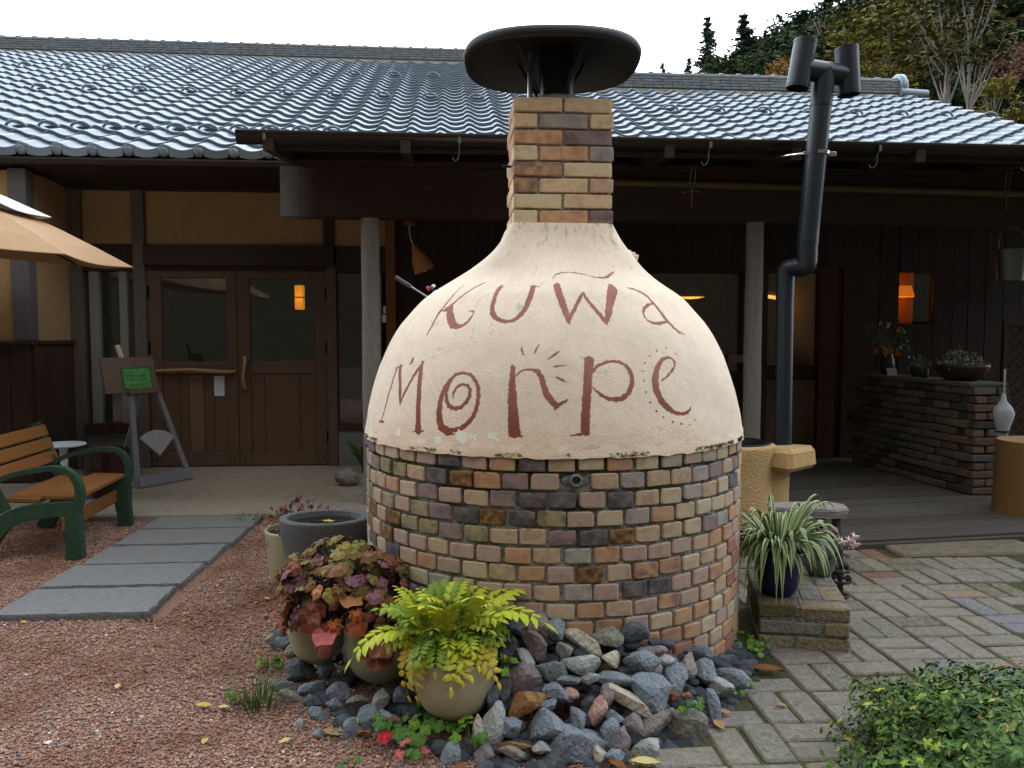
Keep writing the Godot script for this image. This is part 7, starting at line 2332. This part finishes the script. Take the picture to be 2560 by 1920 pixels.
	# handwriting: each glyph as strokes on a grid five wide and seven high
	var glyphs := {
		"1": ["13 26", "26 20"], "0": ["16 36", "36 45", "45 41", "41 30", "30 10", "10 01", "01 05", "05 16"], "3": ["05 16", "16 36", "36 44", "44 23", "23 42", "42 30", "30 10", "10 01"],
		"8": ["24 06", "06 36", "36 24", "24 01", "01 20", "20 41", "41 24"], "7": ["06 46", "46 20"], ":": ["24 25", "21 22"], "~": ["03 14", "14 32", "32 43"], "-": ["03 43"], ".": ["20 21"],
		"o": ["05 45", "26 20", "25 01", "20 11"], "f": ["05 45", "45 20", "56 66", "66 57"], "n": ["05 14", "00 20", "20 45"], "L": ["06 00", "00 40"], "O": ["16 36", "36 45", "45 41", "41 30", "30 10", "10 01", "01 05", "05 16"],
		"s": ["06 46", "46 00", "23 40"], "t": ["26 20", "24 42"], "u": ["06 02", "46 20"]}
	g = Geo.new()
	var rows := [["o-f-n", -0.125, 0.052, 0.0075], ["10:30~18:00", -0.122, 0.012, 0.0052], ["11:00~17:30", -0.115, -0.022, 0.0050], ["L.O.sut-s-t", -0.09, -0.072, 0.0046]]
	for row in rows:
		var x: float = row[1]
		for ch in row[0]:
			for s in glyphs[ch]:
				var k: float = row[3]
				var a := Vector3(x + int(s[0]) * k * 0.62, row[2] + int(s[1]) * k * 0.62, 0.0042)
				var b := Vector3(x + int(s[3]) * k * 0.62, row[2] + int(s[4]) * k * 0.62, 0.0042)
				bar(g, a, b, 0.0036, 0.0016, 0.0004)
			x += row[3] * (3.9 if ch != ":" and ch != "." else 2.4)
	part("handwriting", g.mesh(), M.ink, pl)
	# stone by the door plant
	g = Geo.new()
	stone(g, Transform3D(), Vector3(0.12, 0.085, 0.1), 9, 0.03)
	single("rough_stone", g.mesh(), M.stone_warm, "rough brown grey stone on the apron beside the door plant", "stone", at(H(-0.92, 0.12, 6.98), 0.4))
	# parasol over the bench: eight ribs, a vent tier above
	var par := thing("garden_parasol", "beige garden parasol with a pale vent tier over the bench", "parasol", Vector3(-4.16, 0, -5.46))
	var canvas := mat("beige_canvas", [Color(0.36, 0.22, 0.115), Color(0.40, 0.25, 0.135)], 0.85, Vector3.ONE * 2.0, 0.1)
	canvas.backlight_enabled = true
	canvas.backlight = Color(0.30, 0.2, 0.12)
	var pale := mat("pale_canvas", [Color(0.56, 0.60, 0.60), Color(0.62, 0.66, 0.66)], 0.85, Vector3.ONE * 2.0, 0.1)
	var apex := Vector3(0, 2.52, 0)
	var corners := []
	for k in 8:
		var a := k * TAU / 8.0 + PI / 8.0 + 0.075
		var c := Vector3(sin(a) * 1.40, 0, cos(a) * 1.40)
		c.y = 1.89 - 0.105 * (c.x - 1.30)
		corners.append(c)
	var tier := func(g2: Geo, s0: float, s1: float, lift: float, sag: float, thick: float) -> void:
		for k in 8:
			var ca: Vector3 = corners[k]
			var cb: Vector3 = corners[(k + 1) % 8]
			var n := 8
			for side in 2:
				for i in n:
					for j in 3:
						var q := []
						for o in [[i, j], [i + 1, j], [i + 1, j + 1], [i, j + 1]]:
							var t: float = o[0] / float(n)
							var s: float = lerpf(s0, s1, o[1] / 3.0)
							var p := apex.lerp(ca.lerp(cb, t), s) + Vector3.UP * (lift - sag * sin(PI * t) * s)
							p = p + Vector3.UP * 0.05 * sin(PI * s)
							if o[1] == 3:
								p = p.lerp(Vector3(apex.x, p.y, apex.z), 0.035 * sin(PI * t))
							q.append(p - Vector3.UP * (thick if side else 0.0))
						if side:
							g2.quad(q[0], q[1], q[2], q[3])
						else:
							g2.quad(q[3], q[2], q[1], q[0])
	g = Geo.new()
	tier.call(g, 0.5, 1.0, 0.0, 0.02, 0.004)
	var canopy := part("canopy", g.mesh(), canvas, par)
	g = Geo.new()
	tier.call(g, 0.02, 0.62, 0.06, 0.02, 0.004)
	part("vent_tier", g.mesh(), pale, canopy)
	g = Geo.new()
	for k in 8:
		bar(g, apex + Vector3(0, -0.02, 0), corners[k] + Vector3(0, -0.012, 0), 0.018, 0.012, 0.002)
	part("ribs", g.mesh(), mat("parasol_wood", [Color(0.10, 0.055, 0.03)], 0.6), canopy)
	g = Geo.new()
	tube(g, [Vector3(0, 0, 0), Vector3(0, 2.56, 0)], [0.024], 14)
	part("pole", g.mesh(), M.parasol_wood, par)
	part("base", box_of(Vector3(0.5, 0.08, 0.5), 0.02), M.cap_mortar, par, at(Vector3(0, 0.04, 0)))

# ---------------------------------------------------------------- the wooded hill
func hill_height(x: float, z: float) -> float:
	return maxf(0.0, -z - 22.0) * 0.27 + maxf(0.0, x - 6.0) * 0.26

func leaf_bits(g: Geo, centre: Vector3, spread: Vector3, n: int, s: float, tone_a: Color, tone_b: Color, flat := 0.0) -> void:
	for i in n:
		var d := jit(1.0)
		while d.length_squared() > 1.0:
			d = jit(1.0)
		var p := centre + d * spread
		g.col = tone_a.lerp(tone_b, R.randf())
		var a := jit(s); var b := jit(s)
		a.y *= 1.0 - flat; b.y *= 1.0 - flat
		g.tri(p - a * 0.5, p + a * 0.5 + b * 0.2, p + b)

func conifer_crown(g: Geo, tone_a: Color, tone_b: Color) -> void:   # unit height, about 0.17 in radius
	for lvl in 34:
		var t := 0.1 + 0.9 * lvl / 33.0
		var r := 0.17 * pow(1.0 - t, 0.85) * R.randf_range(0.7, 1.25) + 0.004
		var n := int(5 + 5 * (1.0 - t))
		for k in n:
			if R.randf() < 0.16:
				continue
			var a := R.randf() * TAU
			var rr := r * R.randf_range(0.55, 1.15)
			var dark := R.randf_range(0.6, 1.2)
			for s in 3:
				var f := (s + 0.6) / 3.0
				var c := Vector3(sin(a) * rr * f, t - rr * f * 0.35 + R.randf_range(-0.01, 0.01), cos(a) * rr * f)
				leaf_bits(g, c, Vector3(0.028, 0.016, 0.028) * (0.25 + r * 6.5), 12, 0.012 + 0.014 * minf(1.0, r * 9.0), tone_a * dark, tone_b * dark, 0.2)

func broad_crown(g: Geo, tone_a: Color, tone_b: Color, clumps: int, low: float, wide: float, bit := 0.03, per := 26) -> Array:
	var ends := []
	for k in clumps:
		var d := jit(1.0).normalized()
		var c := Vector3(d.x * wide, low + (1.0 - low) * (0.5 + 0.46 * d.y), d.z * wide) 
		c = Vector3(0, c.y, 0).lerp(c, R.randf_range(0.35, 1.0))
		ends.append(c)
		var dark := R.randf_range(0.55, 1.25)
		leaf_bits(g, c, Vector3(0.085, 0.055, 0.085), per, bit, tone_a * dark, tone_b * dark, 0.35)
	return ends

func build_trees() -> void:
	var g := Geo.new()
	var n := 44
	for i in n:
		for k in n:
			var c := []
			for o in [[0, 0], [1, 0], [1, 1], [0, 1]]:
				var x: float = -40.0 + 190.0 * (i + o[0]) / n
				var z: float = -21.0 - 110.0 * (k + o[1]) / n
				c.append(Vector3(x, hill_height(x, z) * clampf((x + 8.0) / 16.0, 0.0, 1.0) - 0.05, z))
			g.quad(c[0], c[1], c[2], c[3])
	setting("hill", g.mesh(), mat("forest_floor", [Color(0.012, 0.013, 0.007), Color(0.035, 0.032, 0.016), Color(0.05, 0.035, 0.02)], 1.0, Vector3.ONE * 0.15, 0.0, 0.05, true))
	var bark := mat("tree_bark", [Color(0.06, 0.05, 0.04), Color(0.10, 0.085, 0.07)], 0.95)
	var grey_bark := mat("pale_bark", [Color(0.17, 0.155, 0.135), Color(0.24, 0.22, 0.195)], 0.95)
	var leafm: StandardMaterial3D = tinted("tree_leaf")
	leafm.roughness = 0.8
	var protos := {}
	for key in ["c", "d", "y", "o", "p", "m", "g", "t"]:
		protos[key] = []
		for variant in (3 if key == "c" or key == "d" or key == "y" else 1):
			var cr := Geo.new()
			var tr := Geo.new()
			var ends := []
			match key:
				"c":
					conifer_crown(cr, Color(0.012, 0.030, 0.016), Color(0.035, 0.060, 0.032))
					tube(tr, [Vector3(0, -0.05, 0), Vector3(0.004, 0.5, 0), Vector3(0, 0.98, 0)], [0.017, 0.01, 0.002], 7)
				"d":
					ends = broad_crown(cr, Color(0.010, 0.026, 0.008), Color(0.034, 0.058, 0.016), 120, 0.12, 0.30, 0.036, 56)
				"y":
					ends = broad_crown(cr, Color(0.07, 0.068, 0.010), Color(0.15, 0.13, 0.02), 90, 0.22, 0.30, 0.03, 46)
					leaf_bits(cr, Vector3(0.05, 0.5, 0), Vector3(0.24, 0.28, 0.24), 160, 0.028, Color(0.14, 0.07, 0.014), Color(0.19, 0.095, 0.02), 0.3)
				"o":
					ends = broad_crown(cr, Color(0.15, 0.075, 0.015), Color(0.20, 0.115, 0.025), 60, 0.2, 0.28, 0.034, 46)
				"p":
					ends = broad_crown(cr, Color(0.12, 0.052, 0.035), Color(0.18, 0.09, 0.065), 70, 0.25, 0.3, 0.03, 40)
				"m":
					ends = broad_crown(cr, Color(0.14, 0.13, 0.016), Color(0.22, 0.195, 0.03), 26, 0.6, 0.32, 0.045, 36)
				"g":
					ends = broad_crown(cr, Color(0.13, 0.125, 0.10), Color(0.19, 0.18, 0.15), 80, 0.25, 0.24, 0.014, 22)
				"t":
					ends = broad_crown(cr, Color(0.03, 0.035, 0.012), Color(0.10, 0.085, 0.02), 30, 0.6, 0.16, 0.03, 30)
			if key != "c":
				var lean := 0.16 if key == "m" else 0.0
				var w := 0.011 if key == "t" else 0.02 if key != "m" else 0.014
				tube(tr, [Vector3(-lean if key == "m" else 0.0, -0.06, 0), Vector3(-lean * 0.4, 0.35, 0.01), Vector3(0.01, 0.7, 0), Vector3(0, 0.93, 0)] if key != "m" else [Vector3(0.5, -0.25, 0), Vector3(0.2, 0.3, 0), Vector3(0.02, 0.66, 0), Vector3(0, 0.9, 0)], [w, w * 0.8, w * 0.5, w * 0.15], 7)
				for i in mini(ends.size(), 46 if key == "g" else 22):
					var e: Vector3 = ends[i]
					var b := Vector3(0.005, maxf(0.15, e.y - 0.22), 0)
					tube(tr, [b, b.lerp(e, 0.55) + Vector3(0, -0.02, 0), e], [w * 0.4, w * 0.22, w * 0.08], 5, false)
			protos[key].append([tr.mesh(), cr.mesh()])
	var names := {"c": ["conifer_tree", "conifer"], "d": ["evergreen_tree", "tree"], "y": ["autumn_tree", "tree"], "o": ["autumn_tree", "tree"], "p": ["autumn_tree", "tree"], "m": ["maple_tree", "tree"], "g": ["bare_tree", "tree"], "t": ["thin_tree", "tree"]}
	for q in TREES:
		var kind: String = q[0]
		var t := thing(names[kind][0], q[6], names[kind][1], Vector3(q[1], q[2], q[3]), R.randf() * TAU if kind != "m" else 0.0, "trees on the hillside behind the cafe")
		var h: float = q[4]
		var pr: Array = protos[kind][R.randi() % protos[kind].size()]
		var w: float = h * q[5] if kind != "c" else h * 1.75 * q[5]
		if h > 16.0 and kind != "t":
			w = 16.0 * q[5] + (h - 16.0) * 0.3
		var xf := Transform3D(Basis.from_scale(Vector3(w, h, w)), Vector3.ZERO)
		part("trunk", pr[0], grey_bark if kind == "t" or kind == "g" or kind == "m" else bark, t, xf)
		part("crown", pr[1], leafm, t, xf)

	# the wood between and beyond them, and an unseen slope added behind the viewer to cut low skylight
	var mass := [[], [], []]
	for i in 420:
		var x := R.randf_range(14.0, 95.0)
		var z := R.randf_range(-52.0, -112.0)
		if x / -z < 0.27 + R.randf() * 0.08:
			continue
		var h := R.randf_range(7.0, 12.0)
		mass[i % 3].append(Transform3D(Basis(Vector3.UP, R.randf() * TAU).scaled(Vector3(h * 1.15, h, h * 1.15)), Vector3(x, hill_height(x, z) - 0.6, z)))
	for k in 3:
		tag(copies("forest", protos["c" if k == 0 else "d"][k][1], leafm, self, mass[k]), "dark dense wood covering the hill behind the cafe", "forest", "", "stuff")
	g = Geo.new()
	var rough := FastNoiseLite.new()
	rough.seed = 31; rough.frequency = 0.06
	for i in 60:
		for k in 9:
			var c := []
			for o in [[0, 0], [1, 0], [1, 1], [0, 1]]:
				var a: float = -1.75 + 3.5 * (i + o[0]) / 60.0
				var r: float = 20.0 + 5.0 * (k + o[1])
				c.append(Vector3(sin(a) * r, -0.06 + 4.1 * (k + o[1]) * (1.0 + 0.3 * rough.get_noise_2d(sin(a) * r, cos(a) * r)), cos(a) * r))
			g.quad(c[0], c[3], c[2], c[1])
	setting("added_hillside", g.mesh(), M.forest_floor)  # added out of view to shade the porch and darken the window reflections

func build_bush() -> void:
	var bush := thing("garden_bush", "leafy green bush with yellowish shoots in the right front corner", "bush", Vector3(1.66, 0.0, -2.22))
	var g := Geo.new()
	var twigs := Geo.new()
	var noise := FastNoiseLite.new()
	noise.seed = 12; noise.frequency = 2.2
	for i in 26000:
		var d := Vector3(R.randf_range(-1, 1), R.randf_range(-0.1, 1), R.randf_range(-1, 1)).normalized()
		var lump := 1.0 + noise.get_noise_3d(d.x, d.y, d.z) * 0.32
		var p := d * Vector3(0.70, 0.34, 0.56) * lump * pow(R.randf_range(0.25, 1.0), 0.45)
		var q := R.randf()
		var k := noise.get_noise_3d(p.x * 3.0, p.y * 3.0 + 7.0, p.z * 3.0)
		g.col = Color(0.03, 0.07, 0.012).lerp(Color(0.095, 0.17, 0.025), clampf(R.randf() * 0.7 + k * 0.8, 0.0, 1.0))
		if q > 0.93: g.col = Color(0.19, 0.24, 0.04)
		if q > 0.991: g.col = Color(0.3, 0.11, 0.02)
		var s := R.randf_range(0.009, 0.019)
		var up := (d + Vector3.UP * 0.5 + jit(0.9)).normalized()
		var z := up.cross(jit(1).normalized()).normalized()
		var x := up.cross(z)
		g.quad(p, p + z * s + x * s * 0.42 + up * s * 0.1, p + z * s * 2.1, p + z * s - x * s * 0.42 + up * s * 0.1)
	for i in 130:
		var a := R.randf() * TAU
		var d := Vector3(sin(a), R.randf_range(0.1, 1.2), cos(a)).normalized() * Vector3(0.66, 0.32, 0.54)
		tube(twigs, [Vector3(sin(a) * 0.1, 0, cos(a) * 0.1), d * 0.6 + Vector3(0, 0.02, 0), d], [0.004, 0.003, 0.0015], 4, false)
	part("twigs", twigs.mesh(), mat("twig", [Color(0.05, 0.035, 0.025)], 0.9), bush)
	var fol: StandardMaterial3D = tinted("bush_leaf")
	fol.roughness = 0.5
	part("foliage", g.mesh(), fol, bush).set_meta("kind", "stuff")
	# larger star-shaped leaves pushing through at the near side
	var star := []
	for i in 3:
		star.append(lobed_leaf(5, 0.24, 0.15))
	leafy("shoot_yellow", Color(0.30, 0.33, 0.055)); leafy("shoot_lime", Color(0.20, 0.28, 0.03)); leafy("shoot_green", Color(0.065, 0.14, 0.02)); leafy("shoot_tan", Color(0.30, 0.2, 0.07))
	for i in 130:
		var d := Vector3(R.randf_range(-1, 0.6), R.randf_range(0.1, 0.9), R.randf_range(-0.4, 1)).normalized()
		var lump := 1.0 + noise.get_noise_3d(d.x, d.y, d.z) * 0.32
		var p := d * Vector3(0.70, 0.34, 0.56) * lump * R.randf_range(0.94, 1.05)
		var up := (d + Vector3.UP * 0.6 + jit(0.4)).normalized()
		var z := (jit(1.0) - up * 0.0).normalized()
		z = (z - up * z.dot(up)).normalized()
		part("shoot_leaf", star[i % 3], M[pick(["shoot_yellow", "shoot_lime", "shoot_green", "shoot_green", "shoot_lime", "shoot_tan" if i % 4 == 0 else "shoot_green"])], bush, Transform3D(Basis(up.cross(z), up, z).scaled_local(Vector3.ONE * R.randf_range(0.024, 0.042)), p))

func _ready() -> void:
	R.seed = 20240611
	# camera
	var cam := Camera3D.new()
	cam.name = "camera"
	cam.position = Vector3(0, 1.37, 0)
	cam.rotation = Vector3(deg_to_rad(-3.5176), 0, 0)
	cam.fov = 52.019
	cam.near = 0.05
	cam.far = 900.0
	add_child(cam)
	# overcast sky
	var sky := ProceduralSkyMaterial.new()
	sky.sky_top_color = Color(0.93, 0.965, 1.0)
	sky.sky_horizon_color = Color(0.95, 0.965, 0.985)
	sky.sky_curve = 0.2
	sky.ground_bottom_color = Color(0.20, 0.17, 0.14)
	sky.ground_horizon_color = Color(0.32, 0.3, 0.28)
	sky.sky_energy_multiplier = 1.9
	var env := Environment.new()
	env.background_mode = Environment.BG_SKY
	env.sky = Sky.new()
	env.sky.sky_material = sky
	env.tonemap_mode = Environment.TONE_MAPPER_LINEAR
	env.tonemap_exposure = 1.0
	env.sdfgi_enabled = true
	env.ssao_enabled = true
	env.ssil_enabled = true
	var we := WorldEnvironment.new()
	we.name = "world_environment"
	we.environment = env
	add_child(we)
	var sun := DirectionalLight3D.new()
	sun.name = "sun"
	sun.light_energy = 0.3
	sun.light_color = Color(1.0, 0.975, 0.94)
	sun.light_angular_distance = 40.0
	sun.shadow_enabled = true
	sun.rotation = Vector3(deg_to_rad(-62.0), deg_to_rad(-14.0), 0)
	add_child(sun)
	# the place
	build_ground()
	build_trees()
	build_oven()
	build_house()
	build_house_things()
	build_stones()
	build_pots()
	build_left_side()
	build_right_side()
	build_small_plants()
	build_bush()
